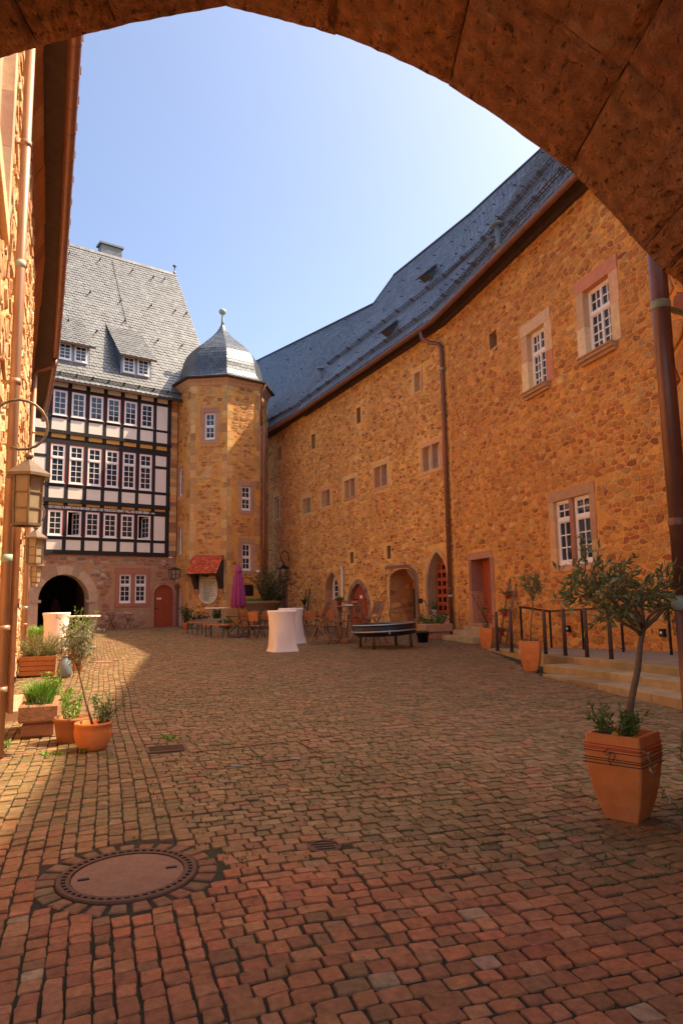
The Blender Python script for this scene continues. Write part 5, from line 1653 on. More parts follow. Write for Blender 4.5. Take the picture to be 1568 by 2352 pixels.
# ================================================================== GATE ARCH
GA = site('gate_arch', (0, 3, 0), 'dark sandstone gate arch framing the top of the view', 'arch')
rngG = random.Random(9)
sil = [(-170, 190), (-70, 152), (0, 132), (90, 107), (178, 86), (268, 62), (390, 38), (520, 15), (640, 42), (770, 80), (900, 130), (1030, 195), (1165, 285), (1305, 388), (1400, 485), (1475, 572), (1525, 625), (1575, 660), (1640, 740)]
GY = 4.25
edge = [at_depth(x, y, GY) for x, y in sil]
axis = Vector((.02, -1, 0)).normalized()
# split into voussoirs at the joints seen in the photo
cuts = [0, 3, 5, 7, 9, 11, 13, 15, 16, 18]
rngv = np.random.RandomState(4)
from mathutils import noise as mnoise
def bumpv(p, a):
    q = Vector((p.x, p.y * .7, p.z))
    pit = max(0, mnoise.noise(q * 11) - .25) * 1.6
    return a * (mnoise.noise(q * 4) * .9 + mnoise.noise(q * 17) * .6 + pit)
for ci in range(len(cuts) - 1):
    seq = []
    for j in range(cuts[ci], cuts[ci + 1]):
        for t in (0, .125, .25, .375, .5, .625, .75, .875): seq.append(edge[j].lerp(edge[j + 1], t))
    seq.append(edge[cuts[ci + 1]])
    nd = [0.0, 1.05 + rngG.uniform(-.2, .2), 2.1 + rngG.uniform(-.2, .2), 3.2]
    for di in range(3):
        a0, a1 = nd[di] + (.006 if di else 0), nd[di + 1] - .006
        nv = 24
        t_in = pick(rngG, [(3, (.70, .25, .085)), (2, (.64, .22, .075)), (2, (.74, .29, .11))])
        inward = rngG.uniform(-.004, .004)
        V = []; F = []
        nu = len(seq)
        ctr = Vector((-.4, GY, 1.6))
        for k in range(nv + 1):
            for i, p in enumerate(seq):
                q = p + axis * (a0 + (a1 - a0) * k / nv)
                rd_ = Vector((q.x - ctr.x, 0, q.z - ctr.z)).normalized()
                e = 0.0
                if i in (0, nu - 1): e = .03 if k > 1 else 0.0
                if k == nv: e = max(e, .012)
                sh = (seq[nu // 2] - p) * (.012 if k > 1 else 0.0)
                V.append(q + rd_ * (inward + e + (bumpv(q, .022) + rngv.uniform(-.011, .011)) * (.3 if k == 0 else 1)) + sh)
        for k in range(nv):
            for i in range(nu - 1):
                F.append((k * nu + i, k * nu + i + 1, (k + 1) * nu + i + 1, (k + 1) * nu + i))
        # outer skin and ends
        base = len(V)
        for k in (0, nv):
            for i, p in enumerate(seq):
                q = p + axis * (a0 + (a1 - a0) * k / nv)
                rd_ = Vector((q.x - ctr.x, 0, q.z - ctr.z)).normalized()
                V.append(q + rd_ * .62)
        for i in range(nu - 1):
            F.append((i, base + i, base + i + 1, i + 1)); F.append((nv * nu + i + 1, base + nu + i + 1, base + nu + i, nv * nu + i)); F.append((base + i, base + nu + i, base + nu + i + 1, base + i + 1))
        F.append(tuple(k * nu for k in range(nv + 1)) + (base + nu, base)); F.append(tuple(k * nu + nu - 1 for k in range(nv, -1, -1)) + (base + nu - 1, base + 2 * nu - 1))
        mb = MB(); mb.add(V, F, t_in); mb.build('voussoir', M['arch'], GA)
# mortar core behind the joints
mb = MB()
ctr = Vector((-.4, GY, 1.6))
def outw(p, r):
    rd_ = Vector((p.x - ctr.x, 0, p.z - ctr.z)).normalized(); return p + rd_ * r
for j in range(len(edge) - 1):
    a, b = outw(edge[j], .045) + axis * .02, outw(edge[j + 1], .045) + axis * .02
    c, d = outw(edge[j], .5) + axis * .02, outw(edge[j + 1], .5) + axis * .02
    mb.hexa([a, b, b + axis * 3.1, a + axis * 3.1, c, d, d + axis * 3.1, c + axis * 3.1], (.16, .07, .03))
mb.build('arch_core', M['ashlar'], GA)
# jambs below the springing
for s in (-1, 1):
    e = edge[0] if s < 0 else edge[-1]
    z = gz(0, 3) - .05
    while z < e.z:
        h = min(rngG.uniform(.32, .5), e.z - z + .01)
        mb = MB()
        x0 = e.x + s * .05; x1 = e.x + s * .75
        mb.box(min(x0, x1), max(x0, x1), GY - 3.2, GY - .01, z + .006, z + h, tint=pick(rngG, [(3, (.50, .19, .075)), (2, (.46, .17, .066))]), bevel=.015); mb.build('jamb_stone', M['arch'], GA)
        z += h
# short stretch of house wall just beyond the arch on the right, with the thick downpipe
PX = at_depth(1545, 1000, 4.95)
WR = Wall((at_depth(1552, 1000, 5.35).x, 5.35), (at_depth(1690, 1000, 4.30).x, 4.30), side=(0, 5))
pw = site('side_wall', WR.pt(.3, 0, 0), 'narrow stretch of ochre stone wall at right edge behind thick downpipe', 'wall')
ws = wall_sheet(WR, 0, WR.L, -.3, lambda u: 4.6, [], M['mortar'], pw)
rubble(WR, .01, WR.L, 0, lambda u: 4.6, [], ws, rngG, w=.34, h=.2, n=30, table=ST_OCHRE)
dp = site('thick_downpipe', (PX.x, 4.75, .07), 'thick brown copper downpipe with pale collar at right edge', 'downpipe')
p0 = at_depth(1500, 640, 4.75); p1 = at_depth(1548, 1400, 4.75)
PXx = (p0.x + p1.x) / 2 + .055
zc = at_depth(1545, 1385, 4.75).z
mb = MB(); mb.tube([(PXx, 4.75, zc - .02), (PXx, 4.75, 4.9)], .062, 20); mb.build('upper_pipe', M['copper'], dp)
mb = MB(); mb.tube([(PXx, 4.75, gz(0, 4.75) - .02), (PXx, 4.75, zc)], .070, 20); mb.build('lower_pipe', M['copper'], dp)
mb = MB(); mb.lathe([(.062, .05), (.085, .02), (.092, 0), (.088, -.025), (.072, -.05)], 20, (PXx, 4.75, zc)); mb.build('collar', M['verdigris'], dp)
for zz in (2.05, 3.62): mb = MB(); mb.lathe([(.064, -.03), (.068, -.02), (.068, .02), (.064, .03)], 20, (PXx, 4.75, zz)); mb.bar((PXx + .03, 4.77, zz), (PXx + .25, 4.9, zz), .03); mb.build('pipe_clip', M['verdigris'] if zz > 3 else M['copper'], dp)
mb = MB(); mb.tube([(PXx + .085, 4.86, gz(0, 4.75)), (PXx + .085, 4.86, 4.9)], .018, 8); mb.build('cable_conduit', M['black_plastic'], dp)
# ================================================================== THINGS IN THE COURTYARD
def copy_tree(o, parent=None):
    c = o.copy(); COL.objects.link(c)
    if parent is not None: c.parent = parent
    for ch in list(o.children): copy_tree(ch, c)
    return c
def place(o, p, rz, label=None, group=None):
    o.location = p; o.rotation_euler = (0, 0, rz)
    if label: o['label'] = label
    if group: o['group'] = group
    return o
tilt = math.atan(SLOPE)
def at_z(x, y, z):
    v = ray(x, y); return CAM + v * ((z - EYE) / v.z)
def face_cam(p): return math.atan2(-p.x, p.y)     # rz that turns local -Y to the camera

# ---------------------------------------------------------------- covers and drains in the floor
def manhole(P, r, name, label, teeth=48):
    t = empty(name, (P.x, P.y, P.z), 0, label, 'manhole cover'); t.rotation_euler = (tilt, 0, .35)
    mb = MB(); mb.lathe([(r * .80, -.06), (r * .80, -.004), (r * .79, .0), (.02, .004)], 48, smooth=False); mb.build('cover_plate', M['cover'], t)
    mb = MB(); mb.lathe([(r, -.06), (r, .0), (r * .985, .008), (r * .93, .008), (r * .93, -.012), (r * .865, -.012), (r * .865, .006), (r * .81, .006), (r * .81, -.03)], 64, cap=False, smooth=False); mb.build('iron_ring', M['rust'], t)
    mb = MB()
    for k in range(teeth):
        a = 2 * math.pi * k / teeth
        mb.box(r * .868, r * .935, -r * .024, r * .024, -.012, .007, Matrix.Rotation(a, 4, 'Z'))
    mb.build('ring_teeth', M['rust'], t)
    for k in (0, 1):
        mb = MB(); mb.box(-.03, .03, -.012, .012, .002, .0065, Matrix.Rotation(math.pi * k, 4, 'Z') @ Matrix.Translation((r * .62, 0, 0))); mb.build('lifting_slot', M['iron'], t)
    return t
manhole(MH, .378, 'manhole_cover', 'large round concrete manhole cover with toothed iron ring in foreground')
manhole(MH2, .36, 'manhole_cover', 'far round manhole cover near the pots by left wall')
t = empty('valve_cover', VALVE, 0, 'small round rusty valve cover set in the paving', 'valve cover'); t.rotation_euler = (tilt, 0, .2)
mb = MB(); mb.lathe([(.105, -.05), (.105, .0), (.098, .004), (.085, .004), (.085, -.004), (.01, -.002)], 28, smooth=False); mb.build('lid', M['rust'], t)
for k in range(3): mb = MB(); mb.box(-.06, .06, -.008, .008, -.002, .004, Matrix.Translation((0, -.04 + .04 * k, 0))); mb.build('rib', M['rust'], t)
t = empty('drain_grate', GRATE, math.atan2(eb.y, eb.x), 'rectangular rusty drain grate in the paving beyond the clay pots', 'drain')
mb = MB(); mb.box(-.20, .20, -.16, -.13, -.03, .004); mb.box(-.20, .20, .13, .16, -.03, .004); mb.box(-.20, -.17, -.13, .13, -.03, .003); mb.box(.17, .20, -.13, .13, -.03, .003); mb.build('frame', M['rust'], t)
mb = MB(); mb.box(-.2, .2, -.16, .16, -.12, -.1); mb.build('pit', M['dark'], t)
for k in range(6): mb = MB(); mb.box(-.17, .17, -.112 + k * .042, -.098 + k * .042, -.02, .002); mb.build('bar', M['rust'], t)
zL5 = conv(0, 2900, .8712)
t = site('chamber_frame', gnd(600, 1730), 'thin steel frame of an inspection chamber set flush in paving', 'drain cover')
cr = [gnd(*zL5(*p)) for p in ((880, 128), (1360, 75), (1495, 146), (945, 205))]
for k in range(4):
    a, b = cr[k], cr[(k + 1) % 4]
    mb = MB(); mb.bar(a + Vector((0, 0, .003)), b + Vector((0, 0, .003)), .012, .010); mb.build('frame_bar', M['rust'], t)
a, b = gnd(*zL5(1145, 105)), gnd(*zL5(1222, 175))
mb = MB(); mb.bar(a + Vector((0, 0, .004)), b + Vector((0, 0, .004)), .012, .010); mb.build('frame_bar', M['rust'], t)
for p in ((1090, 190), (1355, 157)):
    c = gnd(*zL5(*p)); mb = MB(); mb.box(c.x - .05, c.x + .05, c.y - .03, c.y + .03, c.z - .02, c.z + .008); mb.build('lifting_plate', M['grey_lead'], t)

# ---------------------------------------------------------------- ramp with steps, posts and rail
zL = conv(2100, 2050, .4024)
RP = site('stone_ramp', at_z(1400, 1520, .4), 'pale sandstone ramp with three steps along right wall', 'ramp')
rngP = random.Random(3)
e1 = [at_z(1118, 1490, .30), at_z(1246, 1503, .45), at_z(1400, 1517, .50), at_z(1560, 1534, .52), at_z(1720, 1551, .53)]
e2 = [at_z(1246, 1526, .335), at_z(1400, 1544, .38), at_z(1568, 1567.5, .395), at_z(1740, 1592, .40)]
e3 = [at_z(1245, 1548, .225), at_z(1371, 1569, .26), at_z(1494, 1592.5, .265), at_z(1568, 1605, .265), at_z(1740, 1635, .265)]
def wall_back(p, o=.0):
    u = (p - W2.p).dot(W2.e); return W2.pt(u, p.z, o)
def along(L, step):
    out = []
    for a, b in zip(L[:-1], L[1:]):
        k = max(1, round((b - a).length / step))
        for i in range(k): out.append((a.lerp(b, i / k), a.lerp(b, (i + 1) / k)))
    return out
def step_row(L, depth, name, step=1.15):
    for a, b in along(L, step):
        t = (b - a).normalized(); back = Vector((-t.y, t.x, 0))
        if back.dot(W2.n) > 0: back = -back
        g = t * .004
        low = min(gz(a.x, a.y), gz(b.x, b.y)) - .08
        P = [a + g, b - g, b - g + back * depth, a + g + back * depth]
        tint = pick(rngP, [(3, (.42, .28, .12)), (2, (.37, .24, .10)), (1, (.46, .32, .15))])
        mb = MB()
        bv = .012
        lo = [Vector((p.x, p.y, low)) for p in P]
        fr = [P[0] - Vector((0, 0, bv)), P[1] - Vector((0, 0, bv))]
        tp = [P[0] + back * bv, P[1] + back * bv, P[2], P[3]]
        mb.add(lo + fr + tp, [(0, 1, 5, 4), (4, 5, 7, 6), (6, 7, 8, 9), (1, 2, 8, 7, 5), (3, 0, 4, 6, 9), (2, 3, 9, 8)], tint)
        mb.build(name, M['concrete'], RP)
step_row(e3, .75, 'lower_step'); step_row(e2, .75, 'middle_step'); step_row(e1, .42, 'ramp_kerb', 1.3)
for a, b in along(e1, 1.3):
    t = (b - a).normalized(); back = Vector((-t.y, t.x, 0))
    if back.dot(W2.n) > 0: back = -back
    p, q = a + back * .43, b + back * .43
    wp, wq = wall_back(p, .0), wall_back(q, .0)
    mb = MB(); mb.prism([p - Vector((0, 0, .2)), q - Vector((0, 0, .2)), wq - Vector((0, 0, .2)), wp - Vector((0, 0, .2))], (0, 0, .196), (.36, .26, .16)); mb.build('ramp_slab', M['concrete'], RP)
RAMP = [(p.x, p.y) for p in [e1[0]] + [at_z(1200, 1530, .22)] + e3] + [tuple(W2.pt((e3[-1] - W2.p).dot(W2.e), 0, 0).xy), tuple(W2.pt((e1[0] - W2.p).dot(W2.e), 0, 0).xy)]
def ramp_z(p):
    best = min(range(len(e1) - 1), key=lambda i: abs((e1[i] + e1[i + 1]).y / 2 - p.y)); a, b = e1[best], e1[best + 1]
    t = max(0, min(1, (p.y - a.y) / (b.y - a.y))); return a.z + (b.z - a.z) * t
ordn = ['first', 'second', 'third', 'fourth', 'fifth', 'sixth']
for k, (bx, by, ty) in enumerate(((440, 1066, 840), (527, 1075, 835), (733, 1090, 828), (853, 1100, 823), (985, 1110, 818), (1132, 1121, 810))):
    z = .40
    for _ in range(5):
        p = at_z(*zE(bx, by), z); z = ramp_z(p)
    h = (by - ty) * .6575 * .57413 / FPX * p.y * 1.0
    t = empty('steel_post', p, 0, 'brown steel post on the ramp edge, %s counted from the red door' % ordn[k], 'post', 'posts along the ramp edge')
    mb = MB(); mb.tube([(0, 0, -.02), (0, 0, h - .006), (0, 0, h)], [.038, .038, .033], 16); mb.build('post_tube', M['steel'], t)
    mb = MB(); mb.lathe([(.06, -.01), (.06, .006), (.04, .008)], 16); mb.build('base_plate', M['steel'], t)
HRL = site('handrail', at_z(1400, 1510, .45), 'dark steel handrail with flat posts in front of right wall', 'railing')
rp = []
for (bx, by, topy) in ((588, 985, 812), (768, 1053, 806), (963, 1064, 800), (1205, 1078, 790), (1497, 1098, 780)):
    z = .48
    for _ in range(5):
        p = at_z(*zE(bx, by), z); z = ramp_z(p) + .0
    if bx == 588: p = at_z(*zE(590, 1040), .46)
    rp.append((p, topy))
W2off = .0
tops = []
for (p, ty) in rp:
    h = .93
    top = Vector((p.x, p.y, p.z + h)); tops.append(top)
    mb = MB(); mb.bar(p, top, .045, .03, up=W2.e); mb.build('rail_post', M['iron'], HRL)
    mb = MB(); mb.tube([p + Vector((0, 0, .1)) + W2.n * .03, p + Vector((0, 0, .1)) + W2.n * .04], .012, 8); mb.build('rail_bolt', M['zinc'], HRL)
tops.append(tops[-1] + (tops[-1] - tops[-2]))
for a, b in zip(tops[:-1], tops[1:]):
    mb = MB(); mb.bar(a, b, .07, .045); mb.build('rail_bar', M['steel'], HRL)
mb = MB(); mb.bar(tops[0], Vector((tops[0].x, tops[0].y, rp[0][0].z)), .05, .03); mb.build('end_post', M['iron'], HRL)
# floor lamps on the wall behind the rail
for k, (x, y, wh) in enumerate(((868, 935, 'left'), (1440, 960, 'right'))):
    u, z = W2.at(*zE(x, y), .06)
    t = site('wall_lamp', W2.pt(u, z, 0), 'small black wall lamp low on right wall, the %s one behind handrail' % wh, 'lamp', 'low wall lamps')
    mb = MB(); wbox(mb, W2, u - .06, u + .06, z - .08, z + .08, 0, .09); mb.build('housing', M['black_plastic'], t)
    mb = MB(); mb.tube([W2.pt(u, z, .085), W2.pt(u, z, .1)], .03, 10); mb.build('lens', M['white'], t)

# ---------------------------------------------------------------- plants
def leaf_shape(p, d, n, L, w, fold=.25):
    d = d.normalized(); s = d.cross(n)
    if s.length < 1e-4: s = Vector((1, 0, 0))
    s.normalize(); n = s.cross(d)
    a = p; m = p + d * L * .5; e = p + d * L
    V = [a, m + s * w / 2 + n * w * fold, e, m - s * w / 2 + n * w * fold]
    return V, [(0, 1, 2), (0, 2, 3)]
GREENS = {
    'olive': [(4, (.22, .24, .07)), (3, (.15, .17, .05)), (2, (.34, .34, .15))],
    'silver': [(4, (.27, .27, .13)), (3, (.20, .21, .09)), (2, (.36, .33, .19))],
    'bright': [(4, (.20, .36, .035)), (3, (.15, .29, .025)), (2, (.28, .42, .06))],
    'mid': [(4, (.10, .18, .032)), (3, (.075, .14, .024)), (2, (.14, .23, .045))],
    'dark': [(4, (.05, .08, .022)), (3, (.036, .06, .018)), (2, (.075, .11, .03))],
    'rosemary': [(4, (.22, .27, .05)), (3, (.26, .29, .07)), (2, (.26, .20, .09))],
    'grass': [(4, (.15, .30, .03)), (3, (.12, .25, .02)), (2, (.20, .34, .06))]}
def rdir(rng, up=0.0):
    while True:
        v = Vector((rng.uniform(-1, 1), rng.uniform(-1, 1), rng.uniform(-1, 1)))
        if .05 < v.length < 1: break
    v.normalize(); v.z += up
    return v.normalized()
def spray(rng, items, start, dirn, length, nleaf, L, w, col, size_on=False, wob=.25, droop=0.0, twig=None):
    """a shoot with leaves along it"""
    p = start.copy(); d = dirn.normalized(); seg_n = max(3, int(nleaf / 3))
    st = length / seg_n
    path = [p.copy()]
    for i in range(seg_n):
        d = (d + rdir(rng) * wob + Vector((0, 0, -droop))).normalized()
        p = p + d * st; path.append(p.copy())
        for j in range(max(1, nleaf // seg_n)):
            side = rdir(rng)
            ld = (d * .75 + side * .8).normalized()
            V, F = leaf_shape(p - d * st * rng.random(), ld, rdir(rng, .6), L * rng.uniform(.65, 1.2), w * rng.uniform(.75, 1.2))
            items.append((V, F, pick(rng, GREENS[col]), L))
    if twig is not None: twig.append(path)
    return p
def finish_plant(t, items, twigs, twr=.004, n=0, twmat='bark', name='leaf'):
    if twigs:
        mb = MB()
        for pth in twigs:
            mb.tube(pth, [twr * (1 - .6 * i / len(pth)) for i in range(len(pth))], 5)
        mb.build('twigs', M[twmat], t)
    if n:
        idx = list(range(len(items))); random.Random(1).shuffle(idx)
        items = [items[i] for i in idx]
        pieces(name, 'foliage', t, items, M['leaf'], n)
    else:
        mb = MB()
        for V, F, c, s in items: mb.add(V, F, c)
        o = mb.build('foliage', M['leaf'], t); o['kind'] = 'stuff'
def bush(name, loc, label, cat='plant', shoots=20, h=.3, spread=.2, nleaf=14, L=.05, w=.015, col='mid', seed=1, up=1.2, base=.05, droop=0.0, wob=.25, twr=.003, group=None, n=0):
    rng = random.Random(seed)
    t = empty(name, loc, 0, label, cat, group)
    items, tw = [], []
    for k in range(shoots):
        a = rng.uniform(0, 6.283); r = base * math.sqrt(rng.random())
        s = Vector((r * math.cos(a), r * math.sin(a), 0))
        d = Vector((math.cos(a) * spread * rng.uniform(.2, 1), math.sin(a) * spread * rng.uniform(.2, 1), h))
        spray(rng, items, s, d, d.length * rng.uniform(.6, 1.1), nleaf, L, w, col, wob=wob, droop=droop, twig=tw)
    finish_plant(t, items, tw, twr, n)
    return t
def tree(name, loc, label, trunk, crown_c, crown_r, shoots, nleaf, L, w, col, seed, slen, tr=.022, n=0, limbs=7, twr=.0035):
    """trunk: list of points (local); crown_r: radii"""
    rng = random.Random(seed)
    t = empty(name, loc, 0, label, 'tree')
    mb = MB()
    mb.tube(trunk, [tr * (1 - .35 * i / (len(trunk) - 1)) for i in range(len(trunk))], 9); mb.build('trunk', M['bark'], t)
    top = Vector(trunk[-1]); cc = Vector(crown_c)
    items, tw = [], []
    lim = MB()
    tips = []
    for k in range(limbs):
        a = 6.283 * k / limbs + rng.uniform(-.4, .4); e = rng.uniform(-.1, .9)
        q = cc + Vector((math.cos(a) * crown_r[0] * .6, math.sin(a) * crown_r[1] * .6, crown_r[2] * (e - .2) * .8))
        st = Vector(trunk[-2]).lerp(top, rng.uniform(.3, 1))
        mid = st.lerp(q, .5) + rdir(rng) * .05 + Vector((0, 0, .03))
        lim.tube([st, st.lerp(mid, .5) + rdir(rng) * .015, mid, mid.lerp(q, .6) + rdir(rng) * .02, q], [tr * .5, tr * .42, tr * .32, tr * .2, tr * .1], 6)
        tips += [mid, mid.lerp(q, .5), q, q]
    lim.build('limbs', M['bark'], t)
    for k in range(shoots):
        s = rng.choice(tips) + rdir(rng) * .04
        q = cc + Vector((rng.gauss(0, .5) * crown_r[0], rng.gauss(0, .5) * crown_r[1], rng.gauss(0, .5) * crown_r[2]))
        d = (q - s); d = (d.normalized() + (s - cc).normalized() * .7 + Vector((0, 0, .25)))
        spray(rng, items, s, d, slen * rng.uniform(.5, 1.2), nleaf, L, w, col, twig=tw)
    finish_plant(t, items, tw, twr, n)
    return t

# ---------------------------------------------------------------- clay planters
def square_pot(loc, rz, s, label, mt='terracotta', soil_z=.50, strings=False):
    t = empty('clay_planter', loc, rz, label, 'planter')
    prof = [(.124, 0), (.162, .10), (.194, .22), (.214, .35), (.219, .45), (.213, .56)]
    def ringv(r, z, rr=.22):
        out = []
        for k in range(4):
            a = math.pi / 4 + k * math.pi / 2
            c = Vector((math.cos(a), math.sin(a))) * r * 1.4142
            n1 = Vector((math.cos(a - math.pi / 2), math.sin(a - math.pi / 2))); 
            p0 = Vector((math.cos(a - math.pi / 2), math.sin(a - math.pi / 2))) * r * 1.4142; p1 = Vector((math.cos(a + math.pi / 2), math.sin(a + math.pi / 2))) * r * 1.4142
            q0 = c.lerp(p0, .05); q1 = c.lerp(p1, .05)
            out += [(q0.x * s, q0.y * s, z * s), (c.x * .975 * s, c.y * .975 * s, z * s), (q1.x * s, q1.y * s, z * s)]
        return out
    V = []; F = []
    P2 = prof + [(.180, .56), (.172, .50)]
    for r, z in P2: V += ringv(r * .87, z)
    n = 12
    for i in range(len(P2) - 1):
        for k in range(n): F.append((i * n + k, i * n + (k + 1) % n, (i + 1) * n + (k + 1) % n, (i + 1) * n + k))
    F.append(tuple(range(n))[::-1])
    mb = MB(); mb.add(V, F); mb.build('pot', M[mt], t)
    mb = MB(); mb.add(ringv(.174 * .9, soil_z), [tuple(range(n))]); mb.build('soil', M['soil'], t)
    if strings:
        rg = random.Random(4)
        for z in (.50, .46, .415, .385, .365, .475, .44):
            mb = MB(); r = .1915; zz = [z + rg.uniform(-.012, .012) for _ in range(5)]
            c4 = [Vector((r * sx * s, r * sy * s, zz[i] * s)) for i, (sx, sy) in enumerate(((1, 1), (-1, 1), (-1, -1), (1, -1), (1, 1)))]
            c4[-1].z = c4[0].z
            mb.tube(c4, .0028 * s, 5); mb.build('cord', M['red_ink'] if z > .45 else M['soffit'], t)
        mb = MB(); mb.tube([(-.02, -.20, .475), (-.05, -.203, .45), (-.03, -.205, .43), (0, -.201, .455), (.03, -.205, .44), (.01, -.207, .40)], .003, 5); mb.tube([(0, -.201, .455), (-.02, -.207, .40), (.0, -.207, .37)], .003, 5); mb.build('cord_bow', M['soffit'], t)
    return t
p1 = gnd(1432, 1880); z1 = p1.z
p1 = Vector((p1.x + .04, p1.y + .03, gz(0, p1.y)))
square_pot(p1, rad(-44), 1.0, 'large terracotta planter wrapped with dark cord, nearest on the right', strings=True)
p2 = gnd(1220, 1541); square_pot(Vector((p2.x, p2.y, p2.z)), rad(-22), 1.02, 'tapered terracotta planter standing at the left end of the stone steps')
p3 = gnd(1118, 1488); square_pot(Vector((p3.x, p3.y, p3.z)), rad(-20), .97, 'terracotta planter beside the first steel post before the red door')
# tag stuck in the near planter
t = empty('plant_tag', p1 + Vector((-.09, -.13, .5)), 0, 'small wooden plant tag stuck in the nearest planter', 'tag'); mb = MB(); mb.prism([(-.03, 0, 0), (.03, 0, 0), (.03, 0, .075), (.0, 0, .09), (-.03, 0, .075)], (0, .004, 0)); mb.build('tag_face', M['ochre_board'], t)
# trees
def loc_at(px, py, Y): return at_depth(px, py, Y)
c1 = at_depth(1450, 1366, p1.y + .02) - p1
tr1 = [Vector((.02, 0, .48)), at_depth(1448, 1610, p1.y) - p1, at_depth(1463, 1540, p1.y) - p1, at_depth(1470, 1475, p1.y) - p1, at_depth(1478, 1435, p1.y) - p1]
tree('olive_tree', p1, 'olive tree with spreading dark leaves in the nearest terracotta planter', tr1, c1, (.70, .50, .36), 118, 10, .080, .025, 'olive', 14, .30, .026, n=280, limbs=13)
bush('herb_plant', p1 + Vector((-.06, -.03, .50)), 'low green herb at the foot of the near olive tree', shoots=22, h=.24, spread=.10, nleaf=24, L=.055, w=.014, col='mid', seed=3, base=.09)
c2 = at_depth(1222, 1345, p2.y) - p2
tr2 = [Vector((0, 0, .48)), at_depth(1219, 1430, p2.y) - p2, at_depth(1223, 1390, p2.y) - p2, at_depth(1222, 1370, p2.y) - p2]
tree('olive_tree', p2, 'slim young olive tree in the planter by the stone steps', tr2, c2, (.27, .25, .24), 70, 14, .06, .018, 'olive', 24, .22, .015, limbs=8)
bush('herb_plant', p2 + Vector((0, 0, .50)), 'small green herb at the foot of the slim olive tree', shoots=14, h=.12, spread=.14, nleaf=12, L=.05, w=.016, col='mid', seed=5, base=.12)
bush('shrub', p3 + Vector((0, 0, .46)), 'sparse leafy shrub in the planter before the red door', shoots=9, h=1.1, spread=.25, nleaf=22, L=.07, w=.03, col='dark', seed=8, base=.06, twr=.006)
# stray twig of a tree at the right edge beyond the pipe
q = at_depth(1545, 1520, 4.4); q.z = gz(0, 4.4)
bush('shrub', Vector((q.x + .12, 4.45, gz(0, 4.4))), 'leafy shrub half hidden by the thick downpipe', shoots=10, h=.95, spread=.25, nleaf=30, L=.06, w=.018, col='olive', seed=18, base=.05, twr=.004)

# ---------------------------------------------------------------- left side pots
def round_pot(loc, prof, label, mt='terracotta', soil=None, name='clay_pot', ridges=()):
    t = empty(name, loc, 0, label, 'plant pot')
    R, Ht = prof[-1]
    P = list(prof) + [(R - .022, Ht), (R - .03, Ht - .05)]
    mb = MB(); mb.lathe(P, 32, cap=True); mb.build('pot', M[mt], t)
    mb = MB(); mb.lathe([(R - .028, Ht - .05), (.01, Ht - .03)], 20, cap=False); mb.build('soil', M['soil'], t)
    return t
q1 = gnd(213, 1722); q1.z = gz(0, q1.y)
round_pot(q1, [(.12, 0), (.15, .05), (.178, .12), (.188, .19), (.178, .245), (.186, .25), (.186, .275)], 'bulbous terracotta pot with lanky olive, nearest of the left pots')
q2 = gnd(165, 1704); q2.z = gz(0, q2.y)
round_pot(q2, [(.145, 0), (.165, .10), (.185, .22), (.20, .23), (.20, .265)], 'ribbed brown clay pot behind the bulbous pot', 'terracotta_dark')
trq = [Vector((.0, 0, .22)), at_depth(200, 1620, q1.y) - q1, at_depth(186, 1560, q1.y) - q1, at_depth(178, 1530, q1.y) - q1]
cq = at_depth(176, 1478, q1.y) - q1
tree('olive_tree', q1, 'lanky grey leaved olive tree in bulbous terracotta pot', trq, cq, (.17, .17, .30), 95, 15, .05, .012, 'silver', 40, .16, .014, n=0, limbs=9, twr=.0025)
bush('herb_plant', q1 + Vector((.10, .02, .23)), 'upright dark green herb in the bulbous pot', shoots=14, h=.36, spread=.12, nleaf=26, L=.05, w=.014, col='mid', seed=9, base=.05)
bush('herb_plant', q2 + Vector((0, 0, .22)), 'light green herb in the ribbed clay pot', shoots=14, h=.36, spread=.14, nleaf=24, L=.055, w=.017, col='bright', seed=10, base=.09)
# stone trough on a block
q3 = gnd(88, 1690); q3.z = gz(0, q3.y)
t = empty('stone_trough', q3, rad(20), 'rough sandstone trough on a stone block with grass', 'trough')
rg = random.Random(6)
mb = MB(); mb.box(-.165, .165, -.15, .16, 0, .17, tint=(.36, .17, .09), bevel=.03); mb.build('base_block', M['ashlar'], t)
mb = MB()
for (a, b, c, d) in ((-.20, .20, -.20, -.12), (-.20, .20, .60, .68), (-.20, -.125, -.12, .60), (.125, .20, -.12, .60)): mb.box(a, b, c, d, .175, .36, tint=(.42, .20, .10), bevel=.018)
mb.box(-.19, .19, -.19, .67, .173, .22, tint=(.40, .19, .10)); mb.build('trough', M['stone'], t)
mb = MB(); mb.box(-.125, .125, -.12, .60, .30, .32); mb.build('soil', M['soil'], t)
def grass(name, loc, label, n, h, r, col='grass', seed=1, w=.012, lean=.45, sx=1.0, sy=1.0, rz=0.0):
    rng = random.Random(seed); t = empty(name, loc, rz, label, 'plant'); mb = MB()
    for k in range(n):
        a = rng.uniform(0, 6.283); rr = r * math.sqrt(rng.random()); p = Vector((rr * math.cos(a) * sx, rr * math.sin(a) * sy, 0))
        hh = h * rng.uniform(.5, 1.1); d = Vector((math.cos(a) * lean * rng.random(), math.sin(a) * lean * rng.random(), 1)).normalized()
        s = Vector((math.cos(a + 1.57 + rng.uniform(-1, 1)), math.sin(a + 1.57), 0)) * w / 2
        m_ = p + d * hh * .6; e = p + d * hh * .9 + Vector((math.cos(a), math.sin(a), -.15)) * hh * .22 * rng.random()
        mb.add([p - s, p + s, m_ + s * .8, m_ - s * .8, e], [(0, 1, 2, 3), (3, 2, 4)], pick(rng, GREENS[col]))
    o = mb.build('foliage', M['leaf'], t); o['kind'] = 'stuff'
    return t
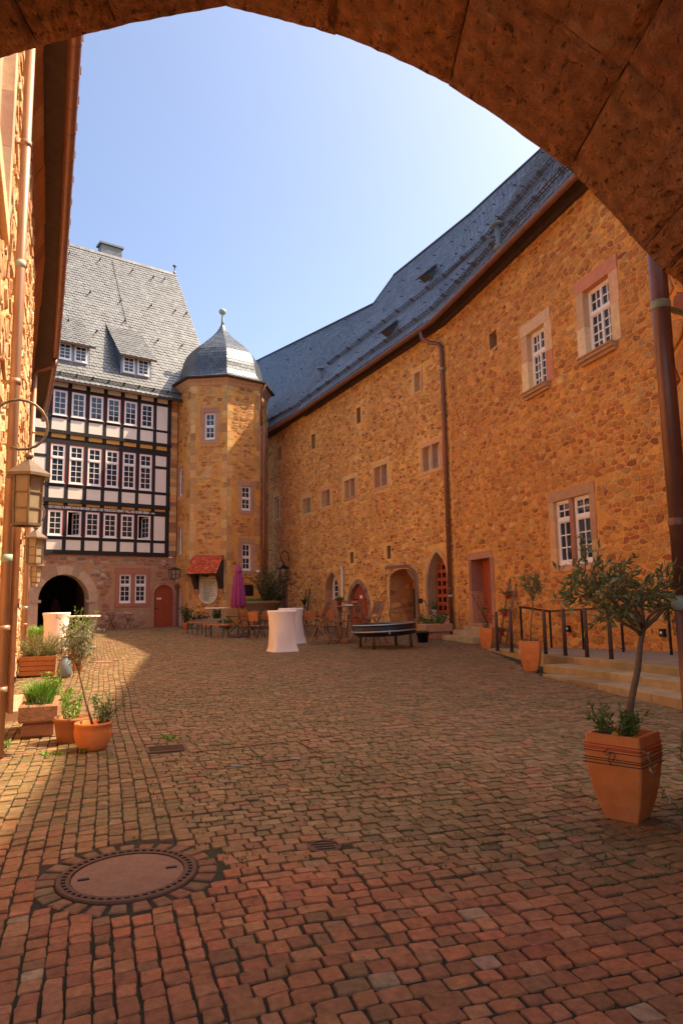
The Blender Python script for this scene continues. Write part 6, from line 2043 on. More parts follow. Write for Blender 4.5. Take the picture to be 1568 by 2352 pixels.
grass('chive_grass', q3 + Vector((-.04, .12, .32)), 'bright green grassy herb growing in the stone trough', 420, .33, .13, seed=2)
bush('herb_plant', q3 + Vector((.03, -.08, .31)), 'small grey green cushion herb at the front of the stone trough', shoots=26, h=.11, spread=.10, nleaf=20, L=.03, w=.008, col='mid', seed=12, base=.08)
# wooden planter box with rosemary shrub
q4 = gnd(88, 1552); q4.z = gz(0, q4.y)
t = empty('wooden_planter', q4, rad(20), 'reddish slatted wooden planter box by left wall', 'planter')
for k in range(4):
    z0 = .03 + k * .095; e = .004 * k
    for (a, b, c, d) in ((-.33 - e, .33 + e, -.32 - e, -.295 - e), (-.33 - e, .33 + e, .295 + e, .32 + e)):
        mb = MB(); mb.box(a, b, c, d, z0, z0 + .088, bevel=.004); mb.build('slat', M['orange_wood'], t)
    for (a, b) in ((-.33 - e, -.305 - e), (.305 + e, .33 + e)):
        mb = MB(); mb.box(a, b, -.294 - e, .294 + e, z0, z0 + .088, bevel=.004); mb.build('slat', M['old_wood'], t)
mb = MB(); mb.box(-.30, .30, -.29, .29, .02, .34); mb.build('soil', M['soil'], t)
bush('rosemary_shrub', q4 + Vector((0, 0, .34)), 'broad olive green shrub in the wooden planter box', 'shrub', shoots=170, h=.46, spread=.46, nleaf=30, L=.05, w=.010, col='rosemary', seed=20, base=.26, twr=.005)
# trough of bright plants farther along
q5 = gnd(92, 1487); q5.z = gz(0, q5.y)
t = empty('wooden_trough', q5, rad(22), 'low wooden trough of bright plants by left wall, farthest along', 'planter')
for k in range(2):
    mb = MB(); mb.box(-.4, .4, -.25, .25, .02 + .14 * k, .15 + .14 * k, bevel=.01); mb.build('board', M['old_wood'], t)
grass('green_herbs', q5 + Vector((0, 0, .28)), 'bright leafy herbs in the far wooden trough', 420, .5, .34, 'bright', 5, w=.03)
# orange pot, jug and another small tree behind
q6 = gnd(176, 1540); q6.z = gz(0, q6.y)
round_pot(q6, [(.11, 0), (.15, .18), (.17, .30), (.18, .30), (.18, .35)], 'orange clay pot half hidden behind the lanky olive tree')
bush('laurel_shrub', q6 + Vector((0, 0, .33)), 'tall leafy shrub rising from the half hidden orange pot', 'shrub', shoots=20, h=1.0, spread=.24, nleaf=34, L=.07, w=.028, col='bright', seed=30, base=.1, twr=.006)
q7 = gnd(149, 1556); q7.z = gz(0, q7.y)
t = empty('stone_jug', q7, 0, 'grey stoneware jug standing behind the wooden planter', 'jug'); mb = MB(); mb.lathe([(.10, 0), (.135, .08), (.14, .2), (.12, .3), (.075, .36), (.07, .40), (.085, .42)], 20); mb.build('body', M['grey_lead'], t); mb = MB(); mb.tube([(.07, 0, .38), (.14, 0, .36), (.135, 0, .26)], .012, 6); mb.build('handle', M['grey_lead'], t)
q8 = gnd(118, 1612); q8.z = gz(0, q8.y)
bush('fern_plant', Vector((q8.x, q8.y, q8.z + .02)), 'bright ferny plant between the trough and wooden planter', shoots=16, h=.42, spread=.3, nleaf=30, L=.06, w=.025, col='bright', seed=33, base=.06)
for k, (x, y, sd, wh) in enumerate(((120, 1735, 1, 'before the ribbed pot'), (178, 1728, 2, 'at the foot of the bulbous pot'), (22, 1715, 3, 'at the left edge'), (392, 1700, 4, 'beside the drain grate'))):
    p = gnd(x, y); bush('weed', p, 'small green weed growing in the joints %s' % wh, shoots=7, h=.05, spread=.10, nleaf=6, L=.05, w=.02, col='bright', seed=50 + sd, base=.05, droop=.1, group='weeds in the paving')
# tufts of moss and grass in the joints
rng = random.Random(61); mb = MB()
for k in range(900):
    if rng.random() < .5: px, py = rng.uniform(230, 1000), rng.uniform(1480, 1800)
    else: px, py = rng.uniform(300, 1540), rng.uniform(1600, 2000)
    p = gnd(px, py)
    if in_ramp(p.x, p.y) or wdist(W2, p.x, p.y) < .3 or (p - MH).length < .45 or (p - VALVE).length < .14: continue
    for j in range(rng.randint(2, 5)):
        a = rng.uniform(0, 6.28); q = p + Vector((rng.uniform(-.025, .025), rng.uniform(-.025, .025), -.006)); h = rng.uniform(.012, .035)
        s = Vector((math.cos(a), math.sin(a), 0)) * .006
        mb.add([q - s, q + s, q + Vector((math.sin(a) * .012, math.cos(a) * .012, h))], [(0, 1, 2)], pick(rng, GREENS['mid']))
o = mb.build('joint_grass', M['leaf']); tagp(o, 'tiny tufts of grass growing in the paving joints', 'grass', kind='stuff')
# ---------------------------------------------------------------- furniture
def gndw(px, py, W, o):
    p = gnd(px, py)
    if wdist(W, p.x, p.y) < o:
        v = ray(px, py); q = W.p + W.n * o; p = CAM + v * ((q - CAM).dot(W.n) / v.dot(W.n))
    p.z = gz(0, p.y); return p
def cover_table(loc, rz, label, group='bar tables under white stretch covers'):
    t = empty('covered_bar_table', loc, rz, label, 'table', group)
    V = []; F = []; n = 48
    prof = [(0.0, .45, 1.0), (.02, .445, 1.0), (.10, .415, .9), (.22, .395, .7), (.40, .378, .4), (.62, .366, .15), (.85, .366, 0), (.98, .38, 0), (1.045, .398, 0), (1.07, .405, 0), (1.10, .40, 0), (1.108, .385, 0)]
    for (z, r, q) in prof:
        for k in range(n):
            a = 2 * math.pi * k / n
            sq = 1 / max(abs(math.cos(a)), abs(math.sin(a)))
            rr = r * (1 - q) + r * q * (.80 * sq ** .9)
            # tension folds run down to the four feet
            rr *= 1 + (.028 * math.sin(11 * a + 3 * z) * math.sin(2 * a) + .014 * math.sin(23 * a + 5 * z)) * min(1, q * 1.4) * (1 if z > .02 else .6)
            if z < .05: zz = z + .015 * abs(math.sin(2 * a + math.pi / 2 * 0)) ** 2 * 0
            else: zz = z
            V.append((rr * math.cos(a), rr * math.sin(a), zz))
    for i in range(len(prof) - 1):
        for k in range(n): F.append((i * n + k, i * n + (k + 1) % n, (i + 1) * n + (k + 1) % n, (i + 1) * n + k))
    mb = MB(); mb.add(V, F, None, True); mb.build('stretch_cover', M['cloth'], t)
    mb = MB(); mb.lathe([(.388, 1.109), (.385, 1.112), (.01, 1.114)], 48, cap=False); mb.build('table_top', M['cloth'], t)
    return t
b1 = gnd(648, 1496); cover_table(Vector((b1.x, b1.y, gz(0, b1.y))), rad(25), 'front bar table under white stretch cover in the courtyard middle')
b2 = gnd(669, 1478); cover_table(Vector((b2.x, b2.y, gz(0, b2.y))), rad(40), 'rear bar table under white stretch cover, half hidden by the front one')
b3 = gnd(128, 1491); cover_table(Vector((b3.x, b3.y, gz(0, b3.y))), rad(10), 'white covered bar table standing by the sunlit left wall')
def folding_bar_table(loc, rz, label, w=.8, d=.8, round_top=False, h=1.1):
    t = empty('folding_bar_table', loc, rz, label, 'table')
    mb = MB()
    if round_top: mb.lathe([(.40, h - .045), (.405, h - .03), (.405, h - .01), (.39, h)], 32)
    else: mb.box(-w / 2, w / 2, -d / 2, d / 2, h - .04, h, bevel=.012)
    mb.build('table_top', M['white'], t)
    for s in (-1, 1):
        mb = MB(); mb.tube([(s * .22, -.25, h - .04), (s * .26, .30, 0)], .013, 7); mb.build('leg', M['zinc'], t)
        mb = MB(); mb.tube([(s * .20, .25, h - .04), (s * .24, -.30, 0)], .013, 7); mb.build('leg', M['zinc'], t)
    mb = MB(); mb.tube([(-.25, .18, .28), (.25, .18, .28)], .009, 6); mb.tube([(-.24, -.18, .28), (.24, -.18, .28)], .009, 6); mb.build('brace', M['zinc'], t)
    return t
p = gnd(190, 1514); folding_bar_table(Vector((p.x, p.y, gz(0, p.y))), rad(60), 'folding bar table with white round top by left pots', round_top=True)
p = gnd(492, 1463); folding_bar_table(Vector((p.x, p.y + .6, gz(0, p.y))), rad(0), 'folding bar table with white square top before the notice board')
def bench(loc, rz, label, L=2.2):
    t = empty('beer_bench', loc, rz, label, 'bench', 'folding wooden benches')
    for k, (a, b) in enumerate(((-.125, -.003), (.003, .125))): mb = MB(); mb.box(-L / 2, L / 2, a, b, .455, .485, bevel=.005); mb.build('seat_plank', M['orange_wood'], t)
    for x in (-L * .36, L * .36):
        for y in (-.10, .10): mb = MB(); mb.bar((x, y, 0), (x, y, .455), .03); mb.build('leg', M['green_steel'], t)
        mb = MB(); mb.bar((x, -.10, .40), (x, .10, .30), .018); mb.bar((x, .10, .40), (x, -.10, .30), .018); mb.build('leg_brace', M['green_steel'], t)
        mb = MB(); mb.bar((x, 0, .20), (x * .5, 0, .452), .014); mb.build('stay', M['green_steel'], t)
    return t
def ends(pxa, pxb):
    a, b = gnd(*pxa), gnd(*pxb); c = (a + b) / 2; c.z = gz(0, c.y); return c, math.atan2(b.y - a.y, b.x - a.x)
c, r_ = ends(zK(140, 505), zK(350, 525)); bench(c + Vector((.1, .2, 0)), r_ - .15, 'orange folding bench with green legs, rear one near the tower')
c, r_ = ends(zK(470, 550), zK(780, 572)); bench(c, r_ - .12, 'orange folding bench with green legs, front one near the parasol')
p = gnd(162, 1502); bench(Vector((p.x - .1, p.y + .2, gz(0, p.y))), rad(100), 'wooden bench end on between the left tables', 1.6)
# parasol
p = gnd(547, 1463); t = empty('folded_parasol', Vector((p.x, p.y, p.z)), 0, 'folded purple parasol on a round dark base', 'parasol')
mb = MB(); mb.lathe([(.36, 0), (.37, .02), (.34, .07), (.10, .09), (.06, .10)], 28); mb.build('base', M['steel'], t)
mb = MB(); mb.tube([(0, 0, .08), (0, 0, .45)], .035, 10); mb.build('sleeve', M['steel'], t)
mb = MB(); mb.tube([(0, 0, .1), (0, 0, 2.72)], .022, 10); mb.build('pole', M['old_wood'], t)
V = []; F = []; n = 64
for (z, r, amp) in ((1.10, .215, .22), (1.14, .24, .25), (1.4, .245, .20), (1.8, .215, .17), (2.2, .155, .13), (2.42, .10, .10), (2.50, .085, .06)):
    for k in range(n):
        a = 2 * math.pi * k / n; rr = r * (1 + amp * math.sin(9 * a + z * .4)); zz = z + (.05 * math.sin(9 * a + 1.2) if z < 1.2 else 0)
        V.append((rr * math.cos(a), rr * math.sin(a), zz))
for i in range(6):
    for k in range(n): F.append((i * n + k, i * n + (k + 1) % n, (i + 1) * n + (k + 1) % n, (i + 1) * n + k))
mb = MB(); mb.add(V, F, None, True); mb.build('canopy', M['purple'], t)
mb = MB(); mb.lathe([(.145, 2.42), (.13, 2.46), (.09, 2.62), (.035, 2.72), (.02, 2.76)], 18); mb.build('top_cap', M['purple'], t)
# slatted folding chairs with iron frame
def iron_chair(label):
    t = empty('garden_chair', (0, 0, 0), 0, label, 'chair', 'slatted garden chairs at the tables')
    for s in (-1, 1):
        mb = MB(); mb.tube([(s * .23, -.24, 0), (s * .235, -.10, .26), (s * .235, .10, .44), (s * .235, .19, .64), (s * .23, .26, .93)], .012, 6); mb.build('back_leg', M['iron'], t)
        mb = MB(); mb.tube([(s * .215, .26, 0), (s * .215, .10, .26), (s * .215, -.10, .40), (s * .215, -.20, .46)], .012, 6); mb.build('front_leg', M['iron'], t)
        mb = MB(); mb.tube([(s * .25, .19, .64), (s * .26, -.02, .66), (s * .26, -.18, .655), (s * .235, -.16, .45)], .011, 6); mb.build('arm', M['iron'], t)
    for k in range(5): mb = MB(); mb.box(-.21, .21, -.22 + k * .085, -.145 + k * .085, .445, .46, bevel=.003); mb.build('seat_slat', M['orange_wood'], t)
    for k in range(4):
        z = .62 + k * .08; y = .185 + k * .022
        mb = MB(); mb.box(-.215, .215, y - .008, y + .008, z, z + .068, bevel=.003); mb.build('back_slat', M['orange_wood'], t)
    return t
chair0 = iron_chair('x'); used = [False]
def put_chair(px, py, rz, label, dy=0):
    p = gnd(px, py); p.y += dy; p.z = gz(0, p.y)
    o = chair0 if not used[0] else copy_tree(chair0); used[0] = True
    place(o, p, rz, label)
CH = [(zJ(85, 640), 150, 'garden chair with its back turned, right beside the parasol base'), (zK(1100, 575), 60, 'garden chair seen from the side, left of the front covered table'),
      (zJ(200, 615), 200, 'garden chair just left of the front white cover'), (zJ(15, 600), -20, 'garden chair on the far side of the parasol table'),
      (zJ(745, 620), 190, 'garden chair just right of the rear white cover'), (zJ(640, 600), 110, 'garden chair peeping out behind the rear white cover'),
      (zJ(1005, 585), 170, 'garden chair behind the round bar table column'), (zJ(900, 575), -15, 'garden chair farthest back by the niche window')]
for (q, a, lab) in CH: put_chair(*q, rad(a), lab)
# garden tables
def slat_table(loc, rz, label, L=1.1, W=.7):
    t = empty('garden_table', loc, rz, label, 'table', 'slatted garden tables')
    k = 8
    for i in range(k): mb = MB(); mb.box(-L / 2, L / 2, -W / 2 + W * i / k + .004, -W / 2 + W * (i + 1) / k - .004, .705, .725); mb.build('slat', M['orange_wood'], t)
    for s in (-1, 1):
        mb = MB(); mb.tube([(s * L * .4, -W * .4, 0), (s * L * .4, W * .35, .70)], .014, 6); mb.tube([(s * L * .4, W * .4, 0), (s * L * .4, -W * .35, .70)], .014, 6); mb.build('cross_leg', M['iron'], t)
        mb = MB(); mb.bar((s * L * .4, -W * .42, .69), (s * L * .4, W * .42, .69), .02); mb.build('rail', M['iron'], t)
    return t
def tb(px, py, rz, lab, dy=0, **k):
    p = gndw(px, py, WF, .75) if px < 300 else gnd(px, py); p.y += dy if px >= 300 else 0; p.z = gz(0, p.y); return slat_table(p, rz, lab, **k), p
_, pT1 = tb(*zK(1230, 530), rad(10), 'garden table with two small pots between parasol and white cover', .8)
_, pT2 = tb(*zJ(690, 590), rad(5), 'garden table behind the rear white cover', .6)
tb(275, 1440, rad(53), 'small dark folding table against the timber house wall', -.3, L=1.2, W=.7)
for k, (dx, sd) in enumerate(((-.22, 1), (.28, 2))):
    wh = 'left' if k == 0 else 'right'
    p = pT1 + Vector((dx, 0, .725)); round_pot(p, [(.05, 0), (.075, .10), (.08, .11)], 'small grey pot on the garden table, the %s one' % wh, 'grey_lead', name='table_pot')
    grass('table_grass', p + Vector((0, 0, .08)), 'tuft of pale grass in the %s pot on the garden table' % wh, 60, .2, .05, 'silver', 70 + sd, w=.01)
# wooden parasol-foot cross near the benches
p = gnd(*zK(905, 525)); t = empty('folding_stool_frame', Vector((p.x, p.y + .4, gz(0, p.y))), rad(10), 'dark crossed wooden legs of a folding table beside parasol', 'table')
for s in (-1, 1): mb = MB(); mb.bar((-.38 * s, .0, 0), (.38 * s, .02 * s, .70), .04, .03); mb.build('cross_leg', M['soffit'], t)
mb = MB(); mb.box(-.45, .45, -.35, .35, .70, .725); mb.build('table_top', M['soffit'], t)
# tall wooden folding bar chairs
def bar_chair(label):
    t = empty('wooden_bar_chair', (0, 0, 0), 0, label, 'chair', 'tall wooden folding chairs')
    for s in (-1, 1):
        mb = MB(); mb.bar((s * .20, .34, 0), (s * .20, -.22, 1.30), .035, .055, up=(1, 0, 0)); mb.build('back_post', M['old_wood'], t)
        mb = MB(); mb.bar((s * .165, -.36, 0), (s * .165, .22, .80), .03, .055, up=(1, 0, 0)); mb.build('front_leg', M['old_wood'], t)
    for k in range(5): mb = MB(); mb.box(-.20, .20, -.13 + k * .08, -.06 + k * .08, .78, .80); mb.build('seat_slat', M['old_wood'], t)
    for k in range(5):
        x = -.14 + k * .07; mb = MB(); mb.bar((x, -.055, .92), (x, -.19, 1.24), .04, .012, up=(1, 0, 0)); mb.build('back_slat', M['old_wood'], t)
    mb = MB(); mb.bar((-.2, -.045, .90), (.2, -.045, .90), .025, .05); mb.bar((-.2, -.21, 1.26), (.2, -.21, 1.26), .025, .06); mb.build('back_rail', M['old_wood'], t)
    mb = MB(); mb.bar((-.165, -.22, .20), (.165, -.22, .20), .04, .03); mb.bar((-.2, .24, .24), (.2, .24, .24), .04, .03); mb.build('foot_rail', M['old_wood'], t)
    return t
bc0 = bar_chair('x'); ub = [False]
for (q, a, lab, dy) in ((zJ(905, 712), 75, 'tall wooden folding chair left of the round bar table', 0), (zJ(1170, 640), 190, 'tall wooden folding chair behind the round bar table', .5),
                    (zJ(1395, 680), -60, 'tall wooden folding chair left of the black basin', .3), (zI(170, 1180), 130, 'tall wooden folding chair behind the black basin', .5)):
    p = gnd(*q); p.y += dy; p.z = gz(0, p.y); o = bc0 if not ub[0] else copy_tree(bc0); ub[0] = True; place(o, p, rad(a), lab)
# round wooden bar table
p = gnd(*zJ(1135, 700)); pBT = Vector((p.x, p.y + .1, gz(0, p.y)))
t = empty('round_bar_table', pBT, 0, 'tall round wooden bar table with central column and shelf', 'table')
mb = MB(); mb.lathe([(.52, 1.12), (.54, 1.13), (.54, 1.15), (.52, 1.16)], 32); mb.build('table_top', M['old_wood'], t)
mb = MB(); mb.lathe([(.36, .66), (.37, .67), (.37, .69), (.36, .70)], 28); mb.build('shelf', M['old_wood'], t)
mb = MB(); mb.lathe([(.06, .1), (.075, .3), (.05, .5), (.07, .66), (.055, .8), (.06, 1.0), (.09, 1.12)], 14); mb.build('column', M['brown_door'], t)
for k in range(4): mb = MB(); mb.box(.03, .46, -.04, .04, .0, .12, Matrix.Rotation(k * math.pi / 2 + .5, 4, 'Z'), bevel=.02); mb.build('foot', M['brown_door'], t)
pt_ = pBT + Vector((-.02, -.05, 1.16))
round_pot(pt_, [(.06, 0), (.085, .14), (.095, .14), (.095, .17)], 'small red pot on the round bar table', 'red_plastic', name='table_pot')
grass('basil_plant', pt_ + Vector((0, 0, .13)), 'bushy green herb in the red pot on bar table', 160, .22, .09, 'mid', 77, w=.02, lean=.9)
t = empty('newspaper', pBT + Vector((.26, -.02, 1.165)), .3, 'folded papers lying on the round bar table', 'papers'); mb = MB(); mb.box(-.13, .13, -.09, .09, 0, .02); mb.box(-.10, .12, -.08, .07, .021, .035); mb.build('sheet', M['white'], t)
# big round dark basin on steel legs
p = gnd(*zI(300, 1230)); pB = Vector((p.x - .02, p.y + .15, gz(0, p.y)))
t = empty('round_basin', pB, rad(8), 'large round black basin with pale rims on brown legs', 'fire basin')
R = .90
t.rotation_euler = (0, rad(-2.2), rad(8))
mb = MB(); mb.lathe([(R - .30, .34), (R - .10, .36), (R - .02, .42), (R, .47), (R, .66), (R - .01, .66), (R - .03, .66), (R - .03, .50), (.05, .47)], 56, cap=False); mb.build('basin', M['black_plastic'], t)
mb = MB(); mb.lathe([(R + .045, .475), (R + .05, .49), (R + .05, .505), (R + .0, .51), (R + .0, .475)], 56, cap=False); mb.build('lower_rim', M['zinc'], t)
mb = MB(); mb.lathe([(R - .02, .655), (R + .012, .66), (R + .012, .685), (R - .02, .69)], 56, cap=False); mb.build('upper_rim', M['zinc'], t)
for k in range(4): a = rad(45 + 90 * k + 10); mb = MB(); mb.tube([(math.cos(a) * (R - .12), math.sin(a) * (R - .12), 0), (math.cos(a) * (R - .12), math.sin(a) * (R - .12), .47)], .04, 12); mb.build('leg', M['steel'], t)
mb = MB(); mb.bar((-.05, -R - .055, .42), (-.05, -R - .055, .53), .025, .02); mb.build('latch', M['zinc'], t)
# wooden hoist with chain over the basin
pb = gndw(*zI(715, 1010), W1, .75)
t = site('wooden_hoist', pb, 'weathered wooden gallows hoist with crank and chain at the alcove', 'hoist')
Yh = pb.y
post_top = at_depth(*zI(668, 300), Yh); knee = at_depth(*zI(585, 205), Yh); tip = at_depth(*zI(290, 222), Yh)
mb = MB(); mb.bar(pb, post_top, .12, .12, up=(0, 1, 0)); mb.build('post', M['old_wood'], t)
mb = MB(); mb.bar(post_top + (knee - post_top).normalized() * -.03, knee, .12, .115, up=(0, 1, 0)); mb.build('knee_beam', M['old_wood'], t)
mb = MB(); mb.bar(knee, tip, .11, .10, up=(0, 1, 0)); mb.build('arm_beam', M['old_wood'], t)
k0 = at_depth(*zI(545, 250), Yh); k1 = at_depth(*zI(650, 400), Yh)
mb = MB(); mb.prism([k0 + Vector((0, -.04, 0)), at_depth(*zI(640, 300), Yh) + Vector((0, -.04, 0)), k1 + Vector((0, -.04, 0)), at_depth(*zI(590, 330), Yh) + Vector((0, -.04, 0))], (0, .08, 0)); mb.build('brace', M['old_wood'], t)
cr0 = at_depth(*zI(730, 640), Yh - .1)
mb = MB(); mb.box(cr0.x - .09, cr0.x + .07, Yh - .1, Yh + .06, cr0.z - .09, cr0.z + .09); mb.tube([(cr0.x + .05, Yh - .05, cr0.z), (cr0.x + .14, Yh - .08, cr0.z), (cr0.x + .18, Yh - .08, cr0.z - .18), (cr0.x + .27, Yh - .08, cr0.z - .18)], .018, 6); mb.build('crank', M['iron'], t)
hk = at_depth(*zI(288, 510), Yh)
mb = MB(); mb.tube([tip, hk], .012, 5); mb.build('chain', M['iron'], t)
for q in ((345, 860), (160, 670)):
    mb = MB(); mb.tube([hk, at_depth(*zI(*q), Yh - .2)], .012, 5); mb.build('chain', M['iron'], t)
mb = MB(); mb.tube([knee + Vector((0, -.06, .07)), tip + Vector((0, -.06, .07))], .01, 5); mb.tube([knee + Vector((0, -.06, .06)), post_top + Vector((0, -.07, .1)), pb + Vector((0.02, -.07, .2))], .01, 5); mb.build('cable', M['zinc'], t)
# stone trough and black tub below the lattice gate
p = gndw(*zI(930, 1115), W1, .4)
t = empty('stone_planter', p, rad(20), 'sandstone block planter of green leaves below lattice gate', 'planter')
mb = MB(); mb.box(-.3, .35, -.25, .25, 0, .22, tint=(.46, .22, .12), bevel=.02); mb.build('foot_block', M['ashlar'], t)
mb = MB(); mb.box(-.55, .45, -.3, .3, .225, .50, tint=(.52, .27, .14), bevel=.03); mb.build('block', M['ashlar'], t)
bush('leafy_plant', p + Vector((-.1, 0, .48)), 'leafy green plant with pale flowers in the block planter', shoots=46, h=.36, spread=.42, nleaf=22, L=.07, w=.035, col='mid', seed=60, base=.35)
p = gndw(*zI(755, 1160), W1, .9); round_pot(p, [(.15, 0), (.19, .28), (.21, .28), (.21, .33)], 'black plastic tub right of the round basin', 'black_plastic', name='plastic_tub')
grass('tub_grass', p + Vector((0, 0, .27)), 'short grass growing in the black tub', 120, .14, .15, 'mid', 81)
u, z = W1.at(*zI(915, 820), -.1); p = W1.pt(u, D_port[2], -.05)
round_pot(p, [(.06, 0), (.09, .15), (.10, .15), (.10, .18)], 'white pot on the ledge of the lattice gate', 'white', name='ledge_pot'); bush('ledge_plant', p + Vector((0, 0, .16)), 'small green plant in the white ledge pot', shoots=14, h=.32, spread=.16, nleaf=14, L=.06, w=.03, col='mid', seed=62)
# big stone basin with shrub beside the tower
p = at_depth(*zF(1175, 1110), 33.0); pS = Vector((p.x, 33.0, gz(0, 33)))
zr = at_depth(*zF(1180, 1055), 32.2).z - pS.z
t = empty('stone_basin', pS, 0, 'big mossy stone bowl planted with shrubs beside the tower', 'basin')
Rb = (at_depth(*zF(1380, 1070), 33).x - at_depth(*zF(975, 1070), 33).x) / 2
mb = MB(); mb.lathe([(Rb * .55, 0), (Rb * .55, .12), (Rb * .42, .2), (Rb * .5, .45), (Rb * .8, zr - .35), (Rb * .95, zr - .15), (Rb, zr - .12), (Rb, zr), (Rb * .9, zr), (Rb * .88, zr - .1)], 24, tint=(.20, .14, .08)); mb.build('bowl', M['stone'], t)
mb = MB(); mb.lathe([(Rb * .89, zr - .06), (.02, zr + .02)], 24, cap=False); mb.build('soil', M['soil'], t)
grass('basin_grass', pS + Vector((-.5, 0, zr - .03)), 'bright low greenery over the stone bowl rim', 500, .22, Rb * .6, 'bright', 90, w=.03, lean=.9)
bush('basin_shrub', pS + Vector((.25, 0, zr - .05)), 'dark green upright shrub growing in the stone bowl', 'shrub', shoots=60, h=1.55, spread=.75, nleaf=44, L=.10, w=.05, col='dark', seed=91, base=.22, twr=.012)
bush('basin_bush', pS + Vector((.8, -.1, zr - .05)), 'small bush at the right rim of the stone bowl', 'shrub', shoots=26, h=.45, spread=.35, nleaf=24, L=.08, w=.04, col='dark', seed=92, base=.1)
# ladders leaning on the wall
def ladder(W, pxa, pxb, pta, ptb, label, o=.5, rungs=4, mt='old_wood', gp=None):
    a = gndw(*pxa, W, .35); b = gndw(*pxb, W, .35)
    ua, za = W.at(*pta, .04); ub_, zb = W.at(*ptb, .04)
    ta, tb_ = W.pt(ua, za, .04), W.pt(ub_, zb, .04)
    t = site('leaning_ladder', (a + b) / 2, label, 'ladder')
    for s, e in ((a, ta), (b, tb_)): mb = MB(); mb.tube([s, e], .028, 7); mb.build('rail', M[mt], t)
    for k in range(rungs):
        f = (k + .6) / (rungs + .4); mb = MB(); mb.tube([a.lerp(ta, f), b.lerp(tb_, f)], .02, 6); mb.build('rung', M[mt], t)
    return a, b, ta, tb_
A_, B_, TA_, TB_ = ladder(W2, zE(447, 985), zE(490, 1035), zE(513, 630), zE(550, 660), 'rustic ladder with hanging pots left of the ramp planters')
for k, (f, sd) in enumerate(((.78, 1), (.5, 2), (.2, 3))):
    q = A_.lerp(TA_, f) * .4 + B_.lerp(TB_, f) * .6 + W2.n * .12
    wh = ('top', 'middle', 'lowest')[k]
    round_pot(q - Vector((0, 0, .1)), [(.06, 0), (.085, .12), (.09, .14)], 'red pot hung on the rustic ladder, the %s one' % wh, 'red_plastic', name='hanging_pot')
    bush('hanging_plant', q + Vector((0, 0, .02)), 'trailing plant in the %s pot on the rustic ladder' % wh, shoots=16, h=.14, spread=.22, nleaf=14, L=.05, w=.028, col='mid', seed=100 + sd, droop=.12)
A_, B_, TA_, TB_ = ladder(W1, zD(368, 610), zD(385, 600), zD(390, 450), zD(415, 447), 'small dark ladder with pots left of the niche window', rungs=3, mt='soffit')
for k, f in enumerate((.62, .2)):
    q = A_.lerp(TA_, f) * .5 + B_.lerp(TB_, f) * .5 + W1.n * .12
    round_pot(q - Vector((0, 0, .1)), [(.07, 0), (.1, .14), (.11, .16)], 'pot on the small dark ladder, the %s one' % ('upper' if k == 0 else 'lower'), 'black_plastic', name='hanging_pot')
    bush('hanging_plant', q + Vector((0, 0, .03)), 'dark plant in the %s pot of the small ladder' % ('upper' if k == 0 else 'lower'), shoots=12, h=.16, spread=.2, nleaf=14, L=.07, w=.04, col='dark', seed=120 + k)
# plants and boxes at the foot of the tower
p = at_depth(*zK(165, 410), 33.2); p.z = gz(0, 33.2)
round_pot(p, [(.13, 0), (.17, .28), (.18, .30)], 'orange clay pot with shrub beside the pale tower door'); bush('tower_shrub', p + Vector((0, 0, .27)), 'dark green shrub in the pot beside the pale tower door', 'shrub', shoots=22, h=.9, spread=.42, nleaf=26, L=.10, w=.05, col='dark', seed=131, twr=.008)
p = at_depth(*zK(470, 345), 34.0); p.z = gz(0, 34); t = empty('stone_box', p, math.atan2(TB.e.y, TB.e.x), 'long sandstone planter box below the notice board', 'planter')
mb = MB(); mb.box(-.85, .85, -.25, .25, 0, .45, tint=(.42, .25, .15), bevel=.03); mb.build('box', M['ashlar'], t)
bush('box_plant', p + Vector((-.35, 0, .43)), 'low dark plant in the sandstone box, left one', shoots=30, h=.25, spread=.6, nleaf=18, L=.08, w=.04, col='dark', seed=133, base=.3); bush('box_plant', p + Vector((.5, 0, .43)), 'rounded bright bush in the sandstone box, right one', shoots=34, h=.5, spread=.3, nleaf=24, L=.08, w=.04, col='mid', seed=134, base=.15)
p = at_depth(*zK(745, 358), 32.5); p.z = gz(0, 32.5); round_pot(p, [(.22, 0), (.34, .22), (.36, .24), (.36, .30)], 'wide pale clay bowl at the foot of the tower', 'terracotta_dark'); grass('bowl_plant', p + Vector((0, 0, .26)), 'low green cushion plant in the wide clay bowl', 260, .22, .3, 'mid', 135, w=.03, lean=.9)

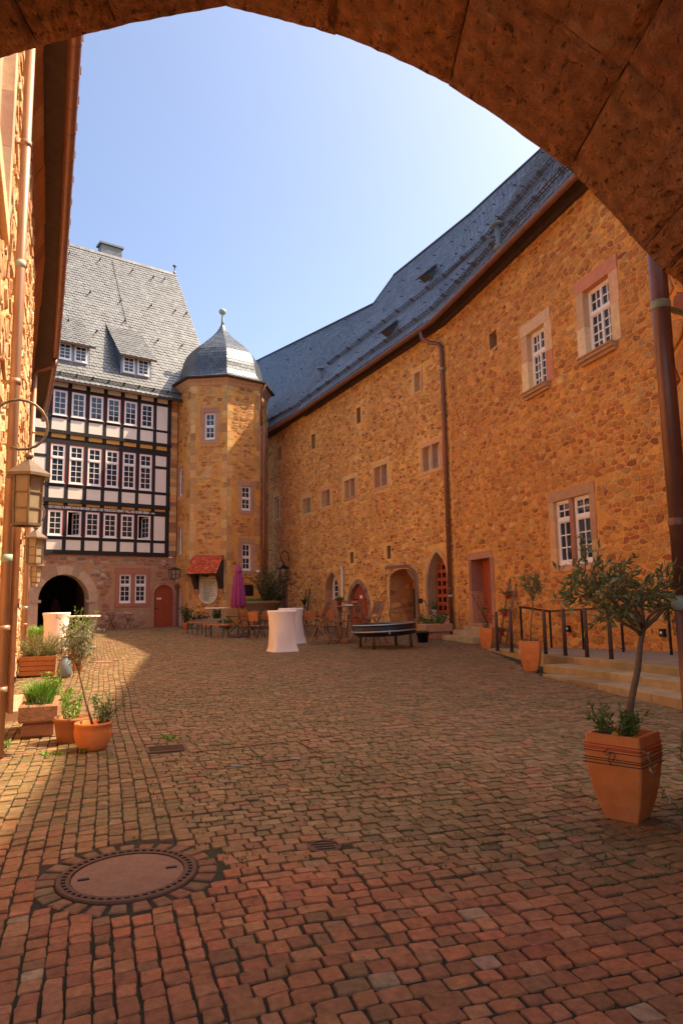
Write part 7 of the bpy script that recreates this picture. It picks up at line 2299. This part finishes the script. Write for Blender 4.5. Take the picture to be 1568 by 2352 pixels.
# ---------------------------------------------------------------- lanterns
def lantern_parts(t, h, r, sides=6, body='frosted', frame='old_metal', roof_h=.3):
    """hangs with its top at z=0"""
    fr = MB(); zt, zb = -h * .30, -h
    rt, rb = r * .74, r * .68
    for k in range(sides):
        a = 2 * math.pi * k / sides
        fr.bar((rt * math.cos(a), rt * math.sin(a), zt), (rb * math.cos(a), rb * math.sin(a), zb), r * .10)
    for z, rr in ((zt, rt), (zb, rb), (zt + (zb - zt) * .36, rt + (rb - rt) * .36), (zt + (zb - zt) * .68, rt + (rb - rt) * .68)):
        pts = [(rr * 1.02 * math.cos(2 * math.pi * k / sides), rr * 1.02 * math.sin(2 * math.pi * k / sides), z) for k in range(sides + 1)]
        for a, b in zip(pts[:-1], pts[1:]): fr.bar(a, b, r * .06 if z not in (zt, zb) else r * .12)
    fr.build('frame', M[frame], t)
    for k in range(sides):
        a0, a1 = 2 * math.pi * k / sides, 2 * math.pi * (k + 1) / sides
        mb = MB(); q = .97
        mb.prism([(rt * q * math.cos(a0), rt * q * math.sin(a0), zt), (rt * q * math.cos(a1), rt * q * math.sin(a1), zt), (rb * q * math.cos(a1), rb * q * math.sin(a1), zb), (rb * q * math.cos(a0), rb * q * math.sin(a0), zb)], (-.003 * math.cos((a0 + a1) / 2), -.003 * math.sin((a0 + a1) / 2), 0)); mb.build('glass_pane', M[body], t)
    mb = MB(); mb.lathe([(r * 1.12, zt - h * .02), (r * 1.12, zt + h * .02), (r * .55, -h * .16), (r * .12, -h * .06), (r * .10, -h * .05)], sides, smooth=False); mb.build('roof', M[frame], t)
    mb = MB(); mb.lathe([(.02, -h * .06), (r * .2, -h * .03), (r * .22, 0), (r * .1, h * .04), (.01, h * .05)], 10); mb.build('knob', M[frame], t)
M['old_metal'] = mat('lantern_metal', (.20, .135, .085), rough=.5, metal=.4, vary=.3, scale=15, coords='obj')
def wall_lantern(top_px, Y, h, r, wallpt, label, ring):
    T = at_depth(*top_px, Y)
    t = empty('wall_lantern', T, 0, label, 'lantern', 'lanterns hanging on the left wall')
    lantern_parts(t, h, r)
    w = Vector(wallpt) - T
    # ring shaped bracket: from the wall over the lantern and back under
    d = Vector((w.x, w.y, 0)); Lw = d.length; d.normalize()
    pts = []
    cz = .05 + ring; 
    for k in range(17):
        a = rad(-110 + 300 * k / 16)
        pts.append(Vector((-d.x * math.cos(a) * ring + d.x * ring * .35, -d.y * math.cos(a) * ring + d.y * ring * .35, cz + math.sin(a) * ring)))
    pts.append(Vector((d.x * Lw, d.y * Lw, cz - ring * .2)))
    mb = MB(); mb.tube(pts, .014, 7); mb.build('bracket', M['old_metal'], t)
    mb = MB(); mb.tube([(0, 0, 0), (0, 0, .07)], .01, 6); mb.build('hanger', M['old_metal'], t)
    return t
for k, (px, py, Y, h, wh) in enumerate(((67, 1046, 6.4, .66, 'nearest and largest of the row'), (83, 1212, 12.6, .66, 'second from the camera'), (85, 1284, 18.5, .62, 'third from the camera'), (82, 1308, 24.0, .60, 'farthest of the row'))):
    T = at_depth(px, py, Y)
    W_ = WL if Y < 14 else WL2
    u = (T - W_.p).dot(W_.e); wp = W_.pt(u - .05, T.z + .2, 0)
    wall_lantern((px, py), Y, h, .19 if k == 0 else .20, wp, 'old hexagonal metal lantern on left wall bracket, %s' % wh, .24 if k == 0 else .22)
# lantern on the right wall, lantern box on the tower
u, z = W1.at(*zD(272, 260)); wp = W1.pt(u, z, 0)
T = at_depth(*zD(232, 268), wp.y - .55)
t = empty('bracket_lantern', T, 0, 'dark lantern on curved bracket left on right wall', 'lantern'); lantern_parts(t, .95, .28, 6, 'frosted', 'iron')
w = wp - T
mb = MB(); mb.tube([(0, 0, .02), (-.10, 0, .18), (-.16, .05, .4), (-.06, .1, .62), (w.x * .4, w.y * .4, .70), (w.x * .85, w.y * .85, .55), (w.x, w.y, .2), (w.x, w.y, -.2)], .025, 7); mb.build('bracket', M['iron'], t)
p = at_depth(*zF(258, 730), 35.3); t = empty('box_lantern', p, rad(30), 'flared box lantern on the wall above the pale tower door', 'lantern')
fr = MB(); s1, s0, hh = .25, .175, .46
for sx in (-1, 1):
    for sy in (-1, 1): fr.bar((sx * s1, sy * s1, 0), (sx * s0, sy * s0, -hh), .03)
for s, z in ((s1, 0), (s0, -hh)):
    for a, b in (((-s, -s), (s, -s)), ((s, -s), (s, s)), ((s, s), (-s, s)), ((-s, s), (-s, -s))): fr.bar((*a, z), (*b, z), .03)
fr.bar((0, -s1, 0), (0, -s0, -hh), .025); fr.bar((-s1 * .86, -s1 * .88, -.25), (s1 * .86, -s1 * .88, -.25), .02); fr.bar((0, .2, .05), (0, .8, .05), .04); fr.build('frame', M['iron'], t)
mb = MB(); mb.add([(-s1, -s1, 0.015), (s1, -s1, .015), (s1, s1, .015), (-s1, s1, .015), (0, 0, .14)], [(0, 1, 4), (1, 2, 4), (2, 3, 4), (3, 0, 4)]); mb.build('roof', M['iron'], t)
for sy, ax in ((-1, 0), (1, 0), (-1, 1), (1, 1)):
    mb = MB(); f = .97
    P = [(-s1 * f, sy * s1 * f, -.01), (s1 * f, sy * s1 * f, -.01), (s0 * f, sy * s0 * f, -hh + .01), (-s0 * f, sy * s0 * f, -hh + .01)]
    if ax: P = [(y, x, z) for x, y, z in P]
    mb.add(P, [(0, 1, 2, 3)]); mb.build('glass_pane', M['frosted'], t)
# small white camera on the tower corner
u, z = TCf.at(*zF(1125, 750), .15); t = site('wall_camera', TCf.pt(u, z, .1), 'small white surveillance camera on the tower beside pipe', 'camera')
mb = MB(); mb.tube([TCf.pt(u - .12, z - .02, .2), TCf.pt(u + .12, z + .03, .2)], .075, 12); mb.build('body', M['white'], t)
mb = MB(); mb.tube([TCf.pt(u - .125, z - .02, .2), TCf.pt(u - .14, z - .02, .2)], .05, 12); mb.build('lens', M['black_plastic'], t); mb = MB(); mb.tube([TCf.pt(u, z, .2), TCf.pt(u, z, -.01)], .03, 8); mb.build('mount', M['white'], t)
pave()
